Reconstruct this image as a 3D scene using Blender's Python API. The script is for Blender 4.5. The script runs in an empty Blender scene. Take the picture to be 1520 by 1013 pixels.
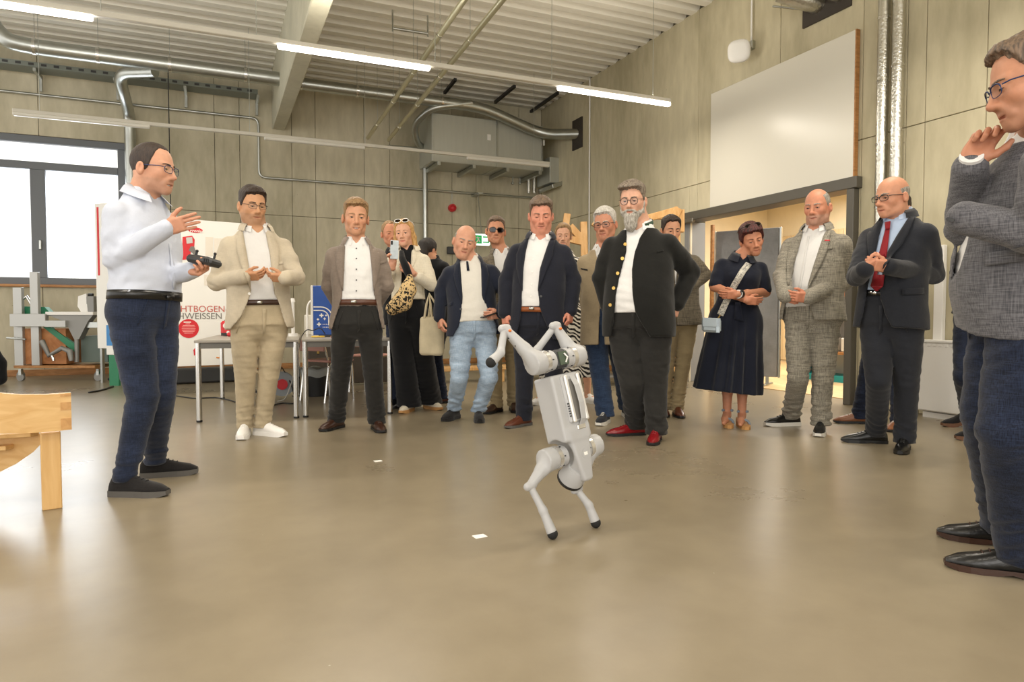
import bpy, math, random
import numpy as np
from mathutils import Vector, Matrix
from mathutils.bvhtree import BVHTree

random.seed(7)
rng = np.random.default_rng(7)
scene = bpy.context.scene
COL = scene.collection

# ------------------------------------------------------------------ camera
CAM_Z, YAW, PITCH, FPX = 0.95, math.radians(23.5), math.radians(2.16), 1010.0
cam_data = bpy.data.cameras.new('camera')
cam_data.sensor_width = 36.0
cam_data.lens = FPX / 1520.0 * 36.0
cam_data.clip_start = 0.05
cam = bpy.data.objects.new('camera', cam_data)
COL.objects.link(cam)
cam.location = (0, 0, CAM_Z)
cam.rotation_euler = (math.pi / 2 - PITCH, 0, -YAW)
scene.camera = cam

# ------------------------------------------------------------------ world, exposure
scene.view_settings.view_transform = 'Standard'
scene.view_settings.look = 'None'
scene.view_settings.exposure = 0.24
scene.view_settings.gamma = 1.0
scene.view_settings.use_curve_mapping = False
world = bpy.data.worlds.new('sky')
scene.world = world
world.use_nodes = True
bg = world.node_tree.nodes['Background']
bg.inputs['Color'].default_value = (1.0, 0.96, 0.90, 1)
bg.inputs['Strength'].default_value = 1.5


def area_lamp(name, loc, rot, sx, sy, power, color=(1, 1, 1)):
    d = bpy.data.lights.new(name, 'AREA')
    d.shape = 'RECTANGLE'
    d.size, d.size_y, d.energy, d.color = sx, sy, power, color
    o = bpy.data.objects.new(name, d)
    o.location, o.rotation_euler = loc, rot
    COL.objects.link(o)
    return o


# daylight from the big window in the back wall (left) and from the glazed front of the hall behind the camera
area_lamp('window_daylight', (-3.0, 13.3, 2.1), (math.radians(-80), 0, 0), 3.6, 2.2, 150, (0.90, 0.95, 1.0))
area_lamp('hall_front_daylight', (-2.5, -6.0, 2.6), (math.radians(82), 0, math.radians(-15)), 7.0, 3.2, 200, (1.0, 0.95, 0.89))

# ------------------------------------------------------------------ camera maths
cR = np.array([math.cos(YAW), -math.sin(YAW), 0.0])
cH = np.array([math.sin(YAW), math.cos(YAW), 0.0])
cZ = np.array([0.0, 0.0, 1.0])
cF = cH * math.cos(PITCH) - cZ * math.sin(PITCH)
cU = cH * math.sin(PITCH) + cZ * math.cos(PITCH)
C0 = np.array([0.0, 0.0, CAM_Z])


def ray(px, py):
    return cF + cR * ((px - 760.0) / FPX) + cU * ((506.5 - py) / FPX)


def at(px, py, d):
    return C0 + ray(px, py) * d


def on_floor(px, py, z=0.0):
    r = ray(px, py)
    return C0 + r * ((z - CAM_Z) / r[2])


def on_x(px, py, X):
    r = ray(px, py)
    return C0 + r * (X / r[0])


def on_y(px, py, Y):
    r = ray(px, py)
    return C0 + r * (Y / r[1])


def on_z(px, py, Z):
    return on_floor(px, py, Z)


def depth_of(p):
    return float(np.dot(np.asarray(p) - C0, cF))


def cvec(r, u, t):
    v = cR * r + cZ * u - cH * t
    return v / np.linalg.norm(v)


def nrm(v):
    return v / max(np.linalg.norm(v), 1e-9)


def lin(c):
    return tuple(((x / 12.92) if x <= 0.04045 else ((x + 0.055) / 1.055) ** 2.4) for x in c)


def hexc(h):
    h = h.lstrip('#')
    return lin([int(h[i:i + 2], 16) / 255 for i in (0, 2, 4)])


# ------------------------------------------------------------------ objects
def link(name, me, mat=None, parent=None, loc=None):
    o = bpy.data.objects.new(name, me)
    COL.objects.link(o)
    if mat is not None and me is not None and not me.materials:
        me.materials.append(mat)
    if parent is not None:
        o.parent = parent
    if loc is not None:
        o.location = loc
    return o


def tag(o, label=None, cat=None, group=None, kind=None):
    if label:
        o['label'] = label
    if cat:
        o['category'] = cat
    if group:
        o['group'] = group
    if kind:
        o['kind'] = kind
    return o


def empty(name, loc, label=None, cat=None, group=None):
    o = bpy.data.objects.new(name, None)
    o.empty_display_size = 0.05
    COL.objects.link(o)
    o.location = tuple(loc)
    return tag(o, label, cat, group)


def wloc(o):
    v = np.zeros(3)
    while o is not None:
        v = v + np.array(o.location)
        o = o.parent
    return v


def mesh_np(name, V, Q, smooth=True, colors=None, tris=False):
    """numpy verts + index array (n x 3 or n x 4) -> mesh"""
    me = bpy.data.meshes.new(name)
    V = np.asarray(V, dtype=np.float32)
    Q = np.asarray(Q, dtype=np.int32)
    n = Q.shape[1]
    me.vertices.add(len(V))
    me.vertices.foreach_set('co', V.ravel())
    me.loops.add(Q.size)
    me.loops.foreach_set('vertex_index', Q.ravel())
    me.polygons.add(len(Q))
    me.polygons.foreach_set('loop_start', np.arange(len(Q), dtype=np.int32) * n)
    me.polygons.foreach_set('use_smooth', np.full(len(Q), smooth))
    if colors is not None:
        a = me.attributes.new('col', 'FLOAT_COLOR', 'POINT')
        c = np.ones((len(V), 4), dtype=np.float32)
        c[:, :3] = colors
        a.data.foreach_set('color', c.ravel())
    me.update(calc_edges=True)
    return me


class MB:
    """collects simple shapes (world coordinates) into one mesh"""

    def __init__(self):
        self.v, self.f, self.s = [], [], []

    def add(self, V, F, smooth=False):
        n = len(self.v)
        self.v += [tuple(map(float, p)) for p in V]
        self.f += [tuple(n + i for i in f) for f in F]
        self.s += [smooth] * len(F)
        return self

    def box(self, c, size, ax=None, bev=0.0):
        c = np.asarray(c, float)
        if ax is None:
            ax = np.eye(3)
        ax = [np.asarray(a, float) for a in ax]
        h = np.asarray(size, float) / 2
        if bev <= 0:
            V = [c + ax[0] * h[0] * i + ax[1] * h[1] * j + ax[2] * h[2] * k for i in (-1, 1) for j in (-1, 1) for k in (-1, 1)]
            F = [(0, 1, 3, 2), (4, 6, 7, 5), (0, 4, 5, 1), (2, 3, 7, 6), (0, 2, 6, 4), (1, 5, 7, 3)]
            if np.dot(np.cross(ax[0], ax[1]), ax[2]) < 0:
                F = [f[::-1] for f in F]
            return self.add(V, F)
        b = min(bev, min(h) * 0.9)
        V, idx = [], {}
        for i in (-1, 1):
            for j in (-1, 1):
                for k in (-1, 1):
                    for a in range(3):
                        e = h - b
                        e[a] = h[a]
                        idx[(i, j, k, a)] = len(V)
                        V.append(c + ax[0] * e[0] * i + ax[1] * e[1] * j + ax[2] * e[2] * k)
        F = []
        S = (-1, 1)
        for a in range(3):
            o = [q for q in range(3) if q != a]
            for s in S:
                loop = []
                for (p, q) in ((-1, -1), (1, -1), (1, 1), (-1, 1)):
                    key = [0, 0, 0]
                    key[a], key[o[0]], key[o[1]] = s, p, q
                    loop.append(idx[(*key, a)])
                F.append(loop)
            for p in S:
                for q in S:
                    k1 = [0, 0, 0]; k2 = [0, 0, 0]
                    k1[a], k2[a] = -1, 1
                    for kk in (k1, k2):
                        kk[o[0]], kk[o[1]] = p, q
                    F.append([idx[(*k1, o[0])], idx[(*k2, o[0])], idx[(*k2, o[1])], idx[(*k1, o[1])]])
        for i in S:
            for j in S:
                for k in S:
                    F.append([idx[(i, j, k, a)] for a in range(3)])
        VV = np.array(V)
        out = []
        for f in F:
            P = VV[list(f)]
            nn = np.cross(P[1] - P[0], P[2] - P[0])
            out.append(f if np.dot(nn, P.mean(0) - c) > 0 else f[::-1])
        return self.add(V, out)

    def tube(self, pts, r, n=10, cap=True, smooth=True, closed=False):
        pts = [np.asarray(p, float) for p in pts]
        m = len(pts)
        rr = [r] * m if np.isscalar(r) else list(r)
        V, F = [], []
        tn = []
        for i in range(m):
            a = pts[(i - 1) % m] if (closed or i > 0) else pts[i]
            b = pts[(i + 1) % m] if (closed or i < m - 1) else pts[i]
            tn.append(nrm(b - a))
        up = np.array([0, 0, 1.0]) if abs(tn[0][2]) < 0.9 else np.array([1.0, 0, 0])
        e = nrm(np.cross(tn[0], up))
        for i in range(m):
            e = nrm(e - tn[i] * np.dot(e, tn[i]))
            g = np.cross(tn[i], e)
            for j in range(n):
                a = 2 * math.pi * j / n
                V.append(pts[i] + (e * math.cos(a) + g * math.sin(a)) * rr[i])
        for i in range(m if closed else m - 1):
            i2 = (i + 1) % m
            for j in range(n):
                F.append((i * n + j, i * n + (j + 1) % n, i2 * n + (j + 1) % n, i2 * n + j))
        self.add(V, F, smooth)
        if cap and not closed:
            self.add(V[:n], [tuple(range(n))[::-1]])
            self.add(V[-n:], [tuple(range(n))])
        return self

    def cyl(self, a, b, r, n=16, r2=None):
        return self.tube([a, b], [r, r if r2 is None else r2], n)

    def loft(self, rings, cap=True, smooth=True):
        n = len(rings[0])
        V = [p for r in rings for p in r]
        F = [(i * n + j, i * n + (j + 1) % n, (i + 1) * n + (j + 1) % n, (i + 1) * n + j) for i in range(len(rings) - 1) for j in range(n)]
        self.add(V, F, smooth)
        if cap:
            self.add(rings[0], [tuple(range(n))[::-1]])
            self.add(rings[-1], [tuple(range(n))])
        return self

    def prism(self, poly, vec):
        """polygon (3d points) extruded along vec"""
        P = [np.asarray(p, float) for p in poly]
        v = np.asarray(vec, float)
        n = len(P)
        V = P + [p + v for p in P]
        F = [tuple(range(n))[::-1], tuple(range(n, 2 * n))] + [(i, (i + 1) % n, n + (i + 1) % n, n + i) for i in range(n)]
        nn = np.cross(P[1] - P[0], P[2] - P[1])
        if np.dot(nn, v) < 0:
            F = [f[::-1] for f in F]
        return self.add(V, F)

    def sphere(self, c, r, n=12, m=8, ax=None):
        c = np.asarray(c, float)
        r = np.array([r] * 3, float) if np.isscalar(r) else np.asarray(r, float)
        ax = np.eye(3) if ax is None else np.asarray(ax)
        V = []
        for i in range(m + 1):
            th = math.pi * i / m
            for j in range(n):
                a = 2 * math.pi * j / n
                q = np.array([math.sin(th) * math.cos(a), math.sin(th) * math.sin(a), math.cos(th)]) * r
                V.append(c + ax[0] * q[0] + ax[1] * q[1] + ax[2] * q[2])
        F = [(i * n + j, (i + 1) * n + j, (i + 1) * n + (j + 1) % n, i * n + (j + 1) % n) for i in range(m) for j in range(n)]
        return self.add(V, F, True)

    def build(self, name, mat, parent=None, loc=None):
        """mesh object; origin at the parent's origin, or at loc for a top-level one"""
        if parent is not None:
            off = wloc(parent)
        else:
            off = np.asarray(loc if loc is not None else np.array(self.v).mean(0) * [1, 1, 0] + [0, 0, np.array(self.v)[:, 2].min()], float)
        me = bpy.data.meshes.new(name)
        V = [tuple(np.asarray(p) - off) for p in self.v]
        me.from_pydata(V, [], self.f)
        me.polygons.foreach_set('use_smooth', self.s)
        me.update()
        o = link(name, me, mat, parent)
        if parent is None:
            o.location = tuple(off)
        return o


# ------------------------------------------------------------------ signed-distance fields -> meshes
def smin(a, b, k):
    if k <= 0:
        return np.minimum(a, b)
    h = np.maximum(k - np.abs(a - b), 0) / k
    return np.minimum(a, b) - h * h * k * 0.25


def smax(a, b, k):
    return -smin(-a, -b, k)


class Fld:
    def __init__(self, lo, hi, h):
        self.lo = np.asarray(lo, float)
        self.h = h
        n = np.ceil((np.asarray(hi, float) - self.lo) / h).astype(int) + 1
        self.ax = [(self.lo[i] + np.arange(n[i]) * h).astype(np.float32) for i in range(3)]
        self.n = n
        self.F = np.full(n, 1.0, np.float32)

    def sub(self, lo=None, hi=None, pad=0.0):
        sl = []
        for i in range(3):
            if lo is None:
                sl.append(slice(0, self.n[i]))
            else:
                a = int(np.floor((lo[i] - pad - self.lo[i]) / self.h)) - 2
                b = int(np.ceil((hi[i] + pad - self.lo[i]) / self.h)) + 3
                sl.append(slice(max(0, min(a, self.n[i])), max(0, min(b, self.n[i]))))
        x = self.ax[0][sl[0]][:, None, None]
        y = self.ax[1][sl[1]][None, :, None]
        z = self.ax[2][sl[2]][None, None, :]
        return tuple(sl), (x, y, z)

    def add(self, fn, lo=None, hi=None, k=0.0):
        sl, p = self.sub(lo, hi, k + 2 * self.h)
        if self.F[sl].size:
            self.F[sl] = smin(self.F[sl], fn(*p), k)

    def cut(self, fn, lo=None, hi=None, k=0.0):
        sl, p = self.sub(lo, hi, k + 2 * self.h)
        if self.F[sl].size:
            self.F[sl] = smax(self.F[sl], -fn(*p), k)

    def cone(self, a, b, ra, rb, k=0.0, cut=False):
        a = np.asarray(a, float); b = np.asarray(b, float)
        r = max(ra, rb)
        (self.cut if cut else self.add)(lambda x, y, z: sd_cone(x, y, z, a, b, ra, rb), np.minimum(a, b) - r, np.maximum(a, b) + r, k)

    def ball(self, c, r, k=0.0, cut=False, R=None):
        c = np.asarray(c, float)
        r = np.array([r] * 3, float) if np.isscalar(r) else np.asarray(r, float)
        m = max(r) if R is not None else r
        (self.cut if cut else self.add)(lambda x, y, z: sd_ell(x, y, z, c, r, R), c - m, c + m, k)

    def path(self, pts, rad, k=0.0):
        for i in range(len(pts) - 1):
            self.cone(pts[i], pts[i + 1], rad[i], rad[i + 1], k)

    def mesh(self):
        return surface_nets(self.F, self.lo, self.h)


def sd_cone(x, y, z, a, b, ra, rb):
    ab = b - a
    L2 = max(float(np.dot(ab, ab)), 1e-9)
    px, py, pz = x - a[0], y - a[1], z - a[2]
    t = np.clip((px * ab[0] + py * ab[1] + pz * ab[2]) / L2, 0, 1)
    qx, qy, qz = px - t * ab[0], py - t * ab[1], pz - t * ab[2]
    return np.sqrt(qx * qx + qy * qy + qz * qz) - (ra + (rb - ra) * t)


def sd_ell(x, y, z, c, r, R=None):
    px, py, pz = x - c[0], y - c[1], z - c[2]
    if R is not None:
        px, py, pz = [px * R[i][0] + py * R[i][1] + pz * R[i][2] for i in range(3)]
    k0 = np.sqrt((px / r[0]) ** 2 + (py / r[1]) ** 2 + (pz / r[2]) ** 2)
    k1 = np.sqrt((px / r[0] ** 2) ** 2 + (py / r[1] ** 2) ** 2 + (pz / r[2] ** 2) ** 2) + 1e-9
    return k0 * (k0 - 1) / k1


def sd_box(x, y, z, c, h, rnd, R=None):
    px, py, pz = x - c[0], y - c[1], z - c[2]
    if R is not None:
        px, py, pz = [px * R[i][0] + py * R[i][1] + pz * R[i][2] for i in range(3)]
    qx, qy, qz = np.abs(px) - h[0] + rnd, np.abs(py) - h[1] + rnd, np.abs(pz) - h[2] + rnd
    o = np.sqrt(np.maximum(qx, 0) ** 2 + np.maximum(qy, 0) ** 2 + np.maximum(qz, 0) ** 2)
    return o + np.minimum(np.maximum(np.maximum(qx, qy), qz), 0) - rnd


def surface_nets(F, o, h):
    S = F < 0
    c = np.zeros(np.array(F.shape) - 1, np.int8)
    for i in (0, 1):
        for j in (0, 1):
            for k in (0, 1):
                c += S[i:F.shape[0] - 1 + i, j:F.shape[1] - 1 + j, k:F.shape[2] - 1 + k]
    act = (c > 0) & (c < 8)
    I, J, K = np.nonzero(act)
    idx = np.full(act.shape, -1, np.int32)
    idx[I, J, K] = np.arange(len(I))
    pos = np.zeros((len(I), 3)); cnt = np.zeros(len(I))
    for axis in range(3):
        for a in (0, 1):
            for b in (0, 1):
                o0 = [0, 0, 0]
                oth = [q for q in range(3) if q != axis]
                o0[oth[0]], o0[oth[1]] = a, b
                o1 = list(o0); o1[axis] = 1
                f0 = F[I + o0[0], J + o0[1], K + o0[2]]
                f1 = F[I + o1[0], J + o1[1], K + o1[2]]
                m = (f0 < 0) != (f1 < 0)
                t = np.where(m, f0 / np.where(m, f0 - f1, 1), 0)
                p = np.zeros((len(I), 3)); p[:] = o0
                p[:, axis] = t
                pos[m] += p[m]; cnt[m] += 1
    V = (np.stack([I, J, K], 1) + pos / cnt[:, None]) * h + np.asarray(o)
    Q = []
    for axis in range(3):
        oth = [q for q in range(3) if q != axis]
        s0 = [slice(None)] * 3; s1 = [slice(None)] * 3
        s0[axis] = slice(0, -1); s1[axis] = slice(1, None)
        ch = S[tuple(s0)] != S[tuple(s1)]
        for q in oth:
            sl = [slice(None)] * 3
            ch_lim = [slice(None)] * 3
        e = np.stack(np.nonzero(ch), 1)
        ok = np.ones(len(e), bool)
        for q in oth:
            ok &= (e[:, q] > 0) & (e[:, q] < F.shape[q] - 1)
        e = e[ok]
        if not len(e):
            continue
        ins = S[tuple(s0)][e[:, 0], e[:, 1], e[:, 2]]
        def cell(da, db):
            g = e.copy()
            g[:, oth[0]] += da; g[:, oth[1]] += db
            return idx[g[:, 0], g[:, 1], g[:, 2]]
        q4 = np.stack([cell(-1, -1), cell(0, -1), cell(0, 0), cell(-1, 0)], 1)
        flip = ins if axis != 1 else ~ins
        q4 = np.where(flip[:, None], q4, q4[:, ::-1])
        Q.append(q4)
    return V, np.concatenate(Q) if Q else np.zeros((0, 4), np.int32)


def wob(x, y, z, f, seed):
    """cheap smooth noise in about [-1,1]"""
    r = np.random.default_rng(seed)
    s = 0
    for _ in range(4):
        d = r.normal(size=3); ph = r.uniform(0, 6.28, 2)
        d2 = r.normal(size=3)
        s = s + np.sin((x * d[0] * f[0] + y * d[1] * f[1] + z * d[2] * f[2]) + ph[0] + 1.3 * np.sin(0.6 * (x * d2[0] * f[0] + y * d2[1] * f[1] + z * d2[2] * f[2]) + ph[1]))
    return s * 0.3


def bvh_of(V, Q):
    return BVHTree.FromPolygons([tuple(p) for p in V], [tuple(int(i) for i in q) for q in Q])


def obj_np(name, V, Q, mat, parent, colors=None, smooth=True):
    off = wloc(parent) if parent is not None else np.zeros(3)
    return link(name, mesh_np(name, np.asarray(V) - off, Q, smooth, colors), mat, parent)


# ------------------------------------------------------------------ materials
MATS = {}


def nodes_of(m):
    m.use_nodes = True
    nt = m.node_tree
    return nt, nt.nodes, nt.links, nt.nodes['Principled BSDF']


def mat_plain(name, col, rough=0.5, metal=0.0, bump=0.0, bscale=200.0, var=0.0, vscale=8.0, spec=0.5, coat=0.0, emit=None, estr=0.0, stretch=(1, 1, 1)):
    if name in MATS:
        return MATS[name]
    m = bpy.data.materials.new(name)
    nt, N, L, p = nodes_of(m)
    c = hexc(col) if isinstance(col, str) else col
    p.inputs['Base Color'].default_value = (*c, 1)
    p.inputs['Roughness'].default_value = rough
    p.inputs['Metallic'].default_value = metal
    p.inputs['Specular IOR Level'].default_value = spec
    p.inputs['Coat Weight'].default_value = coat
    if emit is not None:
        p.inputs['Emission Color'].default_value = (*(hexc(emit) if isinstance(emit, str) else emit), 1)
        p.inputs['Emission Strength'].default_value = estr
    tc = N.new('ShaderNodeTexCoord')
    mp = N.new('ShaderNodeMapping')
    mp.inputs['Scale'].default_value = stretch
    L.new(tc.outputs['Object'], mp.inputs['Vector'])
    if var > 0:
        nz = N.new('ShaderNodeTexNoise')
        nz.inputs['Scale'].default_value = vscale
        nz.inputs['Detail'].default_value = 6
        L.new(mp.outputs[0], nz.inputs['Vector'])
        mx = N.new('ShaderNodeMix'); mx.data_type = 'RGBA'
        mx.inputs['A'].default_value = (*[x * (1 - var) for x in c], 1)
        mx.inputs['B'].default_value = (*[min(1, x * (1 + var)) for x in c], 1)
        L.new(nz.outputs['Fac'], mx.inputs['Factor'])
        L.new(mx.outputs['Result'], p.inputs['Base Color'])
    if bump > 0:
        nb = N.new('ShaderNodeTexNoise')
        nb.inputs['Scale'].default_value = bscale
        nb.inputs['Detail'].default_value = 3
        L.new(mp.outputs[0], nb.inputs['Vector'])
        b = N.new('ShaderNodeBump')
        b.inputs['Strength'].default_value = bump
        b.inputs['Distance'].default_value = 0.01
        L.new(nb.outputs['Fac'], b.inputs['Height'])
        L.new(b.outputs[0], p.inputs['Normal'])
    MATS[name] = m
    return m


def mat_cloth(name, col, weave=0.25, col2=None, wscale=420.0, var=0.12, rough=0.9, big=0.0, sheen=0.15):
    """woven cloth: crossed fine threads, slow fading and a little crease relief"""
    if name in MATS:
        return MATS[name]
    m = bpy.data.materials.new(name)
    nt, N, L, p = nodes_of(m)
    c = hexc(col)
    c2 = hexc(col2) if col2 else tuple(x * (1 - weave) for x in c)
    tc = N.new('ShaderNodeTexCoord')

    def thread(stretch, sc):
        mp = N.new('ShaderNodeMapping'); mp.inputs['Scale'].default_value = stretch
        L.new(tc.outputs['Object'], mp.inputs['Vector'])
        nz = N.new('ShaderNodeTexNoise'); nz.inputs['Scale'].default_value = sc; nz.inputs['Detail'].default_value = 2
        L.new(mp.outputs[0], nz.inputs['Vector'])
        return nz
    a = thread((1, 1, 0.06), wscale)
    b = thread((0.06, 0.06, 1), wscale)
    ad = N.new('ShaderNodeMath'); ad.operation = 'ADD'
    L.new(a.outputs['Fac'], ad.inputs[0]); L.new(b.outputs['Fac'], ad.inputs[1])
    mr = N.new('ShaderNodeMapRange')
    mr.inputs['From Min'].default_value = 0.75; mr.inputs['From Max'].default_value = 1.25
    L.new(ad.outputs[0], mr.inputs['Value'])
    mx = N.new('ShaderNodeMix'); mx.data_type = 'RGBA'
    mx.inputs['A'].default_value = (*c2, 1); mx.inputs['B'].default_value = (*c, 1)
    L.new(mr.outputs[0], mx.inputs['Factor'])
    nz = N.new('ShaderNodeTexNoise'); nz.inputs['Scale'].default_value = 7.0; nz.inputs['Detail'].default_value = 4
    L.new(tc.outputs['Object'], nz.inputs['Vector'])
    mr2 = N.new('ShaderNodeMapRange')
    mr2.inputs['From Min'].default_value = 0.3; mr2.inputs['From Max'].default_value = 0.7
    mr2.inputs['To Min'].default_value = 1 - var; mr2.inputs['To Max'].default_value = 1 + var
    L.new(nz.outputs['Fac'], mr2.inputs['Value'])
    mu = N.new('ShaderNodeVectorMath'); mu.operation = 'SCALE'
    L.new(mx.outputs['Result'], mu.inputs[0]); L.new(mr2.outputs[0], mu.inputs['Scale'])
    L.new(mu.outputs[0], p.inputs['Base Color'])
    p.inputs['Roughness'].default_value = rough
    p.inputs['Specular IOR Level'].default_value = 0.2
    p.inputs['Sheen Weight'].default_value = sheen
    bp = N.new('ShaderNodeBump'); bp.inputs['Strength'].default_value = 0.25; bp.inputs['Distance'].default_value = 0.004
    nb = N.new('ShaderNodeTexNoise'); nb.inputs['Scale'].default_value = 26.0; nb.inputs['Detail'].default_value = 5; nb.inputs['Distortion'].default_value = 0.6
    L.new(tc.outputs['Object'], nb.inputs['Vector'])
    L.new(nb.outputs['Fac'], bp.inputs['Height'])
    bp.inputs['Strength'].default_value = 0.5
    L.new(bp.outputs[0], p.inputs['Normal'])
    MATS[name] = m
    return m


def mat_attr(name, rough=0.5, bump=0.0, bscale=150.0, sss=0.0):
    """base colour from the mesh's own 'col' attribute"""
    if name in MATS:
        return MATS[name]
    m = bpy.data.materials.new(name)
    nt, N, L, p = nodes_of(m)
    at_ = N.new('ShaderNodeAttribute'); at_.attribute_name = 'col'
    tc = N.new('ShaderNodeTexCoord')
    nz = N.new('ShaderNodeTexNoise'); nz.inputs['Scale'].default_value = 45; nz.inputs['Detail'].default_value = 5
    L.new(tc.outputs['Object'], nz.inputs['Vector'])
    mr = N.new('ShaderNodeMapRange'); mr.inputs['To Min'].default_value = 0.86; mr.inputs['To Max'].default_value = 1.14
    L.new(nz.outputs['Fac'], mr.inputs['Value'])
    mu = N.new('ShaderNodeVectorMath'); mu.operation = 'SCALE'
    L.new(at_.outputs['Color'], mu.inputs[0]); L.new(mr.outputs[0], mu.inputs['Scale'])
    L.new(mu.outputs[0], p.inputs['Base Color'])
    p.inputs['Roughness'].default_value = rough
    p.inputs['Specular IOR Level'].default_value = 0.35
    if sss:
        p.inputs['Subsurface Weight'].default_value = sss
        p.inputs['Subsurface Radius'].default_value = (0.012, 0.005, 0.003)
        p.inputs['Subsurface Scale'].default_value = 1.0
    if bump:
        nb = N.new('ShaderNodeTexNoise'); nb.inputs['Scale'].default_value = bscale; nb.inputs['Detail'].default_value = 3
        L.new(tc.outputs['Object'], nb.inputs['Vector'])
        b = N.new('ShaderNodeBump'); b.inputs['Strength'].default_value = bump; b.inputs['Distance'].default_value = 0.003
        L.new(nb.outputs['Fac'], b.inputs['Height']); L.new(b.outputs[0], p.inputs['Normal'])
    MATS[name] = m
    return m


def mat_spots(name, c0, c1, scale, kind='leopard'):
    if name in MATS:
        return MATS[name]
    m = bpy.data.materials.new(name)
    nt, N, L, p = nodes_of(m)
    tc = N.new('ShaderNodeTexCoord')
    cr = N.new('ShaderNodeValToRGB')
    cr.color_ramp.interpolation = 'CONSTANT'
    if kind == 'leopard':
        v = N.new('ShaderNodeTexNoise'); v.inputs['Scale'].default_value = scale; v.inputs['Detail'].default_value = 1.0; v.inputs['Distortion'].default_value = 1.2
        cr.color_ramp.elements[0].position = 0.0; cr.color_ramp.elements[0].color = (*hexc(c0), 1)
        cr.color_ramp.elements[1].position = 0.46; cr.color_ramp.elements[1].color = (*hexc(c1), 1)
    else:
        v = N.new('ShaderNodeTexWave'); v.inputs['Scale'].default_value = scale; v.inputs['Distortion'].default_value = 7; v.inputs['Detail'].default_value = 1.5
        v.bands_direction = 'DIAGONAL'
        cr.color_ramp.elements[0].position = 0.0; cr.color_ramp.elements[0].color = (*hexc(c0), 1)
        cr.color_ramp.elements[1].position = 0.5; cr.color_ramp.elements[1].color = (*hexc(c1), 1)
    L.new(tc.outputs['Object'], v.inputs['Vector'])
    L.new(v.outputs['Fac'], cr.inputs['Fac'])
    L.new(cr.outputs[0], p.inputs['Base Color'])
    p.inputs['Roughness'].default_value = 0.85
    MATS[name] = m
    return m


def mat_hair(name, col, grey=None):
    if name in MATS:
        return MATS[name]
    m = bpy.data.materials.new(name)
    nt, N, L, p = nodes_of(m)
    c = hexc(col); c2 = hexc(grey) if grey else tuple(x * 0.45 for x in c)
    tc = N.new('ShaderNodeTexCoord')
    mp = N.new('ShaderNodeMapping'); mp.inputs['Scale'].default_value = (1, 1, 0.25)
    L.new(tc.outputs['Object'], mp.inputs['Vector'])
    nz = N.new('ShaderNodeTexNoise'); nz.inputs['Scale'].default_value = 130; nz.inputs['Detail'].default_value = 4
    L.new(mp.outputs[0], nz.inputs['Vector'])
    cr = N.new('ShaderNodeValToRGB')
    cr.color_ramp.elements[0].position = 0.35; cr.color_ramp.elements[0].color = (*c2, 1)
    cr.color_ramp.elements[1].position = 0.65; cr.color_ramp.elements[1].color = (*c, 1)
    L.new(nz.outputs['Fac'], cr.inputs['Fac'])
    L.new(cr.outputs[0], p.inputs['Base Color'])
    p.inputs['Roughness'].default_value = 0.6
    b = N.new('ShaderNodeBump'); b.inputs['Strength'].default_value = 0.9; b.inputs['Distance'].default_value = 0.006
    L.new(nz.outputs['Fac'], b.inputs['Height']); L.new(b.outputs[0], p.inputs['Normal'])
    MATS[name] = m
    return m


def mat_glass(name, tint=(1, 1, 1), gloss=0.12, dens=0.0):
    if name in MATS:
        return MATS[name]
    m = bpy.data.materials.new(name)
    m.use_nodes = True
    nt = m.node_tree; N = nt.nodes; L = nt.links
    N.remove(N['Principled BSDF'])
    t = N.new('ShaderNodeBsdfTransparent'); t.inputs[0].default_value = (*tint, 1)
    g = N.new('ShaderNodeBsdfGlossy'); g.inputs['Roughness'].default_value = 0.05
    mx = N.new('ShaderNodeMixShader'); mx.inputs[0].default_value = gloss
    L.new(t.outputs[0], mx.inputs[1]); L.new(g.outputs[0], mx.inputs[2])
    L.new(mx.outputs[0], N['Material Output'].inputs['Surface'])
    MATS[name] = m
    return m


def mat_wood(name, c1, c2, scale=6.0, axis=(1, 8, 8), rough=0.5):
    if name in MATS:
        return MATS[name]
    m = bpy.data.materials.new(name)
    nt, N, L, p = nodes_of(m)
    tc = N.new('ShaderNodeTexCoord'); mp = N.new('ShaderNodeMapping'); mp.inputs['Scale'].default_value = axis
    L.new(tc.outputs['Object'], mp.inputs['Vector'])
    nz = N.new('ShaderNodeTexNoise'); nz.inputs['Scale'].default_value = scale; nz.inputs['Detail'].default_value = 6; nz.inputs['Distortion'].default_value = 0.8
    L.new(mp.outputs[0], nz.inputs['Vector'])
    cr = N.new('ShaderNodeValToRGB')
    cr.color_ramp.elements[0].position = 0.35; cr.color_ramp.elements[0].color = (*hexc(c1), 1)
    cr.color_ramp.elements[1].position = 0.65; cr.color_ramp.elements[1].color = (*hexc(c2), 1)
    L.new(nz.outputs['Fac'], cr.inputs['Fac']); L.new(cr.outputs[0], p.inputs['Base Color'])
    p.inputs['Roughness'].default_value = rough
    MATS[name] = m
    return m


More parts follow.
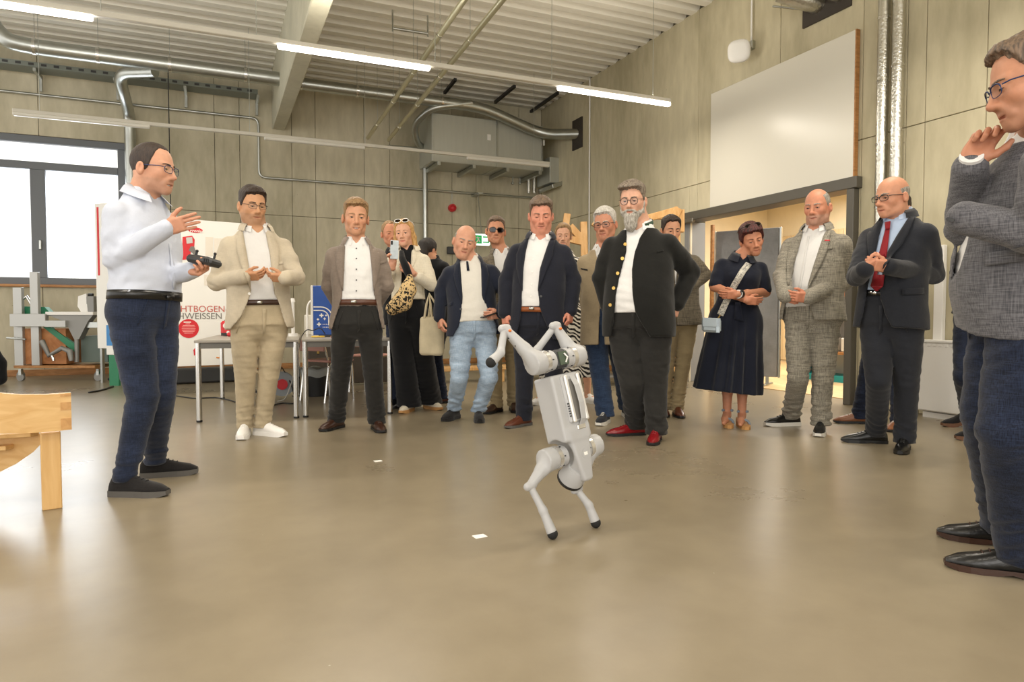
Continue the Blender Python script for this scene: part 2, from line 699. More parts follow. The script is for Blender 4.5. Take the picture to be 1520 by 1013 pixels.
def mat_concrete(name, c1, c2, rough=0.8, scale=1.2, streak=0.0, floor=False):
    if name in MATS:
        return MATS[name]
    m = bpy.data.materials.new(name)
    nt, N, L, p = nodes_of(m)
    tc = N.new('ShaderNodeTexCoord')
    geo = N.new('ShaderNodeNewGeometry')
    mp = N.new('ShaderNodeMapping')
    mp.inputs['Scale'].default_value = (1, 1, 0.3) if streak else (1, 1, 1)
    L.new(geo.outputs['Position'], mp.inputs['Vector'])
    n1 = N.new('ShaderNodeTexNoise'); n1.inputs['Scale'].default_value = scale; n1.inputs['Detail'].default_value = 8; n1.inputs['Roughness'].default_value = 0.62
    n2 = N.new('ShaderNodeTexNoise'); n2.inputs['Scale'].default_value = scale * 14; n2.inputs['Detail'].default_value = 4
    L.new(mp.outputs[0], n1.inputs['Vector']); L.new(mp.outputs[0], n2.inputs['Vector'])
    ad = N.new('ShaderNodeMath'); ad.operation = 'MULTIPLY_ADD'; ad.inputs[1].default_value = 0.28
    L.new(n2.outputs['Fac'], ad.inputs[0]); L.new(n1.outputs['Fac'], ad.inputs[2])
    cr = N.new('ShaderNodeValToRGB')
    cr.color_ramp.elements[0].position = 0.36 if floor else 0.46; cr.color_ramp.elements[0].color = (*hexc(c1), 1)
    cr.color_ramp.elements[1].position = 0.95 if floor else 0.80; cr.color_ramp.elements[1].color = (*hexc(c2), 1)
    L.new(ad.outputs[0], cr.inputs['Fac'])
    src = cr.outputs[0]
    if floor:
        # pale dust specks and hairline scratches
        vo = N.new('ShaderNodeTexVoronoi'); vo.inputs['Scale'].default_value = 5.0
        L.new(geo.outputs['Position'], vo.inputs['Vector'])
        lt = N.new('ShaderNodeMath'); lt.operation = 'LESS_THAN'; lt.inputs[1].default_value = 0.016
        L.new(vo.outputs['Distance'], lt.inputs[0])
        ml = N.new('ShaderNodeMath'); ml.operation = 'MULTIPLY'; ml.inputs[1].default_value = 0.35
        L.new(lt.outputs[0], ml.inputs[0])
        mx = N.new('ShaderNodeMix'); mx.data_type = 'RGBA'; mx.inputs['B'].default_value = (*hexc('#d8d0c0'), 1)
        L.new(ml.outputs[0], mx.inputs['Factor']); L.new(src, mx.inputs['A'])
        src = mx.outputs['Result']
        mr = N.new('ShaderNodeMapRange'); mr.inputs['To Min'].default_value = rough - 0.07; mr.inputs['To Max'].default_value = rough + 0.12
        L.new(n1.outputs['Fac'], mr.inputs['Value']); L.new(mr.outputs[0], p.inputs['Roughness'])
    else:
        p.inputs['Roughness'].default_value = rough
        vo = N.new('ShaderNodeTexVoronoi'); vo.inputs['Scale'].default_value = 3.5
        L.new(geo.outputs['Position'], vo.inputs['Vector'])
        lt = N.new('ShaderNodeMath'); lt.operation = 'LESS_THAN'; lt.inputs[1].default_value = 0.03
        L.new(vo.outputs['Distance'], lt.inputs[0])
        ml = N.new('ShaderNodeMath'); ml.operation = 'MULTIPLY'; ml.inputs[1].default_value = 0.45
        L.new(lt.outputs[0], ml.inputs[0])
        mx = N.new('ShaderNodeMix'); mx.data_type = 'RGBA'; mx.inputs['B'].default_value = (*[x * 0.45 for x in hexc(c1)], 1)
        L.new(ml.outputs[0], mx.inputs['Factor']); L.new(src, mx.inputs['A'])
        src = mx.outputs['Result']
    L.new(src, p.inputs['Base Color'])
    b = N.new('ShaderNodeBump'); b.inputs['Strength'].default_value = 0.06 if floor else 0.25; b.inputs['Distance'].default_value = 0.01
    L.new(n2.outputs['Fac'], b.inputs['Height']); L.new(b.outputs[0], p.inputs['Normal'])
    MATS[name] = m
    return m


M_chrome = mat_plain('chrome', '#d8d8d6', 0.18, 1.0)
M_galv = mat_plain('galvanised_steel', '#b9bcb8', 0.33, 1.0, var=0.12, vscale=14)
M_foil = mat_plain('aluminium_foil', '#cfcdc4', 0.28, 1.0, bump=0.6, bscale=40)
M_black = mat_plain('black_plastic', '#161617', 0.45)
M_darkgrey = mat_plain('dark_grey_plastic', '#3a3b3c', 0.5)
M_white = mat_plain('white_plastic', '#e9e7e2', 0.45)
M_frame = mat_plain('anthracite_frame', '#4a4d52', 0.5)
M_paper = mat_plain('white_paper', '#f2f0ea', 0.85)
M_red = mat_plain('red_enamel', '#c8202a', 0.4)
M_rubber = mat_plain('black_rubber', '#1a1a1a', 0.8)
M_gold = mat_plain('brass', '#c9a860', 0.35, 1.0)
M_skin = mat_attr('skin', 0.52, 0.12, 220.0, 0.08)
M_eye = mat_attr('eye', 0.15)
M_lens = mat_glass('spectacle_lens', (0.93, 0.95, 0.97), 0.07)
M_sunlens = mat_glass('sunglass_lens', (0.05, 0.04, 0.035), 0.03)
# ------------------------------------------------------------------ people: heads, hands, clothes
def smooth(a, b, x):
    t = np.clip((x - a) / (b - a), 0, 1)
    return t * t * (3 - 2 * t)


def gauss(x, z, cx, cz, sx, sz):
    return np.exp(-((x - cx) / sx) ** 2 - ((z - cz) / sz) ** 2)


H_lash = mat_plain('lash_brown', '#2a1d18', .7)
HAIRLINE = [0, .45, .8, 1.0, 1.2, 1.42, 1.6, 1.85, 2.3, 3.2]


def head_base(x, y, z, fat=0.0):
    c = sd_ell(x, y, z, np.array([0, -.012, .03]), np.array([.075, .096, .088]))
    f = sd_ell(x, y, z, np.array([0, .018, -.03]), np.array([.061 + fat, .070, .088]))
    return smin(c, f, .03)


def make_head(S, hs, neck_local, h):
    """S: dict of looks; returns verts (head-local, metres), quads, colours, and the hair meshes"""
    fat = S.get('fat', 0.0)
    lo = np.array([-.105, -.135, -.21]); hi = np.array([.105, .135, .135])
    nl = np.asarray(neck_local) / hs
    lo = np.minimum(lo, nl - .09); hi = np.maximum(hi, nl + .09)
    F = Fld(lo, hi, h / hs)
    F.ball((0, -.012, .03), (.075, .096, .088))
    F.ball((0, .018, -.03), (.061 + fat, .070, .088), .03)
    jw = S.get('jaw', 0.0) + fat
    for s in (-1, 1):
        F.cone((s * (.046 + jw), -.012, -.045), (s * (.040 + jw), .012, -.078), .022, .019, .02)
        F.cone((s * (.040 + jw), .012, -.078), (s * .012, .068, -.102), .019, .015, .02)
        F.ball((s * .040, .055, -.026), .021, .022)                       # cheekbone
    F.ball((0, .070, -.100), (.02, .017, .015), .015)                      # chin
    if S.get('chin2'):
        F.ball((0, .035, -.112), (.045, .045, .026), .025)
    F.cone((0, -.022, -.05), nl, .054 + fat * .7 + S.get('neckr', 0), .060 + fat + S.get('neckr', 0), .025)
    dn = np.asarray(S.get('down', (0, 0, -1)), float)
    F.cone(nl, nl + dn * .045, .060 + fat, .064 + fat, .03)
    for s in (-1, 1):                                                       # brow, socket, lids
        F.cone((s * .012, .078, .018), (s * .044, .064, .019), .0085, .008, .014)
        F.ball((s * .031, .097, -.002), (.019, .016, .0125), .014, cut=True)
        F.ball((s * .031, .0705, -.001), .0150, .003)
        op = S.get('open', .5)                                              # eye slit
        F.ball((s * .031, .089, -.0035 - .002 * (1 - op)), (.0125, .010, .0022 + .004 * op), .0015, cut=True)
        F.ball((s * .083, -.014, -.014), (.011, .019, .031), .008)          # ear
        F.ball((s * .094, -.006, -.010), (.008, .010, .017), .006, cut=True)
        F.ball((s * .013, .090, -.040), (.0085, .011, .0085), .007)         # nostril wing
        F.cone((s * .019, .083, -.046), (s * .031, .070, -.072), .004, .004, .010)   # cheek fold
    F.cone((0, .081, .014), (0, .1035, -.033), .0078, .0112, .010)          # nose
    F.ball((0, .1055, -.036), (.0125, .0115, .0105), .007)
    F.ball((0, .074, -.070), (.032, .0155, .024), .026)                       # muzzle
    sm = S.get('smile', 0.0)
    up = [(-.026, .076, -.069 + sm), (-.009, .0875, -.0665), (0, .088, -.068), (.009, .0875, -.0665), (.026, .076, -.069 + sm)]
    lw = [(-.024, .076, -.0735 + sm), (-.008, .0865, -.078), (.008, .0865, -.078), (.024, .076, -.0735 + sm)]
    F.path(up, [.003, .0052, .005, .0052, .003], .005)
    F.path(lw, [.003, .0062, .0062, .003], .005)
    F.cone((-.023, .0895, -.0722 + sm * .6), (.023, .0895, -.0722 + sm * .6), .0040, .0040, .002, cut=True)
    if S.get('mouth'):
        F.ball((0, .088, -.0745), (.019, .012, .0048), .003, cut=True)
    V, Q = F.mesh()
    x, y, z = V.T
    base = np.array(hexc(S.get('skin', '#c99477')))
    C = np.tile(base, (len(V), 1))
    front = smooth(.0, .05, y)
    red = (gauss(np.abs(x), z, .042, -.032, .02, .02) * .5 + gauss(x, z, 0, -.036, .014, .012) * .6 + gauss(np.abs(x), z, .085, -.01, .02, .03) * .5)[:, None] * S.get('flush', .5)
    C = C * (1 + red * np.array([.08, -.13, -.15]))
    lip = (gauss(x, z, 0, -.073, .023, .0075) * front)[:, None] * S.get('lip', .55)
    C = C * (1 - lip) + np.array(hexc(S.get('lipc', '#a8584e'))) * lip
    if S.get('stubble'):
        st = (smooth(-.045, -.06, z) * smooth(-.03, .02, y) * smooth(-.135, -.115, z) * (1 - .6 * gauss(x, z, 0, -.073, .02, .008)))[:, None] * S['stubble']
        C = C * (1 - st) + np.array(hexc(S.get('stubc', '#5a4a42'))) * st
    bv = bvh_of(V, Q)
    parts = []
    if S.get('mouth'):
        mb = MB().tube([(-.018, .0755, -.0715 + sm), (-.008, .0815, -.0722), (.008, .0815, -.0722), (.018, .0755, -.0715 + sm)], [.0024, .0036, .0036, .0024], 6)
        parts.append(('teeth', np.array(mb.v), mb.f, M_white))
    hair = S.get('hair')
    if hair:
        hl = list(hair.get('line', [.080, .080, .062, .03, -.005, -.025, .002, -.025, -.07, -.078]))
        th_s, th_t = hair.get('side', .006), hair.get('top', .016)
        H = Fld((-.135, -.15, -.17), (.135, .15, .18), (h * 1.15) / hs)
        sl, (X, Y, Z) = H.sub()
        az = np.arctan2(np.abs(X), Y + .012) + 0 * Z
        zl = np.interp(az, HAIRLINE, hl)
        nz = wob(X, Y, Z, (150, 90, 60), 3) * .0022 + wob(X, Y, Z, (60, 60, 40), 5) * .002
        g = Z - zl + nz * 2
        if hair.get('crown') is not None:                                   # bald on top: only a fringe of hair remains
            g = np.minimum(g, hair['crown'] - Z + .02 * smooth(.4, 2.2, az))
        tt = th_s + (th_t - th_s) * smooth(.03, .095, Z) + hair.get('quiff', 0) * smooth(.02, .07, Y) * smooth(.05, .09, Z) * (1 + hair.get('part', 0) * X / .07)
        tt = tt * smooth(-.002, .022, g) + nz * (tt > .007)
        d = head_base(X, Y, Z, fat) - tt
        H.F[sl] = smax(d, -g, .004)
        for (pts, rad) in hair.get('locks', ()):
            H.path([np.array(p, float) for p in pts], rad, .012)
        hv, hq = H.mesh()
        parts.append(('hair', hv, hq, hair['mat']))
    beard = S.get('beard')
    if beard:
        H = Fld((-.1, -.05, -.24), (.1, .15, 0.02), (h * 1.1) / hs)
        sl, (X, Y, Z) = H.sub()
        az = np.arctan2(np.abs(X), Y + .012) + 0 * Z
        top = np.interp(az, [0, .3, .55, .8, 1.1, 1.35, 1.5, 1.7], [-.050, -.052, -.062, -.060, -.045, .0, .0, -.3])
        nz = wob(X, Y, Z, (110, 90, 50), 11) * .003
        g = top - Z + nz
        mouth = sd_ell(X, Y, Z, np.array([0, .09, -.073]), np.array([.021, .03, .006]))
        g = np.minimum(g, mouth)
        full = F.F
        d = head_base(X, Y, Z, fat)
        for s in (-1, 1):
            d = smin(d, sd_cone(X, Y, Z, np.array([s * (.040 + jw), .012, -.078]), np.array([s * .012, .068, -.102]), .019, .015), .02)
        d = smin(d, sd_ell(X, Y, Z, np.array([0, .079, -.068]), np.array([.03, .016, .022])), .02)
        d = smin(d, sd_ell(X, Y, Z, np.array([0, .072, -.118 - beard['long'] * .4]), np.array([.034, .026, .03 + beard['long'] * .6])), .02)
        tt = (beard['th'] + nz) * smooth(0, .02, g)
        H.F[sl] = smax(d - tt, -g, .004)
        hv, hq = H.mesh()
        if len(hq):
            parts.append(('beard', hv, hq, beard['mat']))
    # eyebrows
    if S.get('brows', True):
        mb = MB()
        for s in (-1, 1):
            pts, rr = [], []
            for k in range(7):
                t = k / 6
                bx = s * (.013 + .036 * t)
                bz = .0185 + .006 * math.sin(t * 2.4) - .004 * t
                hit = bv.ray_cast(Vector((bx, .3, bz)), Vector((0, -1, 0)))
                if hit[0] is None:
                    continue
                pts.append((bx, hit[0].y + .0005, bz)); rr.append((.0042 if S.get('thinbrow') is None else .0025) * (1 - .5 * t))
            mb.tube(pts, rr, 6)
        parts.append(('eyebrows', np.array(mb.v), mb.f, S.get('browmat') or (hair['mat'] if hair else MATS['brow_brown'])))
    # eyes
    EV, EQ, EC = [], [], []
    gx, gz = S.get('gaze', (0, -.25))
    for s in (-1, 1):
        c = np.array([s * .031, .0705, -.001])
        fwd = nrm(np.array([gx, 1.0, gz])); e1 = nrm(np.cross(fwd, [0, 0, 1.0])); e2 = np.cross(e1, fwd)
        n0 = len(EV); N_, M_ = 14, 12
        for i in range(M_ + 1):
            tht = math.pi * i / M_
            for j in range(N_):
                a = 2 * math.pi * j / N_
                q = c + (fwd * math.cos(tht) + (e1 * math.cos(a) + e2 * math.sin(a)) * math.sin(tht)) * .0134
                EV.append(q)
                EC.append(lin((.03, .03, .03)) if i <= 1 else (hexc(S.get('iris', '#4a5a63')) if i <= 2 else hexc('#e4dcd4')))
        for i in range(M_):
            for j in range(N_):
                EQ.append((n0 + i * N_ + j, n0 + (i + 1) * N_ + j, n0 + (i + 1) * N_ + (j + 1) % N_, n0 + i * N_ + (j + 1) % N_))
    parts.append(('eyes', np.array(EV), np.array(EQ), (M_eye, np.array(EC))))
    op = S.get('open', .5)
    mb = MB()
    for s in (-1, 1):                                                       # upper lash line
        pts = []
        for k in range(7):
            t = k / 6 * 2 - 1
            bx, bz = s * .031 + t * .0125, -.0035 - .002 * (1 - op) + (.0026 + .004 * op) * math.sqrt(max(0, 1 - (t * .92) ** 2))
            hit = bv.ray_cast(Vector((bx, .3, bz)), Vector((0, -1, 0)))
            if hit[0] is not None:
                pts.append((bx, hit[0].y + .0004, bz))
        if len(pts) > 2:
            mb.tube(pts, .0013, 5)
    if mb.v:
        parts.append(('lashes', np.array(mb.v), mb.f, H_lash))
    gl = S.get('glasses')
    if gl:
        mb = MB(); lens = MB()
        w, hgt, rr = gl.get('w', .025), gl.get('h', .017), gl.get('r', .0014)
        yy = .098
        for s in (-1, 1):
            cx, cz = s * .0325, -.003
            ring = []
            e_ = gl.get('e', 3.0)
            for k in range(24):
                a = 2 * math.pi * k / 24
                q = (abs(math.cos(a)) ** e_ + abs(math.sin(a)) ** e_) ** (-1 / e_)
                px, pz = math.cos(a) * q * w, math.sin(a) * q * hgt
                ring.append((cx + px, yy - .25 * max(0, s * (cx + px) - .02) ** 1.5 * 4, cz + pz))
            mb.tube(ring, rr, 6, closed=True)
            if gl.get('top'):
                mb.tube([p for p in ring[1:12]], gl['top'], 6)
            lens.add(ring, [tuple(range(24))])
            ex = s * (.0325 + w)
            mb.tube([(ex, yy - .012, .005), (s * .074, .07, .006), (s * .081, .0, .002), (s * .083, -.018, -.004), (s * .08, -.034, -.02)], gl.get('temple', .0016), 6)
        mb.tube([(-.0325 + w - .001, yy, .001), (0, yy + .003, .005), (.0325 - w + .001, yy, .001)], rr, 6)
        parts.append(('glasses', np.array(mb.v), mb.f, gl['mat']))
        parts.append(('lens', np.array(lens.v), lens.f, gl.get('lens', M_lens)))
    return V * hs, Q, C, parts


def make_hand(curl, thumb, h=.0038, spread=1.0, rad=1.0):
    """right-angled hand frame: x thumb side, y fingers, z back of the hand; wrist at the origin"""
    F = Fld((-.065, -.075, -.11), (.095, .215, .045), h)
    F.add(lambda x, y, z: sd_box(x, y, z, np.array([0, .048, 0]), np.array([.038, .045, .0135]), .0125), (-.05, -.01, -.03), (.05, .1, .03))
    F.ball((.022, .035, -.008), (.02, .034, .016), .012)
    F.ball((-.026, .03, -.007), (.014, .032, .014), .01)
    F.cone((0, -.012, 0), (0, .015, 0), .026, .026, .015)
    fing = [(.029, .088, .070, .0086), (.0098, .092, .079, .0089), (-.010, .089, .073, .0085), (-.0285, .081, .057, .0075)]
    cs = curl if not np.isscalar(curl) else [curl * .9, curl, curl * 1.05, curl * 1.1]
    for (fx, fy, L, r), c in zip(fing, cs):
        p = np.array([fx, fy - .012, 0.0]); ang = 0.0
        dx = (fx / .03) * .06 * spread
        pts, rr = [p], [r * 1.05 * rad]
        for seg, da, fr_ in ((.47, 1.25, 1.0), (.30, 1.6, .93), (.23, 1.0, .84)):
            ang += c * da
            p = p + np.array([dx * (1 - c), math.cos(ang), -math.sin(ang)]) * (L * seg + (.012 if seg == .47 else 0))
            pts.append(p); rr.append(r * fr_ * rad)
        F.path(pts, rr, .003)
    t = thumb
    tp = [np.array([.022, .018, -.006]), np.array([.040 + .012 * t, .045, -.016]), np.array([.043 + .030 * t, .078 - .01 * t, -.026]), np.array([.036 + .048 * t, .104 - .02 * t, -.030])]
    F.path(tp, [.0125, .0115, .0098, .0082], .006)
    return F.mesh()


HAND_CACHE = {}


def hand_world(wrist, fdir, tdir, right, curl, thumb, scale, h):
    key = (str(curl), thumb, h)
    if key not in HAND_CACHE:
        HAND_CACHE[key] = make_hand(curl, thumb, h)
    V, Q = HAND_CACHE[key]
    y = nrm(fdir); x = nrm(tdir - y * np.dot(tdir, y))
    z = np.cross(x, y) * (-1 if right else 1)
    W = wrist + (V[:, :1] * x + V[:, 1:2] * y + V[:, 2:] * z) * scale
    return W, (Q[:, ::-1] if right else Q)


# ------------------------------------------------------------------ torso rings: t, half width, front, back
MALE = np.array([[-.30, .170, .105, .120], [-.12, .172, .108, .126], [.0, .170, .108, .124], [.18, .160, .112, .104], [.40, .163, .120, .102],
                 [.58, .172, .120, .114], [.70, .170, .108, .116], [.785, .158, .092, .106], [.86, .126, .078, .094], [.92, .098, .068, .082], [1.0, .066, .056, .066], [1.08, .058, .052, .06]])
FEMALE = np.array([[-.30, .168, .1, .118], [-.12, .176, .105, .126], [.0, .172, .104, .124], [.2, .138, .098, .096], [.36, .128, .100, .09],
                   [.58, .140, .128, .10], [.70, .148, .106, .104], [.79, .140, .084, .096], [.86, .106, .066, .082], [.92, .082, .058, .07], [1.0, .056, .05, .058], [1.08, .05, .046, .05]])


class Torso:
    def __init__(s, P, N, face, table, gw=1.0, belly=0.0, sc=1.0, depth=1.0, chest=0.0):
        s.P, s.N = P, N
        s.L = np.linalg.norm(N - P)
        s.u = nrm(N - P)
        w = -cH * math.cos(face) + cR * math.sin(face)
        s.w = nrm(w - s.u * np.dot(w, s.u))
        s.l = np.cross(s.u, s.w)
        tt = np.linspace(-1.3, 1.1, 121)
        cols = [np.interp(tt, table[:, 0], table[:, i]) for i in (1, 2, 3)]
        ker = np.exp(-np.linspace(-2, 2, 9) ** 2); ker /= ker.sum()
        cols = [np.convolve(np.pad(c, 4, mode='edge'), ker, 'valid') for c in cols]
        s.t = tt
        nk = 1 - smooth(.78, .98, tt) * .75
        s.a = cols[0] * sc * (1 + (gw - 1) * nk) + belly * .35 * np.exp(-((tt - .2) / .3) ** 2)
        s.bf = cols[1] * sc * (1 + (depth - 1) * nk) + belly * np.exp(-((tt - .22) / .3) ** 2) + chest * np.exp(-((tt - .62) / .15) ** 2)
        s.bb = cols[2] * sc * (1 + (depth - 1) * nk)

    def loc(s, x, y, z):
        dx, dy, dz = x - s.P[0], y - s.P[1], z - s.P[2]
        return (dx * s.l[0] + dy * s.l[1] + dz * s.l[2], dx * s.w[0] + dy * s.w[1] + dz * s.w[2], (dx * s.u[0] + dy * s.u[1] + dz * s.u[2]) / s.L)

    def sd(s, off, t0, t1, n=2.3, flare=0.0, flare_t=.1, fold=0.0, nf=9, a_tab=None):
        def f(x, y, z):
            lx, ly, t = s.loc(x, y, z)
            a = np.interp(t, s.t, s.a).astype(np.float32) + off
            bf = np.interp(t, s.t, s.bf).astype(np.float32) + off
            bb = np.interp(t, s.t, s.bb).astype(np.float32) + off
            if flare:
                fl = flare * np.clip((flare_t - t) / (flare_t - t0), 0, 1.2)
                a, bf, bb = a + fl, bf + fl, bb + fl
            b = np.where(ly > 0, bf, bb)
            r = (np.abs(lx / a) ** n + np.abs(ly / b) ** n + 1e-9) ** (1 / n)
            d = np.sqrt(lx * lx + ly * ly) * (1 - 1 / r)
            if fold:
                th = np.arctan2(lx, ly)
                d = d + fold * np.clip((.2 - t) / .8, 0, 1.3) * np.sin(nf * th + 1.5 * np.sin(2 * th))
            d = np.where(r < .15, -np.minimum(a, b) * .8, d)
            return np.maximum(d, np.maximum((t0 - t) * s.L, (t - t1) * s.L))
        return f

    def pt(s, x, y, t):
        return s.P + s.l * x + s.w * y + s.u * (t * s.L)


# ------------------------------------------------------------------ draping flat pieces onto a surface as seen along a direction
def drape(bvhs, corners, nu, nv, off, th, mat, name, parent, D):
    """corners: 4 pixel corners (u0v0,u1v0,u1v1,u0v1) or a function (u,v)->pixel; rays from the eye find the cloth"""
    fn = corners if callable(corners) else (lambda u, v: (np.array(corners[0]) * (1 - u) * (1 - v) + np.array(corners[1]) * u * (1 - v) + np.array(corners[2]) * u * v + np.array(corners[3]) * (1 - u) * v))
    G = np.zeros((nu + 1, nv + 1, 3)); dep = np.full((nu + 1, nv + 1), np.nan); R = np.zeros((nu + 1, nv + 1, 3))
    for i in range(nu + 1):
        for j in range(nv + 1):
            p = fn(i / nu, j / nv)
            r = ray(p[0], p[1]); R[i, j] = r
            rn = nrm(r); best = None
            for b in bvhs:
                hit = b.ray_cast(Vector(C0), Vector(rn))
                if hit[0] is not None and (best is None or hit[3] < best):
                    best = hit[3]
            if best is not None:
                dep[i, j] = best / np.linalg.norm(r)
    ok = ~np.isnan(dep)
    med = np.nanmedian(dep) if ok.any() else D
    ok &= np.abs(np.where(ok, dep, med) - med) < .2
    dep[~ok] = med
    if not ok.any():
        return None
    G = C0 + R * (dep - off)[..., None]
    back = C0 + R * (dep - off + th)[..., None]
    n = (nu + 1) * (nv + 1)
    V = np.concatenate([G.reshape(-1, 3), back.reshape(-1, 3)])
    F = []
    ix = lambda i, j: i * (nv + 1) + j
    for i in range(nu):
        for j in range(nv):
            if not (ok[i, j] and ok[i + 1, j] and ok[i + 1, j + 1] and ok[i, j + 1]):
                continue
            q = (ix(i, j), ix(i + 1, j), ix(i + 1, j + 1), ix(i, j + 1))
            F.append(q); F.append(tuple(n + k for k in q[::-1]))
    if not F:
        return None
    ec = {}
    for q in F[::2]:
        for k in range(4):
            e_ = (q[k], q[(k + 1) % 4])
            ec[e_] = 1
    for (a, b) in list(ec):
        if (b, a) not in ec:
            F.append((a, n + a, n + b, b))
    P0, P1, P2 = V[F[0][0]], V[F[0][1]], V[F[0][2]]
    if np.dot(np.cross(P1 - P0, P2 - P0), C0 - P0) < 0:
        F = [f[::-1] for f in F]
    mb = MB(); mb.v = [tuple(p) for p in V]; mb.f = F; mb.s = [True] * len(F)
    return mb.build(name, mat, parent)


def curve(tab):
    tab = sorted(tab)
    ys = [p[0] for p in tab]
    return lambda y, k: np.interp(y, ys, [p[k] for p in tab])


def shoe(parent, ankle_floor, ang, mat, sole_mat, L=.29, W=.048, style='dress', lace=None, tilt=0.0):
    d = -cH * math.cos(ang) + cR * math.sin(ang)
    s = np.cross(cZ, d)
    o = np.array([ankle_floor[0], ankle_floor[1], 0.0]) - d * .075
    e = empty('shoe', o); e.parent = parent; e.location = tuple(o - wloc(parent))
    sh = .022 if style == 'dress' else .030
    ss = np.array([0, .03, .10, .22, .36, .50, .64, .76, .87, .95, 1.0])
    wid = np.interp(ss, [0, .05, .2, .45, .68, .85, 1.0], [.55, .72, .76, .78, 1.0, .86, .30 if style == 'dress' else .42]) * W
    hei = np.interp(ss, [0, .06, .2, .34, .5, .68, .85, 1.0], [.050, .085, .098, .092, .066, .046, .036, .012])
    rz = np.array([math.sin(max(0, (tilt)) ) * 0 for _ in ss])

    def P(x, y, z):
        zz = z
        if tilt:                                                         # heel lifted: turn about the ball of the foot
            yb = .70 * L
            if y < yb:
                zz = z + (yb - y) * math.tan(tilt)
        return o + d * y + s * x + cZ * zz
    n = 16
    rings = []
    for k, t in enumerate(ss):
        r = []
        for j in range(n):
            a = 2 * math.pi * j / n
            cx, cz = math.cos(a), math.sin(a)
            x = np.sign(cx) * abs(cx) ** .75 * wid[k]
            z = sh + (hei[k] * max(0, cz) ** .8 if cz > 0 else -.004 * abs(cz))
            if cz > 0:
                x *= 1 - .25 * cz * (1 - min(1, t / .55)) - .1 * cz
            r.append(P(x, t * L, z))
        rings.append(r)
    MB().loft(rings).build('upper', mat, e)
    rings = []
    for k, t in enumerate(ss):
        w = wid[k] + .003
        z0 = 0.0
        if style == 'dress' and .30 < t < .45:
            z0 = .010
        if t > .9:
            z0 += .004 + .06 * (t - .9)
        zt = sh + .002
        rings.append([P(-w, t * L * 1.015 - .002, z0), P(w, t * L * 1.015 - .002, z0), P(w, t * L * 1.015 - .002, zt), P(-w, t * L * 1.015 - .002, zt)])
    MB().loft(rings, smooth=False).build('sole', sole_mat, e)
    if lace:
        mb = MB()
        for k in range(4):
            t = .40 + .075 * k
            w = np.interp(t, ss, wid) * .45; z = sh + np.interp(t, ss, hei) * .96
            mb.tube([P(-w, t * L, z - .012), P(-w * .4, t * L + .004, z + .003), P(w * .4, t * L + .004, z + .003), P(w, t * L, z - .012)], .0032, 6)
        mb.build('laces', lace, e)
    return e


LEGR = [(0, .096), (.22, .090), (.5, .070), (.62, .066), (.8, .064), (1.0, .066)]


def co_open(S):
    return S.get('collar') is not None and not S['collar'].get('shut')


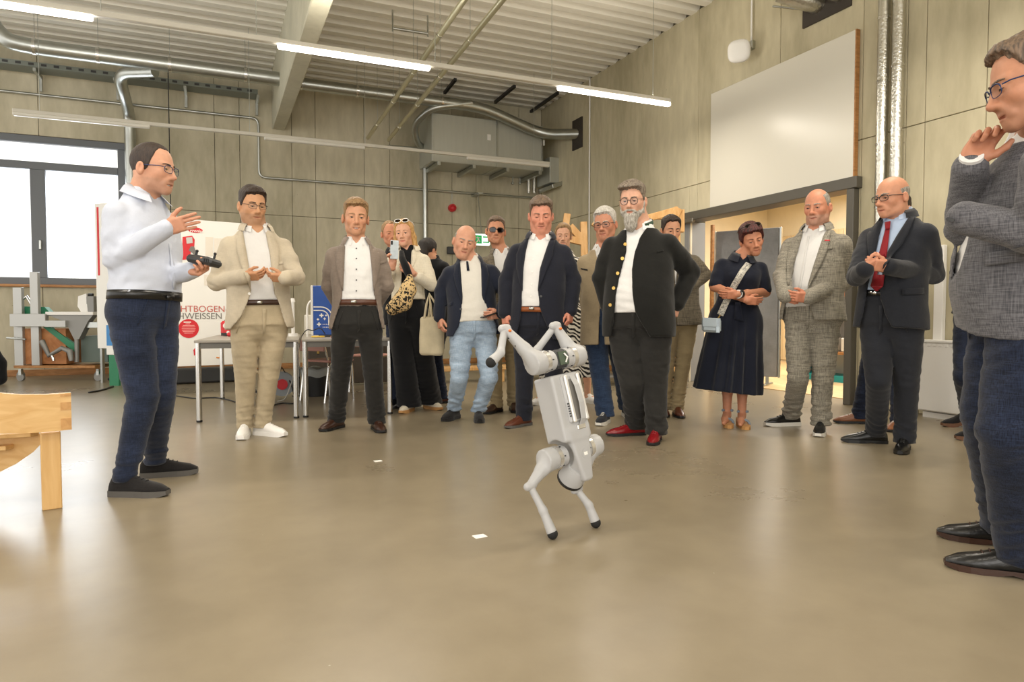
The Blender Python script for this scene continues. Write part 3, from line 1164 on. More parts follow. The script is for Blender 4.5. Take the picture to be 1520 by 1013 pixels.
def person(S):
    """S holds pixel readings of the joints; everything below is built in metres at the place where the person stands"""
    sc = S.get('sc', 1.0)
    feet = S['feet']
    fl = [on_floor(f[0], f[1]) for f in feet]
    D = S.get('D', np.mean([depth_of(p) for p in fl]))
    s = FPX / D
    root_p = (fl[0] + fl[1]) / 2; root_p[2] = 0
    root = empty('person', root_p, S['label'], 'person')
    bear = lambda px: math.atan((760 - px) / FPX)
    face = math.radians(S.get('face', 0)) + bear(S['hip'][0])
    toC = lambda p: at(p[0], p[1], D + (p[2] if len(p) > 2 else 0))
    P, N = toC(S['hip']), toC(S['neck']) + cZ * S.get('nup', .05) * sc
    T = Torso(P, N, face, FEMALE if S.get('fem') else MALE, S.get('gw', 1), S.get('belly', 0), sc, S.get('depth', 1), S.get('chest', 0))
    hv = S.get('vox', .0042)
    # ---------------- head
    hx, ht, hb = S['head'][:3]
    hdz = S['head'][3] if len(S['head']) > 3 else 0
    Dh = D + hdz
    hs = (hb - ht) / (FPX / Dh) / .235
    hs = min(max(hs, .88), S.get('hsmax', 1.16))
    hc = at(hx, (ht + hb) / 2, Dh)
    hy, hp, hr = [math.radians(v) for v in S.get('look', (S.get('face', 0), 8, 0))]
    hy += bear(hx)
    fw = (-cH * math.cos(hy) + cR * math.sin(hy))
    lf = np.cross(cZ, fw)
    f2 = fw * math.cos(hp) - cZ * math.sin(hp); u2 = cZ * math.cos(hp) + fw * math.sin(hp)
    lf, u2 = lf * math.cos(hr) - u2 * math.sin(hr), u2 * math.cos(hr) + lf * math.sin(hr)
    RH = np.stack([lf, f2, u2])                                            # rows: local axes in world
    nl = RH @ (T.pt(0, -.012, .93) - hc)
    S['looks']['down'] = RH @ (-T.u + T.w * .15)
    HV, HQ, HC, hparts = make_head(S['looks'], hs, nl, hv)
    HW = hc + HV @ RH
    BV, BQ, BC = [HW], [HQ], [HC]
    nb = len(HW)
    skin = np.array(hexc(S['looks'].get('skin', '#c99477')))
    # ---------------- arms
    arms = S['arms']
    sho = {}
    for side, sg in (('A', -1), ('B', 1)):
        sho[side] = T.pt(sg * np.interp(.74, T.t, T.a) * .95, -.005, .765 + S.get('shrug', 0))
        if 's' + side in S:
            sho[side] = toC(S['s' + side])
    J = {}
    for side in 'AB':
        a = arms[side]
        J[side] = (sho[side], toC(a['e']), toC(a['w']))
    for side in 'AB':
        a = arms[side]
        if a.get('h'):
            fd, td, curl, th = a['h']
            W_, Q_ = hand_world(J[side][2], cvec(*fd), cvec(*td), side == 'A', curl, th, S.get('hand', 1.0) * sc, hv if hv < .0038 else .0042)
            BV.append(W_); BQ.append(Q_ + nb); nb += len(W_)
            BC.append(np.tile(skin * np.array([1.0, .93, .92]), (len(W_), 1)))
    # inner body that joins head, arms and hands under the clothes
    F = Fld(np.min([N - .3, P - .3] + [p - .07 for q in J.values() for p in q], 0), np.max([N + .3, P + .3] + [p + .07 for q in J.values() for p in q], 0), .017)
    F.add(T.sd(-.03, .22, .97), None, None)
    for side in 'AB':
        a_, b_, c_ = J[side]
        F.path([T.pt(0, 0, .72), a_ * .8 + T.pt(0, 0, .72) * .2, a_ * .3 + b_ * .7, b_, b_ * .35 + c_ * .65, c_], [.05, .042, .036, .036, .032, .027], .02)
    if S.get('bare_legs'):
        for i, sg in ((0, -1), (1, 1)):
            F.lo  # legs are joined below the skirt by their own field
    V_, Q_ = F.mesh(); BV.append(V_); BQ.append(Q_ + nb); nb += len(V_); BC.append(np.tile(skin, (len(V_), 1)))
    if S.get('bare_arms'):
        for side in 'AB':
            F = Fld(np.minimum(J[side][1], J[side][2]) - .08, np.maximum(J[side][1], J[side][2]) + .08, .006)
            a_, b_ = J[side][1], J[side][2]
            F.cone(a_ + (J[side][0] - a_) * .2, a_, .043, .040); F.cone(a_, b_, .039, .026, .02)
            V_, Q_ = F.mesh(); BV.append(V_); BQ.append(Q_ + nb); nb += len(V_); BC.append(np.tile(skin, (len(V_), 1)))
    if S.get('bare_legs'):
        for i in (0, 1):
            q = fl[i]
            fa_ = math.radians(feet[i][2]) + bear(feet[i][0]); dd = -cH * math.cos(fa_) + cR * math.sin(fa_)
            zf = S.get('heel', .03)
            F = Fld(q - [.3, .3, 0], q + [.3, .3, 1.0], .008)
            kn = q + [0, 0, .52] + (P - q) * [.25, .25, 0]; hp0 = T.pt((-.08, .08)[i], 0, -.05)
            F.path([q + [0, 0, .09 + zf], q + [0, 0, .17 + zf], q + [0, 0, .34] - dd * .015, kn, hp0], [.036, .037, .054, .056, .085], .01)
            F.path([q + [0, 0, .05 + zf], q + dd * .09 + [0, 0, .035 + zf * .6], q + dd * .15 + [0, 0, .022 + zf * .4]], [.036, .030, .018], .015)
            F.ball(q - dd * .03 + [0, 0, .03 + zf], .03, .02)
            V_, Q_ = F.mesh(); BV.append(V_); BQ.append(Q_ + nb); nb += len(V_); BC.append(np.tile(skin, (len(V_), 1)))
    obj_np('body', np.concatenate(BV), np.concatenate(BQ), M_skin, root, np.concatenate(BC))
    gobj = None
    for (nm, V_, Q_, m_) in hparts:
        W_ = hc + (np.asarray(V_) * hs) @ RH
        cols = None
        par = root
        if isinstance(m_, tuple):
            m_, cols = m_
        if nm == 'lens':
            par = gobj
        if isinstance(Q_, list):
            mb = MB(); mb.v = [tuple(p) for p in W_]; mb.f = Q_; mb.s = [True] * len(Q_)
            o = mb.build(nm, m_, par)
        else:
            o = obj_np(nm, W_, Q_, m_, par, cols)
        if nm == 'glasses':
            gobj = o
    # ---------------- trousers
    legp = []
    tr = S.get('trousers')
    hipz = P
    for i, sg in ((0, -1), (1, 1)):
        q = fl[i] + [0, 0, .095]
        hp_ = T.pt(sg * .088 * sc * S.get('gw', 1), -.005, .02)
        if S.get('kn'):
            k_ = toC(S['kn'][i])
        else:
            k_ = hp_ * .47 + q * .53 + T.w * .02
        legp.append((hp_, k_, q))
    tr_field = None
    if tr:
        rad = tr.get('r', LEGR); rs = tr.get('rs', 1.0) * sc
        allp = np.array([p for l_ in legp for p in l_] + [P + T.u * .12, P - T.u * .1])
        z_hem = tr.get('hem', .045)

        def leg_path(l_):
            a, b, c = l_
            c = c + (c - b) / np.linalg.norm(c - b) * (.095 - z_hem)
            pts, rr = [], []
            for t in np.linspace(0, 1, 9):
                pts.append((1 - 2 * t) * a + 2 * t * b if t <= .5 else (2 - 2 * t) * b + (2 * t - 1) * c)
                rr.append(np.interp(t, [p[0] for p in rad], [p[1] for p in rad]) * rs)
            return pts, rr

        def fill(F):
            for l_ in legp:
                pts, rr = leg_path(l_)
                F.path(pts, rr, .004)
            F.add(T.sd(.004, -.16, tr.get('top', .19)), P - .3, P + .3, .03)
        F = Fld(allp.min(0) - .17, allp.max(0) + .17, S.get('tvox', .0115))
        for l_ in legp:
            pts, rr = leg_path(l_)
            for i in range(8):
                F.cone(pts[i], pts[i + 1], rr[i], rr[i + 1], 0.006)
        G = Fld(allp.min(0) - .17, allp.max(0) + .17, S.get('tvox', .0115))
        G.add(T.sd(.003, -.02, tr.get('top', .19)), P - .33, P + .33, 0)
        ce = T.pt(0, -.006, -.03)
        G.ball(ce, np.array([.125 * S.get('gw', 1), .118 * S.get('depth', 1), .105]) * sc, .05, R=np.stack([T.l, T.w, T.u]))
        F.F = smin(F.F, G.F, .04)
        sl, (X, Y, Z) = F.sub()
        F.F = np.maximum(F.F, ((T.loc(X, Y, Z)[2] - tr.get('top', .19)) * T.L).astype(np.float32))
        sl, (X, Y, Z) = F.sub()
        wr_ = tr.get('wr', 1.0)
        amp = 1.7 * (.004 * np.exp(-((Z - .14) / .12) ** 2) * 1.6 + .0032 * np.exp(-((Z - .52) / .14) ** 2) + .0028 * np.exp(-((Z - .80) / .1) ** 2))
        F.F += (wr_ * amp * wob(X, Y, Z, (26, 26, 85), S.get('seed', 1)) + .0012 * wr_ * wob(X, Y, Z, (40, 40, 22), 9)).astype(np.float32)
        F.F = np.maximum(F.F, (z_hem - Z).astype(np.float32) + 0 * F.F)
        tv, tq = F.mesh()
        tro = obj_np('trousers', tv, tq, tr['mat'], root)
        tr_bvh = bvh_of(tv, tq)
        if tr.get('fly', True):
            ft = lambda x, t: proj(T.pt(x, np.interp(t, T.t, T.bf) + .02, t))
            drape([tr_bvh], [ft(-.003, .13), ft(.026, .13), ft(.016, -.10), ft(-.003, -.13)], 2, 5, .005, .005, tr['mat'], 'fly', tro, D)
            for sg in (-1, 1):
                w0 = np.interp(.1, T.t, T.a)
                drape([tr_bvh], [ft(sg * w0 * .62, .12), ft(sg * w0 * .66, .12), ft(sg * w0 * .93, -.10), ft(sg * w0 * .89, -.10)], 1, 5, .004, .005, tr['mat'], 'pocket_edge', tro, D)
    # ---------------- shirt / top
    zpx = lambda y: T_of(y)

    def T_of(py):                                                           # torso t of a picture row
        p = at(S['hip'][0], py, D)
        return float(np.dot(p - P, T.u) / T.L)
    bl = []
    top = S.get('shirt')
    jk = S.get('jacket')
    lo = np.minimum(P - .40, N - .42); hi = np.maximum(P + .40, N + .42)
    for side in 'AB':
        for p in J[side]:
            lo = np.minimum(lo, p - .11); hi = np.maximum(hi, p + .11)
    if top:
        t0 = T_of(top['hem']) if 'hem' in top else .12
        F = Fld(lo, hi, S.get('svox', .011))
        F.add(T.sd(top.get('off', .006), t0, 1.02, flare=top.get('flare', 0), flare_t=.3), None, None)
        if top.get('sleeves'):
            r0 = top.get('sr', (.068, .060, .054, .040))
            for side in 'AB':
                a, b, c = J[side]
                if top['sleeves'] == 'short':
                    F.path([a, a * .25 + b * .75], [r0[0], r0[1]], .015)
                else:
                    F.path([a, (a + b) / 2, b, c], [r0[0], r0[1], r0[2], r0[3]], .015)
        sl, (X, Y, Z) = F.sub()
        lx, ly, t = T.loc(X, Y, Z)
        F.F += (top.get('wr', 1.0) * (.0028 * wob(X, Y, Z, (30, 30, 38), 21 + S.get('seed', 1)) + .004 * np.exp(-((t - .2) / .14) ** 2) * wob(X, Y, Z, (22, 22, 60), 5))).astype(np.float32)
        if top.get('sleeves'):
            cr_ = 0
            for side in 'AB':
                e_ = J[side][1]
                g_ = np.exp(-((X - e_[0]) ** 2 + (Y - e_[1]) ** 2 + (Z - e_[2]) ** 2) / .014)
                cr_ = cr_ + g_
            F.F += (top.get('wr', 1.0) * .005 * cr_ * wob(X, Y, Z, (55, 55, 45), 14)).astype(np.float32)
        F.F = np.maximum(F.F, np.maximum((t0 - t) * T.L, (t - 1.0) * T.L).astype(np.float32) * (np.abs(lx) < .2) + F.F * (np.abs(lx) >= .2)) if not top.get('sleeves') else F.F
        if co_open(S):
            vn = np.minimum(.030 * sc - np.abs(lx) - (.985 - t) * S['collar'].get('vs', .40), ly)
            F.F = np.maximum(F.F, np.minimum(vn, T.sd(-.012, -.2, 1.2)(X, Y, Z))).astype(np.float32)
        sv, sq = F.mesh()
        sh_o = obj_np(top.get('name', 'shirt'), sv, sq, top['mat'], root)
        bl.append(bvh_of(sv, sq))
        sh_parent = sh_o
        shirtF = F
    # ---------------- jacket
    if jk:
        h = S.get('jvox', .0095)
        t0 = T_of(jk['hem'])
        F = Fld(lo, hi, h)
        F.add(T.sd(jk.get('off', .020), t0, .925, flare=jk.get('flare', .018), flare_t=.25), None, None)
        r0 = np.array(jk.get('sr', (.076, .070, .062, .052))) * jk.get('sk', 1.0)
        for side in 'AB':
            a, b, c = J[side]
            F.cone(a, (a + b) / 2, r0[0], r0[1], .028)
        sl, (X, Y, Z) = F.sub()
        lx, ly, t = T.loc(X, Y, Z)
        cr_ = 0
        for side in 'AB':
            for e_, k_ in ((J[side][1], 1.0), (J[side][0] * .45 + J[side][1] * .55, .4)):
                cr_ = cr_ + k_ * np.exp(-((X - e_[0]) ** 2 + (Y - e_[1]) ** 2 + (Z - e_[2]) ** 2) / .012)
        wr_ = jk.get('wr', 1.0)
        cl = curve(jk['open'])
        # the open front, cut down to the clothes beneath
        gx, gy, gz = X - C0[0], Y - C0[1], Z - C0[2]
        dep = gx * cF[0] + gy * cF[1] + gz * cF[2]
        u_ = 760 + FPX * (gx * cR[0] + gy * cR[1] + gz * cR[2]) / dep
        v_ = 506.5 - FPX * (gx * cU[0] + gy * cU[1] + gz * cU[2]) / dep
        op = np.minimum(u_ - cl(v_, 1), cl(v_, 2) - u_) * (dep / FPX)
        op = np.minimum(op, ly + jk.get('ycut', 0.02))
        inner = np.minimum(T.sd(.006 - .005, .02, 1.02)(X, Y, Z), T.sd(-.004, .0, .2)(X, Y, Z))
        if tr:
            for l_ in legp:
                pts, rr = leg_path(l_)
                for i in range(4):
                    inner = np.minimum(inner, sd_cone(X, Y, Z, pts[i], pts[i + 1], rr[i] - .004, rr[i + 1] - .004))
        F.F = np.maximum(F.F, np.minimum(op, inner + .002)).astype(np.float32)
        for side in 'AB':
            a, b, c = J[side]
            c2 = b + (c - b) * jk.get('slen', .97)
            F.path([a * .55 + b * .45, (a + b) / 2, b, c2], [r0[0] * .97, r0[1], r0[2], r0[3]], .010)
        F.F += (wr_ * (.0062 * cr_ * wob(X, Y, Z, (45, 45, 50), 31 + S.get('seed', 1)) + .0024 * wob(X, Y, Z, (18, 18, 26), 8))).astype(np.float32)
        jv, jq = F.mesh()
        jo = obj_np(jk.get('name', 'jacket'), jv, jq, jk['mat'], root)
        jb = bvh_of(jv, jq)
        bl = [jb] + bl
        # lapels
        if jk.get('lapel', 'notch') and jk.get('lap'):
            y0, y1 = jk['lap']                                              # collar row, button row
            wl = jk.get('lw', .078) * s
            for k, sgn in ((1, -1), (2, 1)):
                fsh = jk.get('lsh', (1, 1))[k - 1]

                def fn(u, v, k=k, sgn=sgn, fsh=fsh):
                    y = y0 + (y1 - y0) * v
                    w_ = np.interp(v, [0, .22, .30, .34, .55, .8, 1.0], [.55, .82, .86, 1.0, .82, .45, .04]) * wl * fsh
                    x = cl(y, k)
                    return (x - sgn * 1.0 * (s / 200) + sgn * w_ * u, y - (w_ * .18 * u if v < .5 else 0))
                drape([jb], fn, 4, 14, .015, .013, jk.get('lmat', jk['mat']), 'lapel', jo, D)
        for b in jk.get('buttons', ()):
            hit_button(bl, b, s, D, jk.get('bmat', M_darkgrey), jo, jk.get('br', .010))
        for q in jk.get('patches', ()):
            drape(bl, q[0], 4, 3, q[3] if len(q) > 3 else .006, .005, q[1], q[2], jo, D)
        for side in 'AB':                                                   # shirt cuffs
            if arms[side].get('cuff'):
                a, b, c = J[side]
                d_ = nrm(c - b)
                MB().tube([c - d_ * .05, c + d_ * arms[side].get('cl', .012)], [.040, .036], 16).build('cuff', arms[side]['cuff'], root)
    # ---------------- shirt collar
    co = S.get('collar')

    def collar_ring(a0, r_top, r_bot, top_b, top_f, h_b, h_f, rf, fold=.006, n=30):
        """a turned-down collar: band inside, leaf outside; a0 = half the gap in front"""
        band, crest, leaf = [], [], []
        for k in range(n + 1):
            a = a0 + (2 * math.pi - 2 * a0) * k / n
            fr_ = (.5 + .5 * math.cos(a)) ** 1.4
            dr = T.w * math.cos(a) + T.l * math.sin(a)
            zt_ = (top_b * (1 - fr_) + top_f * fr_) * sc
            hh = (h_b * (1 - fr_ ** 2) + h_f * fr_ ** 2) * sc
            band.append(N + (dr * (r_top + .004) + T.u * 0) * 1.0 * 1 + T.u * (zt_ - hh * .8) - T.w * .006)
            crest.append(N + dr * r_top + T.u * zt_ - T.w * .006)
            leaf.append(N + dr * (r_bot + rf * fr_ ** 2) + T.u * (zt_ - hh) - T.w * .006)
        mid = [c + (l - c) * .35 + nrm(l - N) * fold for c, l in zip(crest, leaf)]
        V = band + crest + mid + leaf
        m_ = n + 1
        mb = MB()
        mb.add(V, [(r * m_ + k, r * m_ + k + 1, (r + 1) * m_ + k + 1, (r + 1) * m_ + k) for r in range(3) for k in range(n)], True)
        return mb
    rN = .064 * sc + S['looks'].get('neckr', 0) + S['looks'].get('fat', 0) * .8
    if co:
        par = sh_o if top else root
        collar_ring(co.get('gap', .50) * .9, rN, rN + .019 + co.get('lift', 0) * 1.3, .040, -.016, .050, .066 + co.get('lift', 0) * .6, .020 + co.get('lift', 0) * 1.6, .006).build('collar', co['mat'], par)
    if jk and jk.get('stand'):
        collar_ring(.62, rN + .014, rN + .018, .036, -.034, .05, .05, .016, .002).build('stand_collar', jk['stand'], jo)
    if S.get('dcollar'):
        collar_ring(.36, rN + .006, rN + .046, .030, -.02, .06, .08, .035).build('collar', S['dcollar'], root)
    if jk and jk.get('lap'):
        collar_ring(.80, rN + .016, rN + .050, .030, -.020, .055, .06, .012, .010).build('jacket_collar', jk.get('lmat', jk['mat']), jo)
    for q in S.get('patches', ()):
        drape(bl + ([tr_bvh] if tr else []), q[0], q[4] if len(q) > 4 else 4, q[5] if len(q) > 5 else 4, q[3] if len(q) > 3 else .007, .005, q[1], q[2], sh_o if (top and q[2] in ('placket', 'tie', 'stripe', 'badge')) else root, D)
    for b in S.get('buttons', ()):
        hit_button(bl, b, s, D, S.get('btmat', M_darkgrey), sh_o, S.get('btr', .0055))
    # ---------------- belt
    be = S.get('belt')
    if be:
        tb = T_of(be['y']); hw = be.get('w', .019)
        n = 40
        def ring_at(t, off):
            a = np.interp(t, T.t, T.a) + off; bf = np.interp(t, T.t, T.bf) + off; bb = np.interp(t, T.t, T.bb) + off
            r = []
            for k in range(n):
                th = 2 * math.pi * k / n
                c_, s_ = math.cos(th), math.sin(th)
                b_ = bf if s_ > 0 else bb
                q = (abs(c_) ** 2.3 + abs(s_) ** 2.3) ** (-1 / 2.3)
                r.append(T.pt(c_ * q * a, s_ * q * b_, t))
            return r
        mb = MB(); o_ = be.get('off', .012)
        mb.loft([ring_at(tb - hw / T.L, o_ - .01), ring_at(tb - hw / T.L, o_), ring_at(tb + hw / T.L, o_), ring_at(tb + hw / T.L, o_ - .01)], cap=False)
        bo = mb.build('belt', be['mat'], root)
        bb_ = bvh_of(np.array(mb.v), mb.f)
        bx, by = be.get('buckle', (S['hip'][0], be['y']))
        w_ = .022 * s; h_ = hw * 1.15 * s
        drape([bb_], [(bx - w_, by - h_), (bx + w_, by - h_), (bx + w_, by + h_), (bx - w_, by + h_)], 2, 2, .008, .007, be.get('bmat', M_chrome), 'buckle', bo, D)
    # ---------------- dress
    dr = S.get('dress')
    if dr:
        t0 = T_of(dr['hem'])
        F = Fld(np.minimum(lo, [P[0] - .5, P[1] - .5, P[2] + t0 * T.L - .1]), np.maximum(hi, [P[0] + .5, P[1] + .5, 0]), .0105)
        F.add(T.sd(.012, t0, .96, flare=dr['flare'], flare_t=.22, fold=dr.get('fold', .012), nf=11), None, None)
        for side in 'AB':
            a, b, c = J[side]
            F.path([a, (a + b) / 2, a * .12 + b * .88], [.066, .060, .058], .02)
        sl, (X, Y, Z) = F.sub()
        F.F += (.0022 * wob(X, Y, Z, (28, 28, 30), 3)).astype(np.float32)
        lx, ly, t = T.loc(X, Y, Z)
        vn = np.minimum(.055 - np.abs(lx) - (1.0 - t) * .42, ly)            # V neck
        F.F = np.maximum(F.F, np.minimum(vn, T.sd(-.004, -.2, 1.2)(X, Y, Z))).astype(np.float32)
        dv, dq = F.mesh()
        obj_np('dress', dv, dq, dr['mat'], root)
        bl = [bvh_of(dv, dq)] + bl
        S['_bl'] = bl
    # ---------------- shoes
    sh = S.get('shoes')
    if sh:
        for i in (0, 1):
            shoe(root, fl[i], math.radians(feet[i][2]) + bear(feet[i][0]), sh['mat'], sh.get('sole', M_black), sh.get('L', .29) * sc, sh.get('W', .048), sh.get('style', 'dress'), sh.get('lace'), (feet[i][3] if len(feet[i]) > 3 else 0))
    S['_T'], S['_root'], S['_D'], S['_s'], S['_bl'], S['_J'], S['_hc'], S['_RH'], S['_hs'] = T, root, D, s, bl, J, hc, RH, hs
    return S


def proj(p):
    q = np.asarray(p) - C0
    d = np.dot(q, cF)
    return (760 + FPX * np.dot(q, cR) / d, 506.5 - FPX * np.dot(q, cU) / d)


def hit_button(bl, b, s, D, mat, parent, r):
    rr = ray(b[0], b[1]); rn = nrm(rr); best = None
    for q in bl:
        hit = q.ray_cast(Vector(C0), Vector(rn))
        if hit[0] is not None and (best is None or hit[3] < best[3]):
            best = hit
    if best is None:
        return
    p, n = np.array(best[0]), np.array(best[1])
    if np.dot(n, rn) > 0:
        n = -n
    n = nrm(n * .5 - rn * .8)
    MB().cyl(p - n * .004, p + n * .006, r, 12).build('button', mat, parent)
# ------------------------------------------------------------------ the room
XR, YB, ZC = 6.2, 12.75, 5.17          # right wall, back wall, underside of the roof deck
XL, YF = -7.5, -4.5
M_wall = mat_concrete('fair_faced_concrete', '#a7a088', '#d6ceb6', 0.85, 0.7, streak=1)
M_wallr = mat_concrete('fair_faced_concrete_right', '#a9a084', '#d3caad', 0.85, 0.7, streak=1)
M_joint = mat_plain('concrete_joint', '#5d5747', 0.9)
M_floor = mat_concrete('polished_concrete_floor', '#7a6f5c', '#9c9079', 0.27, 0.45, floor=True)
M_deck = mat_plain('painted_steel_deck', '#e4e0d4', 0.45, var=0.04, vscale=3)
M_beam = mat_concrete('concrete_beam', '#b3b09c', '#c9c5b0', 0.8, 1.0)


def struct(o, kind='structure'):
    o['kind'] = kind
    return o


fl = MB().box(((XL + 11) / 2, (YF + YB) / 2, -0.1), (11 - XL, YB - YF + 0.6, 0.2))
floor = struct(fl.build('floor', M_floor, loc=(0, 0, 0)))

# roof deck: trapezoidal steel sheet, ribs parallel to the back wall
mb = MB()
pitch, zt = 0.30, ZC + 0.16
yv = []
y = YF
while y < YB + 0.3:
    yv += [(y, ZC), (y + 0.13, ZC), (y + 0.175, zt), (y + 0.255, zt)]
    y += pitch
V = [(x, yy, zz) for (yy, zz) in yv for x in (XL, XR + 0.3)]
F = [(2 * i, 2 * i + 1, 2 * i + 3, 2 * i + 2) for i in range(len(yv) - 1)]
mb.add(V, F)
ceiling = struct(mb.build('ceiling', M_deck, loc=(0, 0, ZC)))


def wall_panels(parent, axis, fixed, cuts, zcuts, mat, holes=(), th=0.03, face=1, gap=0.007):
    """formwork fields of a concrete wall, each its own piece, standing proud of the joints"""
    for a, b in zip(cuts[:-1], cuts[1:]):
        for z0, z1 in zip(zcuts[:-1], zcuts[1:]):
            rects = [(a, b, z0, z1)]
            for (ha, hb, hz0, hz1) in holes:
                out = []
                for (p, q, r, s) in rects:
                    if ha >= q or hb <= p or hz0 >= s or hz1 <= r:
                        out.append((p, q, r, s)); continue
                    if ha > p: out.append((p, ha, r, s))
                    if hb < q: out.append((hb, q, r, s))
                    m0, m1 = max(p, ha), min(q, hb)
                    if hz0 > r: out.append((m0, m1, r, hz0))
                    if hz1 < s: out.append((m0, m1, hz1, s))
                rects = out
            for (p, q, r, s) in rects:
                if q - p < 0.03 or s - r < 0.03:
                    continue
                c, sz = [(p + q) / 2, fixed, (r + s) / 2], [q - p - gap, th, s - r - gap]
                if axis == 'x':
                    c, sz = [fixed, (p + q) / 2, (r + s) / 2], [th, q - p - gap, s - r - gap]
                MB().box(c, sz, bev=0.004).build('concrete_panel', mat, parent)


# window in the back wall (left): opening in wall coordinates
W0, W1 = on_y(-70, 300, YB)[0], on_y(187, 300, YB)[0]
WZ0, WZ1 = on_y(150, 424, YB)[2], on_y(178, 212, YB)[2]
xs = [XL] + [on_y(p, 300, YB)[0] for p in (-180, -70, 60, 187, 320, 357, 434, 469, 541, 579, 671, 707, 770)] + [XR]
wb = MB()
for (p, q, r, s) in ((XL, W0, 0, zt), (W1, XR + 0.3, 0, zt), (W0, W1, 0, WZ0), (W0, W1, WZ1, zt)):
    wb.box(((p + q) / 2, YB + 0.17, (r + s) / 2), (q - p, 0.30, s - r))
wall_back = struct(wb.build('wall_back', M_joint, loc=(0, YB, 0)))
wall_panels(wall_back, 'y', YB + 0.015, xs, [0.0, 2.72, ZC + 0.02], M_wall, holes=[(W0, W1, WZ0, WZ1)])

# right wall with the wide doorway
DY0, DY1, DZ = on_x(1268, 400, XR)[1], on_x(1022, 400, XR)[1], 2.36
wr = MB()
for (p, q, r, s) in ((YF, DY0, 0, zt), (DY1, YB, 0, zt), (DY0, DY1, DZ, zt)):
    wr.box((XR + 0.16, (p + q) / 2, (r + s) / 2), (0.26, q - p, s - r))
wall_right = struct(wr.build('wall_right', M_joint, loc=(XR, 0, 0)))
ys = [YF, -1.5, 1.0] + sorted([on_x(p, 300, XR)[1] for p in (1460, 1370, 1342, 1277, 1155, 1035, 953, 900, 872)]) + [YB]
zj = on_x(1276, 208, XR)[2]
wall_panels(wall_right, 'x', XR + 0.015, ys, [0.0, zj, ZC + 0.02], M_wallr, holes=[(DY0, DY1, -0.1, DZ)])

# lighter cast strip on the right wall beside the pipes, skirting boards
M_skirt = mat_wood('oak_skirting', '#9a6a3a', '#b98550', 5, (1, 6, 6))
sk = MB().box(((W0 + XR) / 2, YB - 0.012, 0.05), (XR - W0, 0.022, 0.10), bev=0.004)
struct(sk.build('baseboard_back', M_skirt))
sk = MB().box((XR - 0.012, (DY1 + YB) / 2 + 0.1, 0.05), (0.022, YB - DY1 - 0.25, 0.10), bev=0.004)
struct(sk.build('baseboard_right', M_skirt))
sk = MB().box((XR - 0.012, DY0 - 0.16, 0.07), (0.024, 0.16, 0.13), bev=0.004)
struct(sk.build('trim_1', M_skirt))

# window: frame, mullions, three panes
win = empty('window_1', ((W0 + W1) / 2, YB + 0.1, WZ0)); struct(win)
xm = on_y(56, 300, YB)[0]; zm = on_y(60, 246, YB)[2]
fr = MB()
fw = 0.11
for (a, b, r, s) in ((W0, W1, WZ1 - fw, WZ1), (W0, W1, WZ0, WZ0 + fw), (W0, W0 + fw, WZ0 + fw, WZ1 - fw), (W1 - fw, W1, WZ0 + fw, WZ1 - fw), (W0 + fw, W1 - fw, zm - 0.06, zm + 0.06), (xm - 0.1, xm + 0.1, WZ0 + fw, zm - 0.06)):
    fr.box(((a + b) / 2, YB + 0.06, (r + s) / 2), (b - a, 0.09, s - r), bev=0.006)
fr.build('window_frame', mat_plain('grey_window_frame', '#6a6e73', .5), win)
M_pane = mat_glass('window_glass', (0.98, 0.99, 1.0), 0.06)
for (a, b, r, s) in ((W0, W1, zm, WZ1), (W0, xm, WZ0, zm), (xm, W1, WZ0, zm)):
    MB().box(((a + b) / 2, YB + 0.08, (r + s) / 2), (b - a - 0.06, 0.012, s - r - 0.06)).build('pane', M_pane, win)
MB().box(((W0 + W1) / 2, YB - 0.02, WZ0 - 0.02), (W1 - W0 + 0.1, 0.10, 0.04), bev=0.005).build('window_sill', M_skirt, win)
MB().box((xm + 0.02, YB + 0.0, (WZ0 + 0.62)), (0.035, 0.05, 0.15), bev=0.008).build('window_handle', M_galv, win)
# the bright court outside: pale paving and a hedge behind the glass
struct(MB().box((-4, YB + 4.0, -0.15), (20, 7.2, 0.1)).build('ground_outside', mat_plain('pale_paving', '#dcd9d0', 0.9)))

# concrete beam running towards the back wall
b0, b1 = on_y(404, 193, YB)[0], on_y(423, 193, YB)[0]
zb = on_y(413, 193, YB)[2]
bm_ = MB().box(((b0 + b1) / 2, (YB + YF) / 2, (zb + zt) / 2), (b1 - b0, YB - YF, zt - zb), bev=0.012)
struct(bm_.build('beam', M_beam)).name = 'trim_2'

# ---------------------------------------------------------------- doorway and the room behind it
M_dfr = mat_plain('dark_bronze_frame', '#57534a', 0.5)
dd = empty('door_1', (XR, (DY0 + DY1) / 2, 0)); struct(dd)
MB().box((XR + 0.05, (DY0 + DY1) / 2, DZ - 0.02), (0.28, DY1 - DY0 + 0.16, 0.12), bev=0.006).build('door_lintel', M_dfr, dd)
MB().box((XR + 0.05, DY0, DZ / 2 - 0.041), (0.27, 0.09, DZ - 0.082), bev=0.006).build('door_jamb', M_dfr, dd)
MB().box((XR + 0.13, DY1 + 0.03, DZ / 2 - 0.041), (0.29, 0.10, DZ - 0.082), bev=0.006).build('door_jamb', mat_plain('grey_jamb', '#8a8b8b', 0.7), dd)
MB().box((XR + 0.015, DY1 - 0.024, DZ / 2 - 0.041), (0.03, 0.03, DZ - 0.082), bev=0.004).build('door_edge', mat_plain('cream_edge', '#d8cfb8', 0.6), dd)
MB().box((XR - 0.07, DY1 + 0.1, DZ - 0.08), (0.06, 0.6, 0.06), bev=0.01).build('sliding_rail', mat_plain('rail_steel', '#8a867c', 0.4, 0.8), dd)
M_room2 = mat_plain('cream_wall', '#d9cdb2', 0.85, var=0.05)
M_wfl = mat_wood('oak_floor', '#c9a877', '#dcc096', 3, (6, 1, 6), 0.35)
X2 = 10.6
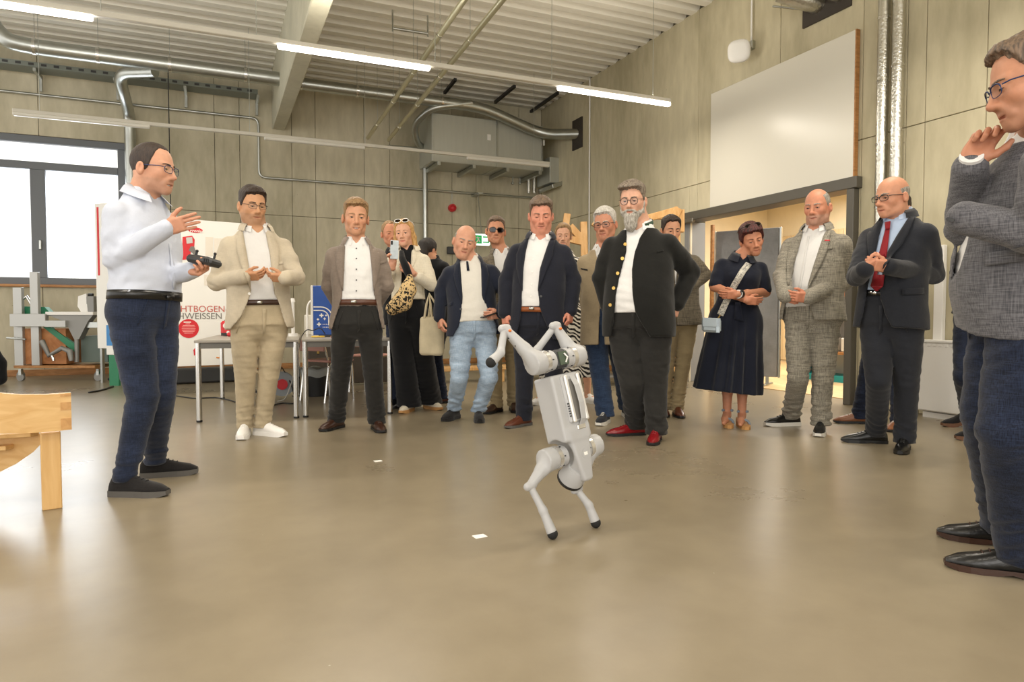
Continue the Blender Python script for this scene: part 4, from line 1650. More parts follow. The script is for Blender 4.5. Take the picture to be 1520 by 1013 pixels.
struct(MB().box(((XR + 0.3 + X2) / 2, 6.8, 0.004), (X2 - XR - 0.3, 8.4, 0.012)).build('floor_next_room', M_wfl))
r2 = MB()
r2.box((X2 + 0.1, 6.8, 1.6), (0.2, 8.4, 3.2))
r2.box((8.55, 11.05, 1.6), (4.12, 0.1, 3.2))
r2.box((8.55, 2.55, 1.6), (4.12, 0.1, 3.2))
wall_next = struct(r2.build('wall_next_room', M_room2))
struct(MB().box((8.6, 6.8, 3.25), (4.1, 8.4, 0.1)).build('ceiling_next_room', M_white))
for yy in np.arange(3.2, 10.9, 0.62):
    MB().box((X2 - 0.012, yy, 1.3), (0.02, 0.6, 2.5), bev=0.004).build('wall_panel', mat_wood('ash_panel', '#cdb68e', '#dcc8a4', 2, (6, 6, 0.6)), wall_next)
area_lamp('next_room_light', (8.4, 6.9, 3.1), (0, 0, 0), 2.5, 4.5, 330, (1, 0.95, 0.86))
# grey felt partitions standing in and behind the doorway
M_felt = mat_cloth('grey_felt', '#86888a', 0.12, wscale=260)


def partition(x0, y0, x1, y1, z0, z1, label, feet=True):
    a, b = np.array([x0, y0, 0.0]), np.array([x1, y1, 0.0])
    d = nrm(b - a); n = np.array([-d[1], d[0], 0]); c = (a + b) / 2
    e = empty('partition', c, label, 'partition')
    L = np.linalg.norm(b - a)
    MB().box(c + [0, 0, (z0 + z1) / 2], (L - 0.04, 0.05, z1 - z0), (d, n, cZ), bev=0.008).build('felt_panel', M_felt, e)
    for s in (a, b):
        MB().box(s + [0, 0, (z0 + z1) / 2], (0.025, 0.055, z1 - z0 + 0.01), (d, n, cZ), bev=0.004).build('edge_strip', M_galv, e)
    for s in (a + d * 0.15, b - d * 0.15):
        MB().box(s + [0, 0, 0.02], (0.06, 0.4, 0.025), (d, n, cZ), bev=0.006).box(s + [0, 0, z0 / 2 + 0.01], (0.04, 0.03, z0 + 0.02), (d, n, cZ)).build('foot', M_galv, e)


p0, p1 = at(1060, 500, 9.6), at(1157, 500, 9.1)
partition(p0[0], p0[1], p1[0], p1[1], 0.12, 2.12, 'wide grey felt partition behind the woman in the navy dress')
# narrow oak post beside the partition
c = at(1056, 500, 9.45)
tag(MB().box((c[0], c[1], 1.1), (0.04, 0.05, 2.2), bev=0.005).build('wooden_post', M_skirt), 'upright oak post at the left edge of the wide grey partition', 'post')


# storage rack in the next room
def rack():
    c = at(1226, 500, 9.7) * [1, 1, 0]
    e = empty('storage_rack', c, 'low pale storage rack with bright trays seen through the doorway', 'rack')
    MB().box(c + [0.2, -0.03, 0.42], (0.4, 1.3, 0.04), bev=0.005).build('shelf', M_skirt, e)
    MB().box(c + [0.2, -0.03, 0.95], (0.4, 1.3, 0.04), bev=0.005).build('shelf', M_skirt, e)
    for dy in (-0.68, 0.62):
        MB().box(c + [0.2, dy, 0.65], (0.4, 0.03, 1.3), bev=0.004).build('side_panel', mat_plain('teal_board', '#1f9aa0', 0.5), e)
    MB().box(c + [0.42, -0.03, 0.65], (0.02, 1.3, 1.3)).build('back_panel', mat_plain('pale_grey_board', '#c9c9c6', 0.6), e)
    MB().box(c + [0.2, -0.03, 0.05], (0.4, 1.3, 0.1)).build('plinth', mat_plain('teal_board', '#1f9aa0', 0.5), e)
    n = 0
    for zz, cols in ((0.44, ('#dcd8d0', '#b7b2a8', '#dcd8d0')), (0.97, ('#2aa5b5', '#e0a040', '#d2cec4')), (1.2, ('#d97a2a', '#c8632a', '#e0b070'))):
        for i, cc in enumerate(cols):
            b = MB().box(c + [0.14, -0.42 + 0.4 * i, zz + 0.1], (0.28, 0.34, 0.19), bev=0.012).box(c + [-0.006, -0.42 + 0.4 * i, zz + 0.13], (0.012, 0.12, 0.03))
            o = b.build('storage_tray', mat_plain('tray_' + cc[1:], cc, 0.5))
            row = ('lower', 'middle', 'top')[n // 3]
            tag(o, '%s storage tray in the %s row of the rack, %s' % ({'#dcd8d0': 'off-white', '#b7b2a8': 'grey', '#2aa5b5': 'teal', '#e0a040': 'yellow', '#d2cec4': 'pale grey', '#d97a2a': 'orange', '#c8632a': 'rust-red', '#e0b070': 'sand'}[cc], row, ('right end', 'centre', 'left end')[i]), 'tray', 'trays on the storage rack')
            n += 1


rack()

# whiteboard panel above the doorway
py0, py1 = on_x(1273, 200, XR)[1], on_x(1060, 200, XR)[1]
z0, z1 = on_x(1060, 315, XR)[2], on_x(1060, 141, XR)[2]
e = empty('projection_board', (XR - 0.05, (py0 + py1) / 2, z0), 'large white projection board mounted above the doorway', 'board')
M_board = mat_plain('white_lacquer_board', '#dedacd', 0.3)
MB().box((XR - 0.045, (py0 + py1) / 2, (z0 + z1) / 2), (0.03, py1 - py0, z1 - z0), bev=0.003).build('board_face', M_board, e)
MB().box((XR - 0.034, py0 - 0.008, (z0 + z1) / 2), (0.05, 0.016, z1 - z0 + 0.01)).build('edge_strip', M_skirt, e)

# ---------------------------------------------------------------- services on the right wall
def tape_pipe(px, label, r=0.055):
    c = on_x(px, 200, XR - 0.09)
    e = empty('insulated_pipe', (c[0], c[1], 0.9), label, 'pipe', 'foil-wrapped riser pipes')
    MB().cyl((c[0], c[1], 0.9), (c[0], c[1], ZC), r, 16).build('foil_wrap', M_foil, e)
    for z in np.arange(1.3, ZC, 0.62) + 0.1 * (px % 3):
        MB().cyl((c[0], c[1], z), (c[0], c[1], z + 0.025), r + 0.004, 16).build('tape_band', M_chrome, e)


tape_pipe(1309, 'left of two foil-wrapped riser pipes on the right concrete wall')
tape_pipe(1331, 'right of two foil-wrapped riser pipes, nearer the man in the grey jacket')

c = on_x(1097, 76, XR - 0.22)
e = empty('wall_speaker', c, 'white rounded loudspeaker on a bracket high on the right wall', 'speaker')
ax = (nrm(cvec(-0.55, -0.15, 1)), None, None)
n = ax[0]; s = nrm(np.cross(n, cZ)); u = np.cross(s, n)
rings = []
for t, rr in ((-0.05, 0.6), (-0.045, 0.85), (-0.02, 1.0), (0.015, 1.0), (0.035, 0.92), (0.042, 0.6), (0.044, 0.1)):
    ring = []
    for k in range(28):
        a = 2 * math.pi * k / 28
        q = (abs(math.cos(a)) ** 3 + abs(math.sin(a)) ** 3) ** (-1 / 3)
        ring.append(c + n * t + (s * math.cos(a) + u * math.sin(a)) * 0.135 * q * rr)
    rings.append(ring)
MB().loft(rings).build('speaker_shell', M_white, e)
w_ = on_x(1118, 68, XR)
MB().tube([c - n * 0.04, c - n * 0.1, w_], 0.014, 8).build('bracket_arm', M_galv, e)
MB().box(w_ + [-0.03, 0, 0], (0.06, 0.09, 0.1), bev=0.008).build('junction_box', M_galv, e)
MB().cyl(w_ + [-0.03, 0, 0.05], (w_[0] - 0.03, w_[1], ZC), 0.012, 8).build('conduit', M_white, e)

q0, q1 = on_x(1193, 40, XR), on_x(1265, 2, XR)
e = empty('duct_outlet', (XR, (q0[1] + q1[1]) / 2, q0[2]), 'dark steel wall plate with foil duct stubs at the top of the right wall', 'duct')
MB().box((XR - 0.01, (q0[1] + q1[1]) / 2, q0[2] + 0.25), (0.03, q0[1] - q1[1], 0.55), bev=0.004).build('wall_plate', mat_plain('dark_brown_steel', '#37302a', 0.5), e)
cc_ = on_x(1216, 6, XR)
MB().tube([cc_ + [0.02, 0, 0], cc_ + [-0.25, 0.02, 0.02], cc_ + [-0.45, 0.15, 0.1]], [0.11, 0.105, 0.09], 14).build('foil_stub', M_foil, e)
cc_ = on_x(1248, -4, XR)
MB().tube([cc_ + [0.02, 0, 0], cc_ + [-0.2, 0.02, 0.02]], [0.06, 0.055], 12).build('foil_stub', M_foil, e)
g_ = on_x(1212, 16, XR)
MB().tube([g_ + [0.01, 0, 0], g_ + [-0.3, 0.35, 0.14]], 0.012, 8).build('gauge_pipe', M_galv, e)
MB().cyl(g_ + [-0.02, 0, 0], g_ + [-0.06, 0, 0], 0.035, 12).build('gauge', M_gold, e)

# thin white conduit near the back corner of the right wall
c = on_x(875, 250, XR - 0.02)
tag(MB().cyl((c[0], c[1], 0.4), (c[0], c[1], ZC), 0.014, 8).build('conduit', M_white), 'thin white vertical conduit on the right wall behind the white-haired man', 'conduit')

# radiator under the right wall
ra, rb = on_x(1366, 560, XR - 0.1)[1], on_x(1560, 560, XR - 0.1)[1]
zt_ = on_x(1366, 506, XR - 0.1)[2]
e = empty('radiator', (XR - 0.1, (ra + rb) / 2, 0), 'white panel radiator at the foot of the right wall', 'radiator')
MB().box((XR - 0.1, (ra + rb) / 2, zt_ / 2 + 0.03), (0.10, ra - rb, zt_ - 0.06), bev=0.012).build('radiator_body', M_white, e)
for yy in np.arange(rb + 0.05, ra - 0.02, 0.055):
    MB().box((XR - 0.151, yy, zt_ - 0.035), (0.006, 0.030, 0.022), bev=0.002).build('flute', M_white, e)
MB().box((XR - 0.1, (ra + rb) / 2, zt_), (0.12, ra - rb + 0.01, 0.025), bev=0.005).build('top_grille', M_white, e)
MB().box((XR - 0.1, (ra + rb) / 2, 0.02), (0.05, ra - rb - 0.1, 0.06)).build('foot_rail', M_white, e)
e2 = on_x(1396, 400, XR - 0.03)
tag(MB().box((e2[0], e2[1], 1.15), (0.05, 0.09, 0.9), bev=0.006).build('cable_duct', M_white), 'white cable trunking above the radiator', 'trunking')

# ---------------------------------------------------------------- suspended lights
M_lit = mat_plain('lit_diffuser', '#ffffff', 0.5, emit=(1.0, 0.93, 0.82), estr=9.0)
M_unlit = mat_plain('opal_diffuser', '#d9d6cc', 0.35)
M_rail = mat_plain('light_rail', '#cdc9bd', 0.4)
ZL = 3.6


def light_line(y, x0, x1, segs, lit, label, susp):
    e = empty('light_line', ((x0 + x1) / 2, y, ZL), label, 'ceiling light', None)
    MB().box(((x0 + x1) / 2, y, ZL + 0.035), (x1 - x0, 0.055, 0.05), bev=0.006).build('rail', M_rail, e)
    for (a, b) in segs:
        MB().box(((a + b) / 2, y, ZL - 0.008), (b - a, 0.062, 0.05), bev=0.012).build('diffuser', M_lit if lit else M_unlit, e)
        if lit:
            area_lamp('strip_light', ((a + b) / 2, y, ZL - 0.045), (0, 0, 0), b - a, 0.06, 32, (1, 0.91, 0.78))
            area_lamp('ceiling_fill', ((a + b) / 2, y, ZL + 0.075), (math.pi, 0, 0), b - a, 0.04, 15, (1, 0.92, 0.8))  # upward fill added above each lit strip to brighten the roof deck
    for x in susp:
        MB().cyl((x, y, ZL + 0.05), (x, y, ZC), 0.004, 6).build('hanger', M_galv, e)


xa = [on_z(p, q, ZL)[0] for p, q in ((412, 68), (638, 101), (830, 128), (997, 153), (140, 30))]
Y1 = on_z(500, 80, ZL)[1]
light_line(Y1, -4.0, xa[3], [(xa[4] - 1.5, xa[4]), (xa[0], xa[1]), (xa[2], xa[3])], True, 'long suspended strip light with three lit tubes nearest the viewer', [-0.9, 0.4, 2.2, 3.6, 5.0])
Y2 = on_z(480, 213, ZL)[1]
x20, x21 = on_z(25, 174, ZL)[0], on_z(815, 246, ZL)[0]
light_line(Y2, x20, x21, [(x20, x20 + 1.6), (x20 + 3.1, x20 + 4.6), (x21 - 1.55, x21)], False, 'long suspended strip light switched off in front of the ventilation unit', [x20 + 0.3, 0.5, 2.2, x21 - 0.3])
for (yy, sg) in ((Y1 - 3.7, [(-2.5, -1.0), (0.6, 2.1), (3.7, 5.2)]), (Y1 - 7.4, [(-2.5, -1.0), (0.6, 2.1), (3.7, 5.2)])):
    light_line(yy, -4.0, 5.3, sg, True, 'lit strip light hanging %s' % ('over the robot, above the picture' if yy > 1 else 'behind the viewer'), [-0.9, 2.2, 5.0])

# ---------------------------------------------------------------- ventilation ducts along the ceiling
def duct(name, pts, r, label, bands=(), stuff=()):
    e = empty(name, pts[0], label, 'duct')
    MB().tube(pts, r, 20).build('spiral_pipe', M_galv, e)
    for (p, d) in bands:
        p = np.asarray(p); d = nrm(np.asarray(d))
        MB().cyl(p - d * 0.02, p + d * 0.02, r + 0.008, 20).build('clamp_band', M_chrome, e)
        MB().cyl((p[0], p[1], p[2] + r), (p[0], p[1], ZC), 0.004, 6).build('hanger', M_galv, e)
    return e


def arc(pts, n=5, rad=0.25):
    """polyline with rounded corners"""
    P = [np.asarray(p, float) for p in pts]
    out = [P[0]]
    for i in range(1, len(P) - 1):
        a = P[i] + nrm(P[i - 1] - P[i]) * min(rad, np.linalg.norm(P[i - 1] - P[i]) * 0.45)
        b = P[i] + nrm(P[i + 1] - P[i]) * min(rad, np.linalg.norm(P[i + 1] - P[i]) * 0.45)
        for k in range(n + 1):
            t = k / n
            out.append((1 - t) ** 2 * a + 2 * t * (1 - t) * P[i] + t * t * b)
    return out + [P[-1]]


Yd = 11.25
pA = [on_y(p, q, Yd) for p, q in ((-30, 5), (2, 58), (40, 72), (405, 117))]
pA[3] = np.array([b0 + 0.02, Yd, pA[2][2] + 0.0])
pA[2][2] = pA[3][2] = on_y(250, 96, Yd)[2]
dv = duct('ventilation_duct', arc(pA, 6, 0.35), 0.105, 'large galvanised spiral duct along the ceiling left of the beam', [((on_y(p, 90, Yd)[0], Yd, pA[3][2]), (1, 0, 0)) for p in (52, 146, 252, 364)])
# branch that drops beside the window
pb = [on_y(230, 106, Yd + 0.15), on_y(176, 108, Yd + 0.55), on_y(184, 140, YB - 0.66), on_y(191, 165, YB - 0.2), on_y(193, 185, YB - 0.12)]
pb.append(np.array([pb[4][0], YB - 0.12, 0.3]))
duct('drop_duct', arc(pb, 6, 0.22), 0.085, 'galvanised branch duct dropping beside the window')
Ye = 11.75
pc = [on_y(p, q, Ye) for p, q in ((436, 126), (715, 153), (806, 200))]
pc[1][2] = pc[0][2] = on_y(560, 139, Ye)[2]
pc = [np.array([b1, Ye, pc[0][2]]), pc[1], on_x(806, 200, XR - 0.9) if False else pc[2], on_x(862, 199, XR + 0.05)]
duct('ventilation_duct', arc(pc, 6, 0.3), 0.095, 'galvanised spiral duct from the beam down to the right wall', [((on_y(p, 130, Ye)[0], Ye, pc[0][2]), (1, 0, 0)) for p in (446, 530, 655)])
q = on_x(858, 199, XR)
tag(MB().box((XR - 0.012, q[1], q[2]), (0.03, 0.36, 0.55), bev=0.003).build('duct_plate', mat_plain('dark_brown_steel', '#37302a', 0.5)), 'dark steel plate where the spiral duct enters the right wall', 'plate')

# air handling unit on the back wall
ux0, ux1 = on_y(640, 200, YB - 0.8)[0], on_y(806, 200, YB - 0.8)[0]
uz0, uz1 = on_y(650, 240, YB - 0.8)[2], on_y(650, 168, YB - 0.8)[2]
e = empty('ventilation_unit', ((ux0 + ux1) / 2, YB - 0.4, uz0), 'grey sheet-metal ventilation unit hung on the back wall under the duct', 'ventilation unit')
M_sheet = mat_plain('grey_sheet_metal', '#b9bab0', 0.4, 0.35, var=0.08, vscale=4, stretch=(6, 6, 0.5))
xm_ = ux0 + (ux1 - ux0) * 0.57
MB().box(((ux0 + xm_) / 2, YB - 0.4, (uz0 + uz1) / 2), (xm_ - ux0 - 0.01, 0.8, uz1 - uz0), bev=0.01).build('housing', M_sheet, e)
MB().box(((xm_ + ux1) / 2, YB - 0.4, (uz0 + uz1) / 2), (ux1 - xm_ - 0.01, 0.8, uz1 - uz0), bev=0.01).build('housing', M_sheet, e)
for x in np.linspace(ux0 + 0.12, ux1 - 0.1, 4):
    MB().box((x, YB - 0.42, uz0 - 0.05), (0.06, 0.95, 0.07), bev=0.005).build('support_rail', M_galv, e)
for x in (ux0 + 0.02, xm_, ux1 - 0.02):
    MB().box((x, YB - 0.808, (uz0 + uz1) / 2), (0.035, 0.016, uz1 - uz0), bev=0.003).build('flange', M_galv, e)
for px, py in ((726, 204), (806, 212)):
    c = on_y(px, py, YB - 0.812)
    MB().box(c, (0.07, 0.004, 0.11)).build('data_plate', M_white, e)
c = on_y(820, 240, YB - 0.65)
MB().box((c[0] + 0.02, YB - 0.5, uz0 + 0.05), (0.3, 0.6, 0.5), bev=0.01).build('intake_hood', M_sheet, e)
MB().box((c[0] + 0.02, YB - 0.62, uz0 - 0.24), (0.34, 0.64, 0.08), (nrm(np.array([1, 0, 0.35])), np.array([0, 1.0, 0]), nrm(np.array([-0.35, 0, 1]))), bev=0.01).build('hood_flap', M_galv, e)
for px in (785, 793):
    a = on_y(px, 245, YB - 0.25)
    MB().cyl((a[0], a[1], on_y(px, 287, YB - 0.25)[2]), (a[0], a[1], uz0), 0.035, 12).build('foil_connector', M_foil, e)
for px in (761, 772):
    a = on_y(px, 258, YB - 0.1)
    MB().cyl((a[0], a[1], on_y(px, 272, YB - 0.1)[2]), (a[0], a[1], uz0), 0.012, 8).sphere((a[0], a[1], on_y(px, 272, YB - 0.1)[2]), 0.03).build('valve', M_galv, e)

pd = [on_y(700, 153, 11.7), on_y(640, 160, 11.75), on_y(614, 184, YB - .6), on_y(618, 212, YB - .4), on_y(628, 222, YB - .15)]
pd[-1] = on_y(632, 222, YB - 0.1)
duct('bend_duct', arc(pd, 6, 0.2), 0.06, 'small bent galvanised duct left of the ventilation unit')

# conduits on the back wall
def conduit(pts, r, label):
    tag(MB().tube(arc(pts, 5, 0.12), r, 10).build('conduit', M_galv, loc=pts[0]), label, 'conduit')


zc1 = on_y(300, 167, YB - 0.06)[2]
zc2 = on_y(500, 272, YB - 0.06)[2]
xk = on_y(384, 200, YB - 0.06)[0]
conduit([(W0 - 0.8, YB - 0.06, zc1), (xk, YB - 0.06, zc1), (xk, YB - 0.06, zc2), (on_y(795, 292, YB - 0.06)[0], YB - 0.06, zc2)], 0.022, 'bright metal conduit stepping down along the back wall')
xk = on_y(631, 250, YB - 0.12)[0]
conduit([(xk, YB - 0.12, 0.1), (xk, YB - 0.12, on_y(631, 222, YB)[2])], 0.05, 'thick vertical galvanised pipe on the back wall behind the blonde woman')
conduit([on_y(575, 217, YB - 0.06), on_y(622, 220, YB - 0.06)], 0.02, 'short bright conduit left of the bent duct')
# cable tray high on the back wall
za = on_y(200, 122, YB - 0.3)[2]
x1_ = on_y(382, 145, YB - 0.3)[0]
e = empty('cable_tray', (0, YB - 0.3, za), 'perforated grey cable tray along the top of the back wall', 'cable tray')
tr = MB()
tr.box(((W0 - 1 + x1_) / 2, YB - 0.3, za), (x1_ - W0 + 1, 0.34, 0.006))
tr.box(((W0 - 1 + x1_) / 2, YB - 0.47, za + 0.035), (x1_ - W0 + 1, 0.006, 0.07))
tr.build('tray_channel', mat_plain('cable_tray_steel', '#848a84', 0.5, 0.6), e)
for x in np.arange(W0 - 0.8, x1_, 0.16):
    MB().box((x, YB - 0.474, za + 0.035), (0.07, 0.006, 0.035)).build('slot', M_darkgrey, e)
for px in (55, 172, 275, 382):
    x = on_y(px, 130, YB - 0.3)[0]
    MB().box((x, YB - 0.24, za - 0.03), (0.04, 0.42, 0.05)).box((x, YB - 0.05, za - 0.12), (0.04, 0.05, 0.25)).build('bracket', M_galv, e)
# black cables
x = on_y(250, 150, Yd)[0]
tag(MB().cyl((x, Yd + 0.05, pA[3][2] - 0.1), (x, Yd + 0.05, 2.2), 0.008, 6).build('cable', M_black), 'thin black cable hanging down from the left spiral duct', 'cable')
# two pipes running under the ceiling towards the back (diagonal in view)
for (a, b, c_, d_, lb) in ((690, 0, 541, 212, 'left of two slim foil-clad pipes crossing under the ceiling'), (752, 0, 570, 216, 'right of two slim foil-clad pipes crossing under the ceiling')):
    zp = ZL + 0.55
    P0, P1 = on_z(a + 30, -45, zp), on_z(c_, d_, zp)
    dv = nrm(P1 - P0)
    P1 = P0 + dv * ((YB - 0.35 - P0[1]) / dv[1])
    P0 = P0 - dv * ((P0[1] + 3.5) / dv[1])
    e = empty('ceiling_pipe', P0, lb, 'pipe', 'slim pipes under the ceiling')
    MB().cyl(P0, P1, 0.034, 12).build('pipe_sleeve', mat_plain('clad_pipe', '#c9c4a8', 0.32, 0.8), e)
    for t in np.linspace(0.04, 0.94, 12):
        p = P0 + (P1 - P0) * t
        MB().cyl(p - dv * 0.012, p + dv * 0.012, 0.038, 12).build('pipe_clip', M_chrome, e)
        MB().cyl(p, (p[0], p[1], ZC), 0.004, 6).build('hanger', M_galv, e)
# trapeze bracket and black struts under the ceiling
c0_, c1_ = on_z(583, 42, ZC - 0.25), on_z(635, 50, ZC - 0.25)
e = empty('trapeze_bracket', c0_, 'empty metal trapeze bracket hanging from the roof deck', 'bracket')
MB().tube([c0_, c1_], 0.02, 8).build('cross_bar', M_galv, e)
for p in (c0_, c1_):
    MB().cyl((p[0], p[1], p[2] - 0.04), (p[0], p[1], ZC), 0.012, 8).build('rod', M_galv, e)
for i, (a, b, c_, d_) in enumerate(((676, 118, 660, 138), (764, 128, 735, 152), (828, 138, 785, 168))):
    P0, P1 = on_z(a, b, ZC - 0.06), on_z(c_, d_, ZC - 0.06)
    tag(MB().box((P0 + P1) / 2, (np.linalg.norm(P1 - P0), 0.05, 0.05), (nrm(P1 - P0), nrm(np.cross(cZ, P1 - P0)), cZ)).build('ceiling_strut', M_black), ('first', 'second', 'third')[i] + ' black strut under the roof deck, counted from the beam', 'strut', 'black ceiling struts')

# alarm, exit sign, small box on the back wall
c = on_y(671, 309, YB - 0.03)
e = empty('fire_alarm', c, 'red fire alarm sounder on the back wall', 'alarm')
MB().cyl(c + [0, 0.03, 0], c + [0, -0.05, 0], 0.075, 20).build('alarm_base', M_red, e)
MB().sphere(c + [0, -0.07, -0.01], (0.06, 0.05, 0.06)).build('alarm_dome', M_red, e)
MB().cyl(c + [0, 0.0, 0.07], (c[0], c[1], zc2), 0.008, 8).build('conduit', M_galv, e)
c = on_y(715, 356, YB - 0.45)
e = empty('exit_sign', c, 'lit green and white exit sign behind the bald man in the navy blazer', 'sign')
MB().box(c, (0.34, 0.05, 0.22), bev=0.02).build('sign_box', mat_plain('sign_white', '#ffffff', 0.4, emit='#f4fff4', estr=1.2), e)
M_gs = mat_plain('sign_green', '#14a35a', 0.4, emit='#10a050', estr=0.5)
MB().box(c + [-0.085, -0.028, 0], (0.15, 0.006, 0.16)).build('green_field', M_gs, e)
MB().box(c + [0.075, -0.028, 0.05], (0.13, 0.006, 0.025)).box(c + [0.075, -0.028, -0.05], (0.13, 0.006, 0.025)).box(c + [0.13, -0.028, 0], (0.025, 0.006, 0.12)).build('door_mark', M_gs, e)
MB().tube([c + [-0.1, -0.034, 0.05], c + [-0.08, -0.034, 0.0], c + [-0.11, -0.034, -0.06]], 0.014, 6).tube([c + [-0.08, -0.034, 0.0], c + [-0.05, -0.034, -0.05]], 0.012, 6).tube([c + [-0.12, -0.034, 0.03], c + [-0.04, -0.034, 0.03]], 0.01, 6).build('running_figure', M_white, e)
MB().cyl(c + [0, 0, 0.1], c + [0, 0.2, 0.9], 0.008, 6).build('suspension_rod', M_galv, e)
MB().box(c + [0, 0.25, 0.9], (0.1, 0.4, 0.03)).build('wall_bracket', M_galv, e)
c = on_y(671, 372, YB - 0.04)
tag(MB().box(c, (0.2, 0.08, 0.14), bev=0.01).build('switch_box', M_darkgrey), 'dark grey box low on the back wall beside the bald man', 'box')

# papers on the floor
for (px, py, w, lb) in ((712, 797, 0.055, 'small white paper scrap on the floor in front of the robot'), (561, 685, 0.05, 'tiny white paper scrap on the floor nearer the man in the brown blazer')):
    c = on_floor(px, py)
    tag(MB().box(c + [0, 0, 0.0015], (w, w * 0.75, 0.002), (nrm(np.array([1, 0.1, 0])), nrm(np.array([-0.1, 1, 0])), cZ)).build('paper_scrap', M_paper), lb, 'paper')
# ------------------------------------------------------------------ cloth, leather and hair of the people in the room
MATS['brow_brown'] = mat_hair('hair_brown', '#5b4330')
H_dark = mat_hair('hair_dark_brown', '#3a2b22')
H_black = mat_hair('hair_black', '#241c18')
H_bgrey = mat_hair('hair_brown_grey', '#7a6450', '#4c4036')
H_sand = mat_hair('hair_sandy', '#a08058', '#74583a')
H_blond = mat_hair('hair_blond', '#d2a768', '#a37a42')
H_white = mat_hair('hair_white', '#dedad2', '#aaa59c')
H_grey = mat_hair('hair_grey', '#a8a298', '#6f6a62')
H_beard = mat_hair('beard_grey', '#b9b4aa', '#827b70')
H_red = mat_hair('hair_dark_red', '#5a2420', '#241010')
C_shirt = mat_cloth('white_shirting', '#dcdbd9', 0.03, var=0.02, rough=0.8)
C_blueshirt = mat_cloth('pale_blue_shirting', '#c6ccda', 0.04, var=0.02, rough=0.8)
C_skyshirt = mat_cloth('sky_blue_shirting', '#b4c6e0', 0.06, var=0.03)
C_polo = mat_cloth('cream_pique', '#dcd8ce', 0.05, var=0.02)
C_beige = mat_cloth('beige_suiting', '#c5b9a3', 0.10)
C_chino = mat_cloth('beige_chino', '#b8a98d', 0.08)
C_taupe = mat_cloth('taupe_suiting', '#83766b', 0.2)
C_char = mat_cloth('charcoal_cotton', '#292826', 0.2)
C_navy = mat_cloth('navy_suiting', '#21232d', 0.2)
C_navy2 = mat_cloth('navy_blazer', '#212634', 0.2)
C_dress = mat_cloth('navy_cotton', '#191d2a', 0.15)
C_black = mat_cloth('black_wool', '#1b1b19', 0.2)
C_blackp = mat_cloth('black_crepe', '#16171a', 0.15)
C_darksuit = mat_cloth('charcoal_suiting', '#25272d', 0.2)
C_denim = mat_cloth('dark_denim', '#2b344a', 0.35, '#1b2232', 380, 0.25)
C_denim2 = mat_cloth('ink_denim', '#232c42', 0.4, '#10141f', 380, 0.3)
C_denim3 = mat_cloth('blue_denim', '#33445f', 0.3, '#222f46', 380, 0.2)
C_light = mat_cloth('bleached_denim', '#a9b9c9', 0.15, '#8499b0', 380, 0.22)
C_linen = mat_cloth('grey_linen', '#a09a8c', 0.3, '#6b675d', 190, 0.06)
C_tweed = mat_cloth('grey_melange', '#6d6c70', 0.3, '#46464a', 260, 0.06)
C_tweedb = mat_cloth('brown_check_tweed', '#7b7262', 0.3, '#514a3e', 180, 0.1)
C_tan = mat_cloth('tan_loden', '#a8977a', 0.15)
C_khaki = mat_cloth('khaki_cotton', '#a1906e', 0.12)
C_cream = mat_cloth('cream_boucle', '#e6dec9', 0.12, None, 120, 0.04)
C_tie = mat_cloth('red_silk', '#8e1a24', 0.1, var=.05, rough=.5)
C_green = mat_cloth('green_felt', '#24402c', 0.1)
C_zebra = mat_spots('zebra_print', '#1c1a19', '#e9e4d9', 11, 'zebra')
C_leop = mat_spots('leopard_print', '#1d1814', '#d9bb86', 34)
L_black = mat_plain('black_leather', '#141414', 0.28, bump=.1, bscale=90)
L_brown = mat_plain('brown_leather', '#5a2f1e', 0.3, bump=.1, bscale=90)
L_dkbrown = mat_plain('dark_brown_leather', '#3a241a', 0.3, bump=.1, bscale=90)
L_red = mat_plain('red_leather', '#7e1219', 0.25, bump=.1, bscale=90)
L_tan = mat_plain('tan_leather', '#7c4d2e', 0.4)
L_belt = mat_plain('brown_belt_leather', '#4e2c1c', 0.4)
L_cognac = mat_plain('cognac_belt_leather', '#8a4b22', 0.4)
K_black = mat_cloth('black_knit', '#222020', 0.3, None, 200)
K_navy = mat_cloth('navy_knit', '#20242c', 0.3, None, 200)
K_white = mat_plain('white_leather', '#eceae6', 0.4, var=.03)
K_cream = mat_plain('cream_canvas', '#d8cfba', 0.8)
K_sole = mat_plain('white_rubber', '#d8d5cc', 0.6)
K_grey = mat_plain('grey_rubber', '#55524e', 0.7)
K_cork = mat_plain('cork', '#b98952', 0.8, bump=.4, bscale=60)
F_black = mat_plain('black_acetate', '#17171a', 0.3)
F_blue = mat_plain('blue_metal_frame', '#27365e', 0.3, 0.4)
F_steel = mat_plain('steel_frame', '#8a8784', 0.3, 0.9)
F_horn = mat_plain('horn_frame', '#33241c', 0.3)

CAST = {}


def arm(e, w, h=None, cuff=None, **k):
    d = dict(e=e, w=w, h=h, cuff=cuff)
    d.update(k)
    return d


HID = ((0, -1, 0), (0, 0, 1), .4, .3)
FRINGE = [.3] * 3 + [.3, .05, -.01, .004, -.02, -.065, -.075]

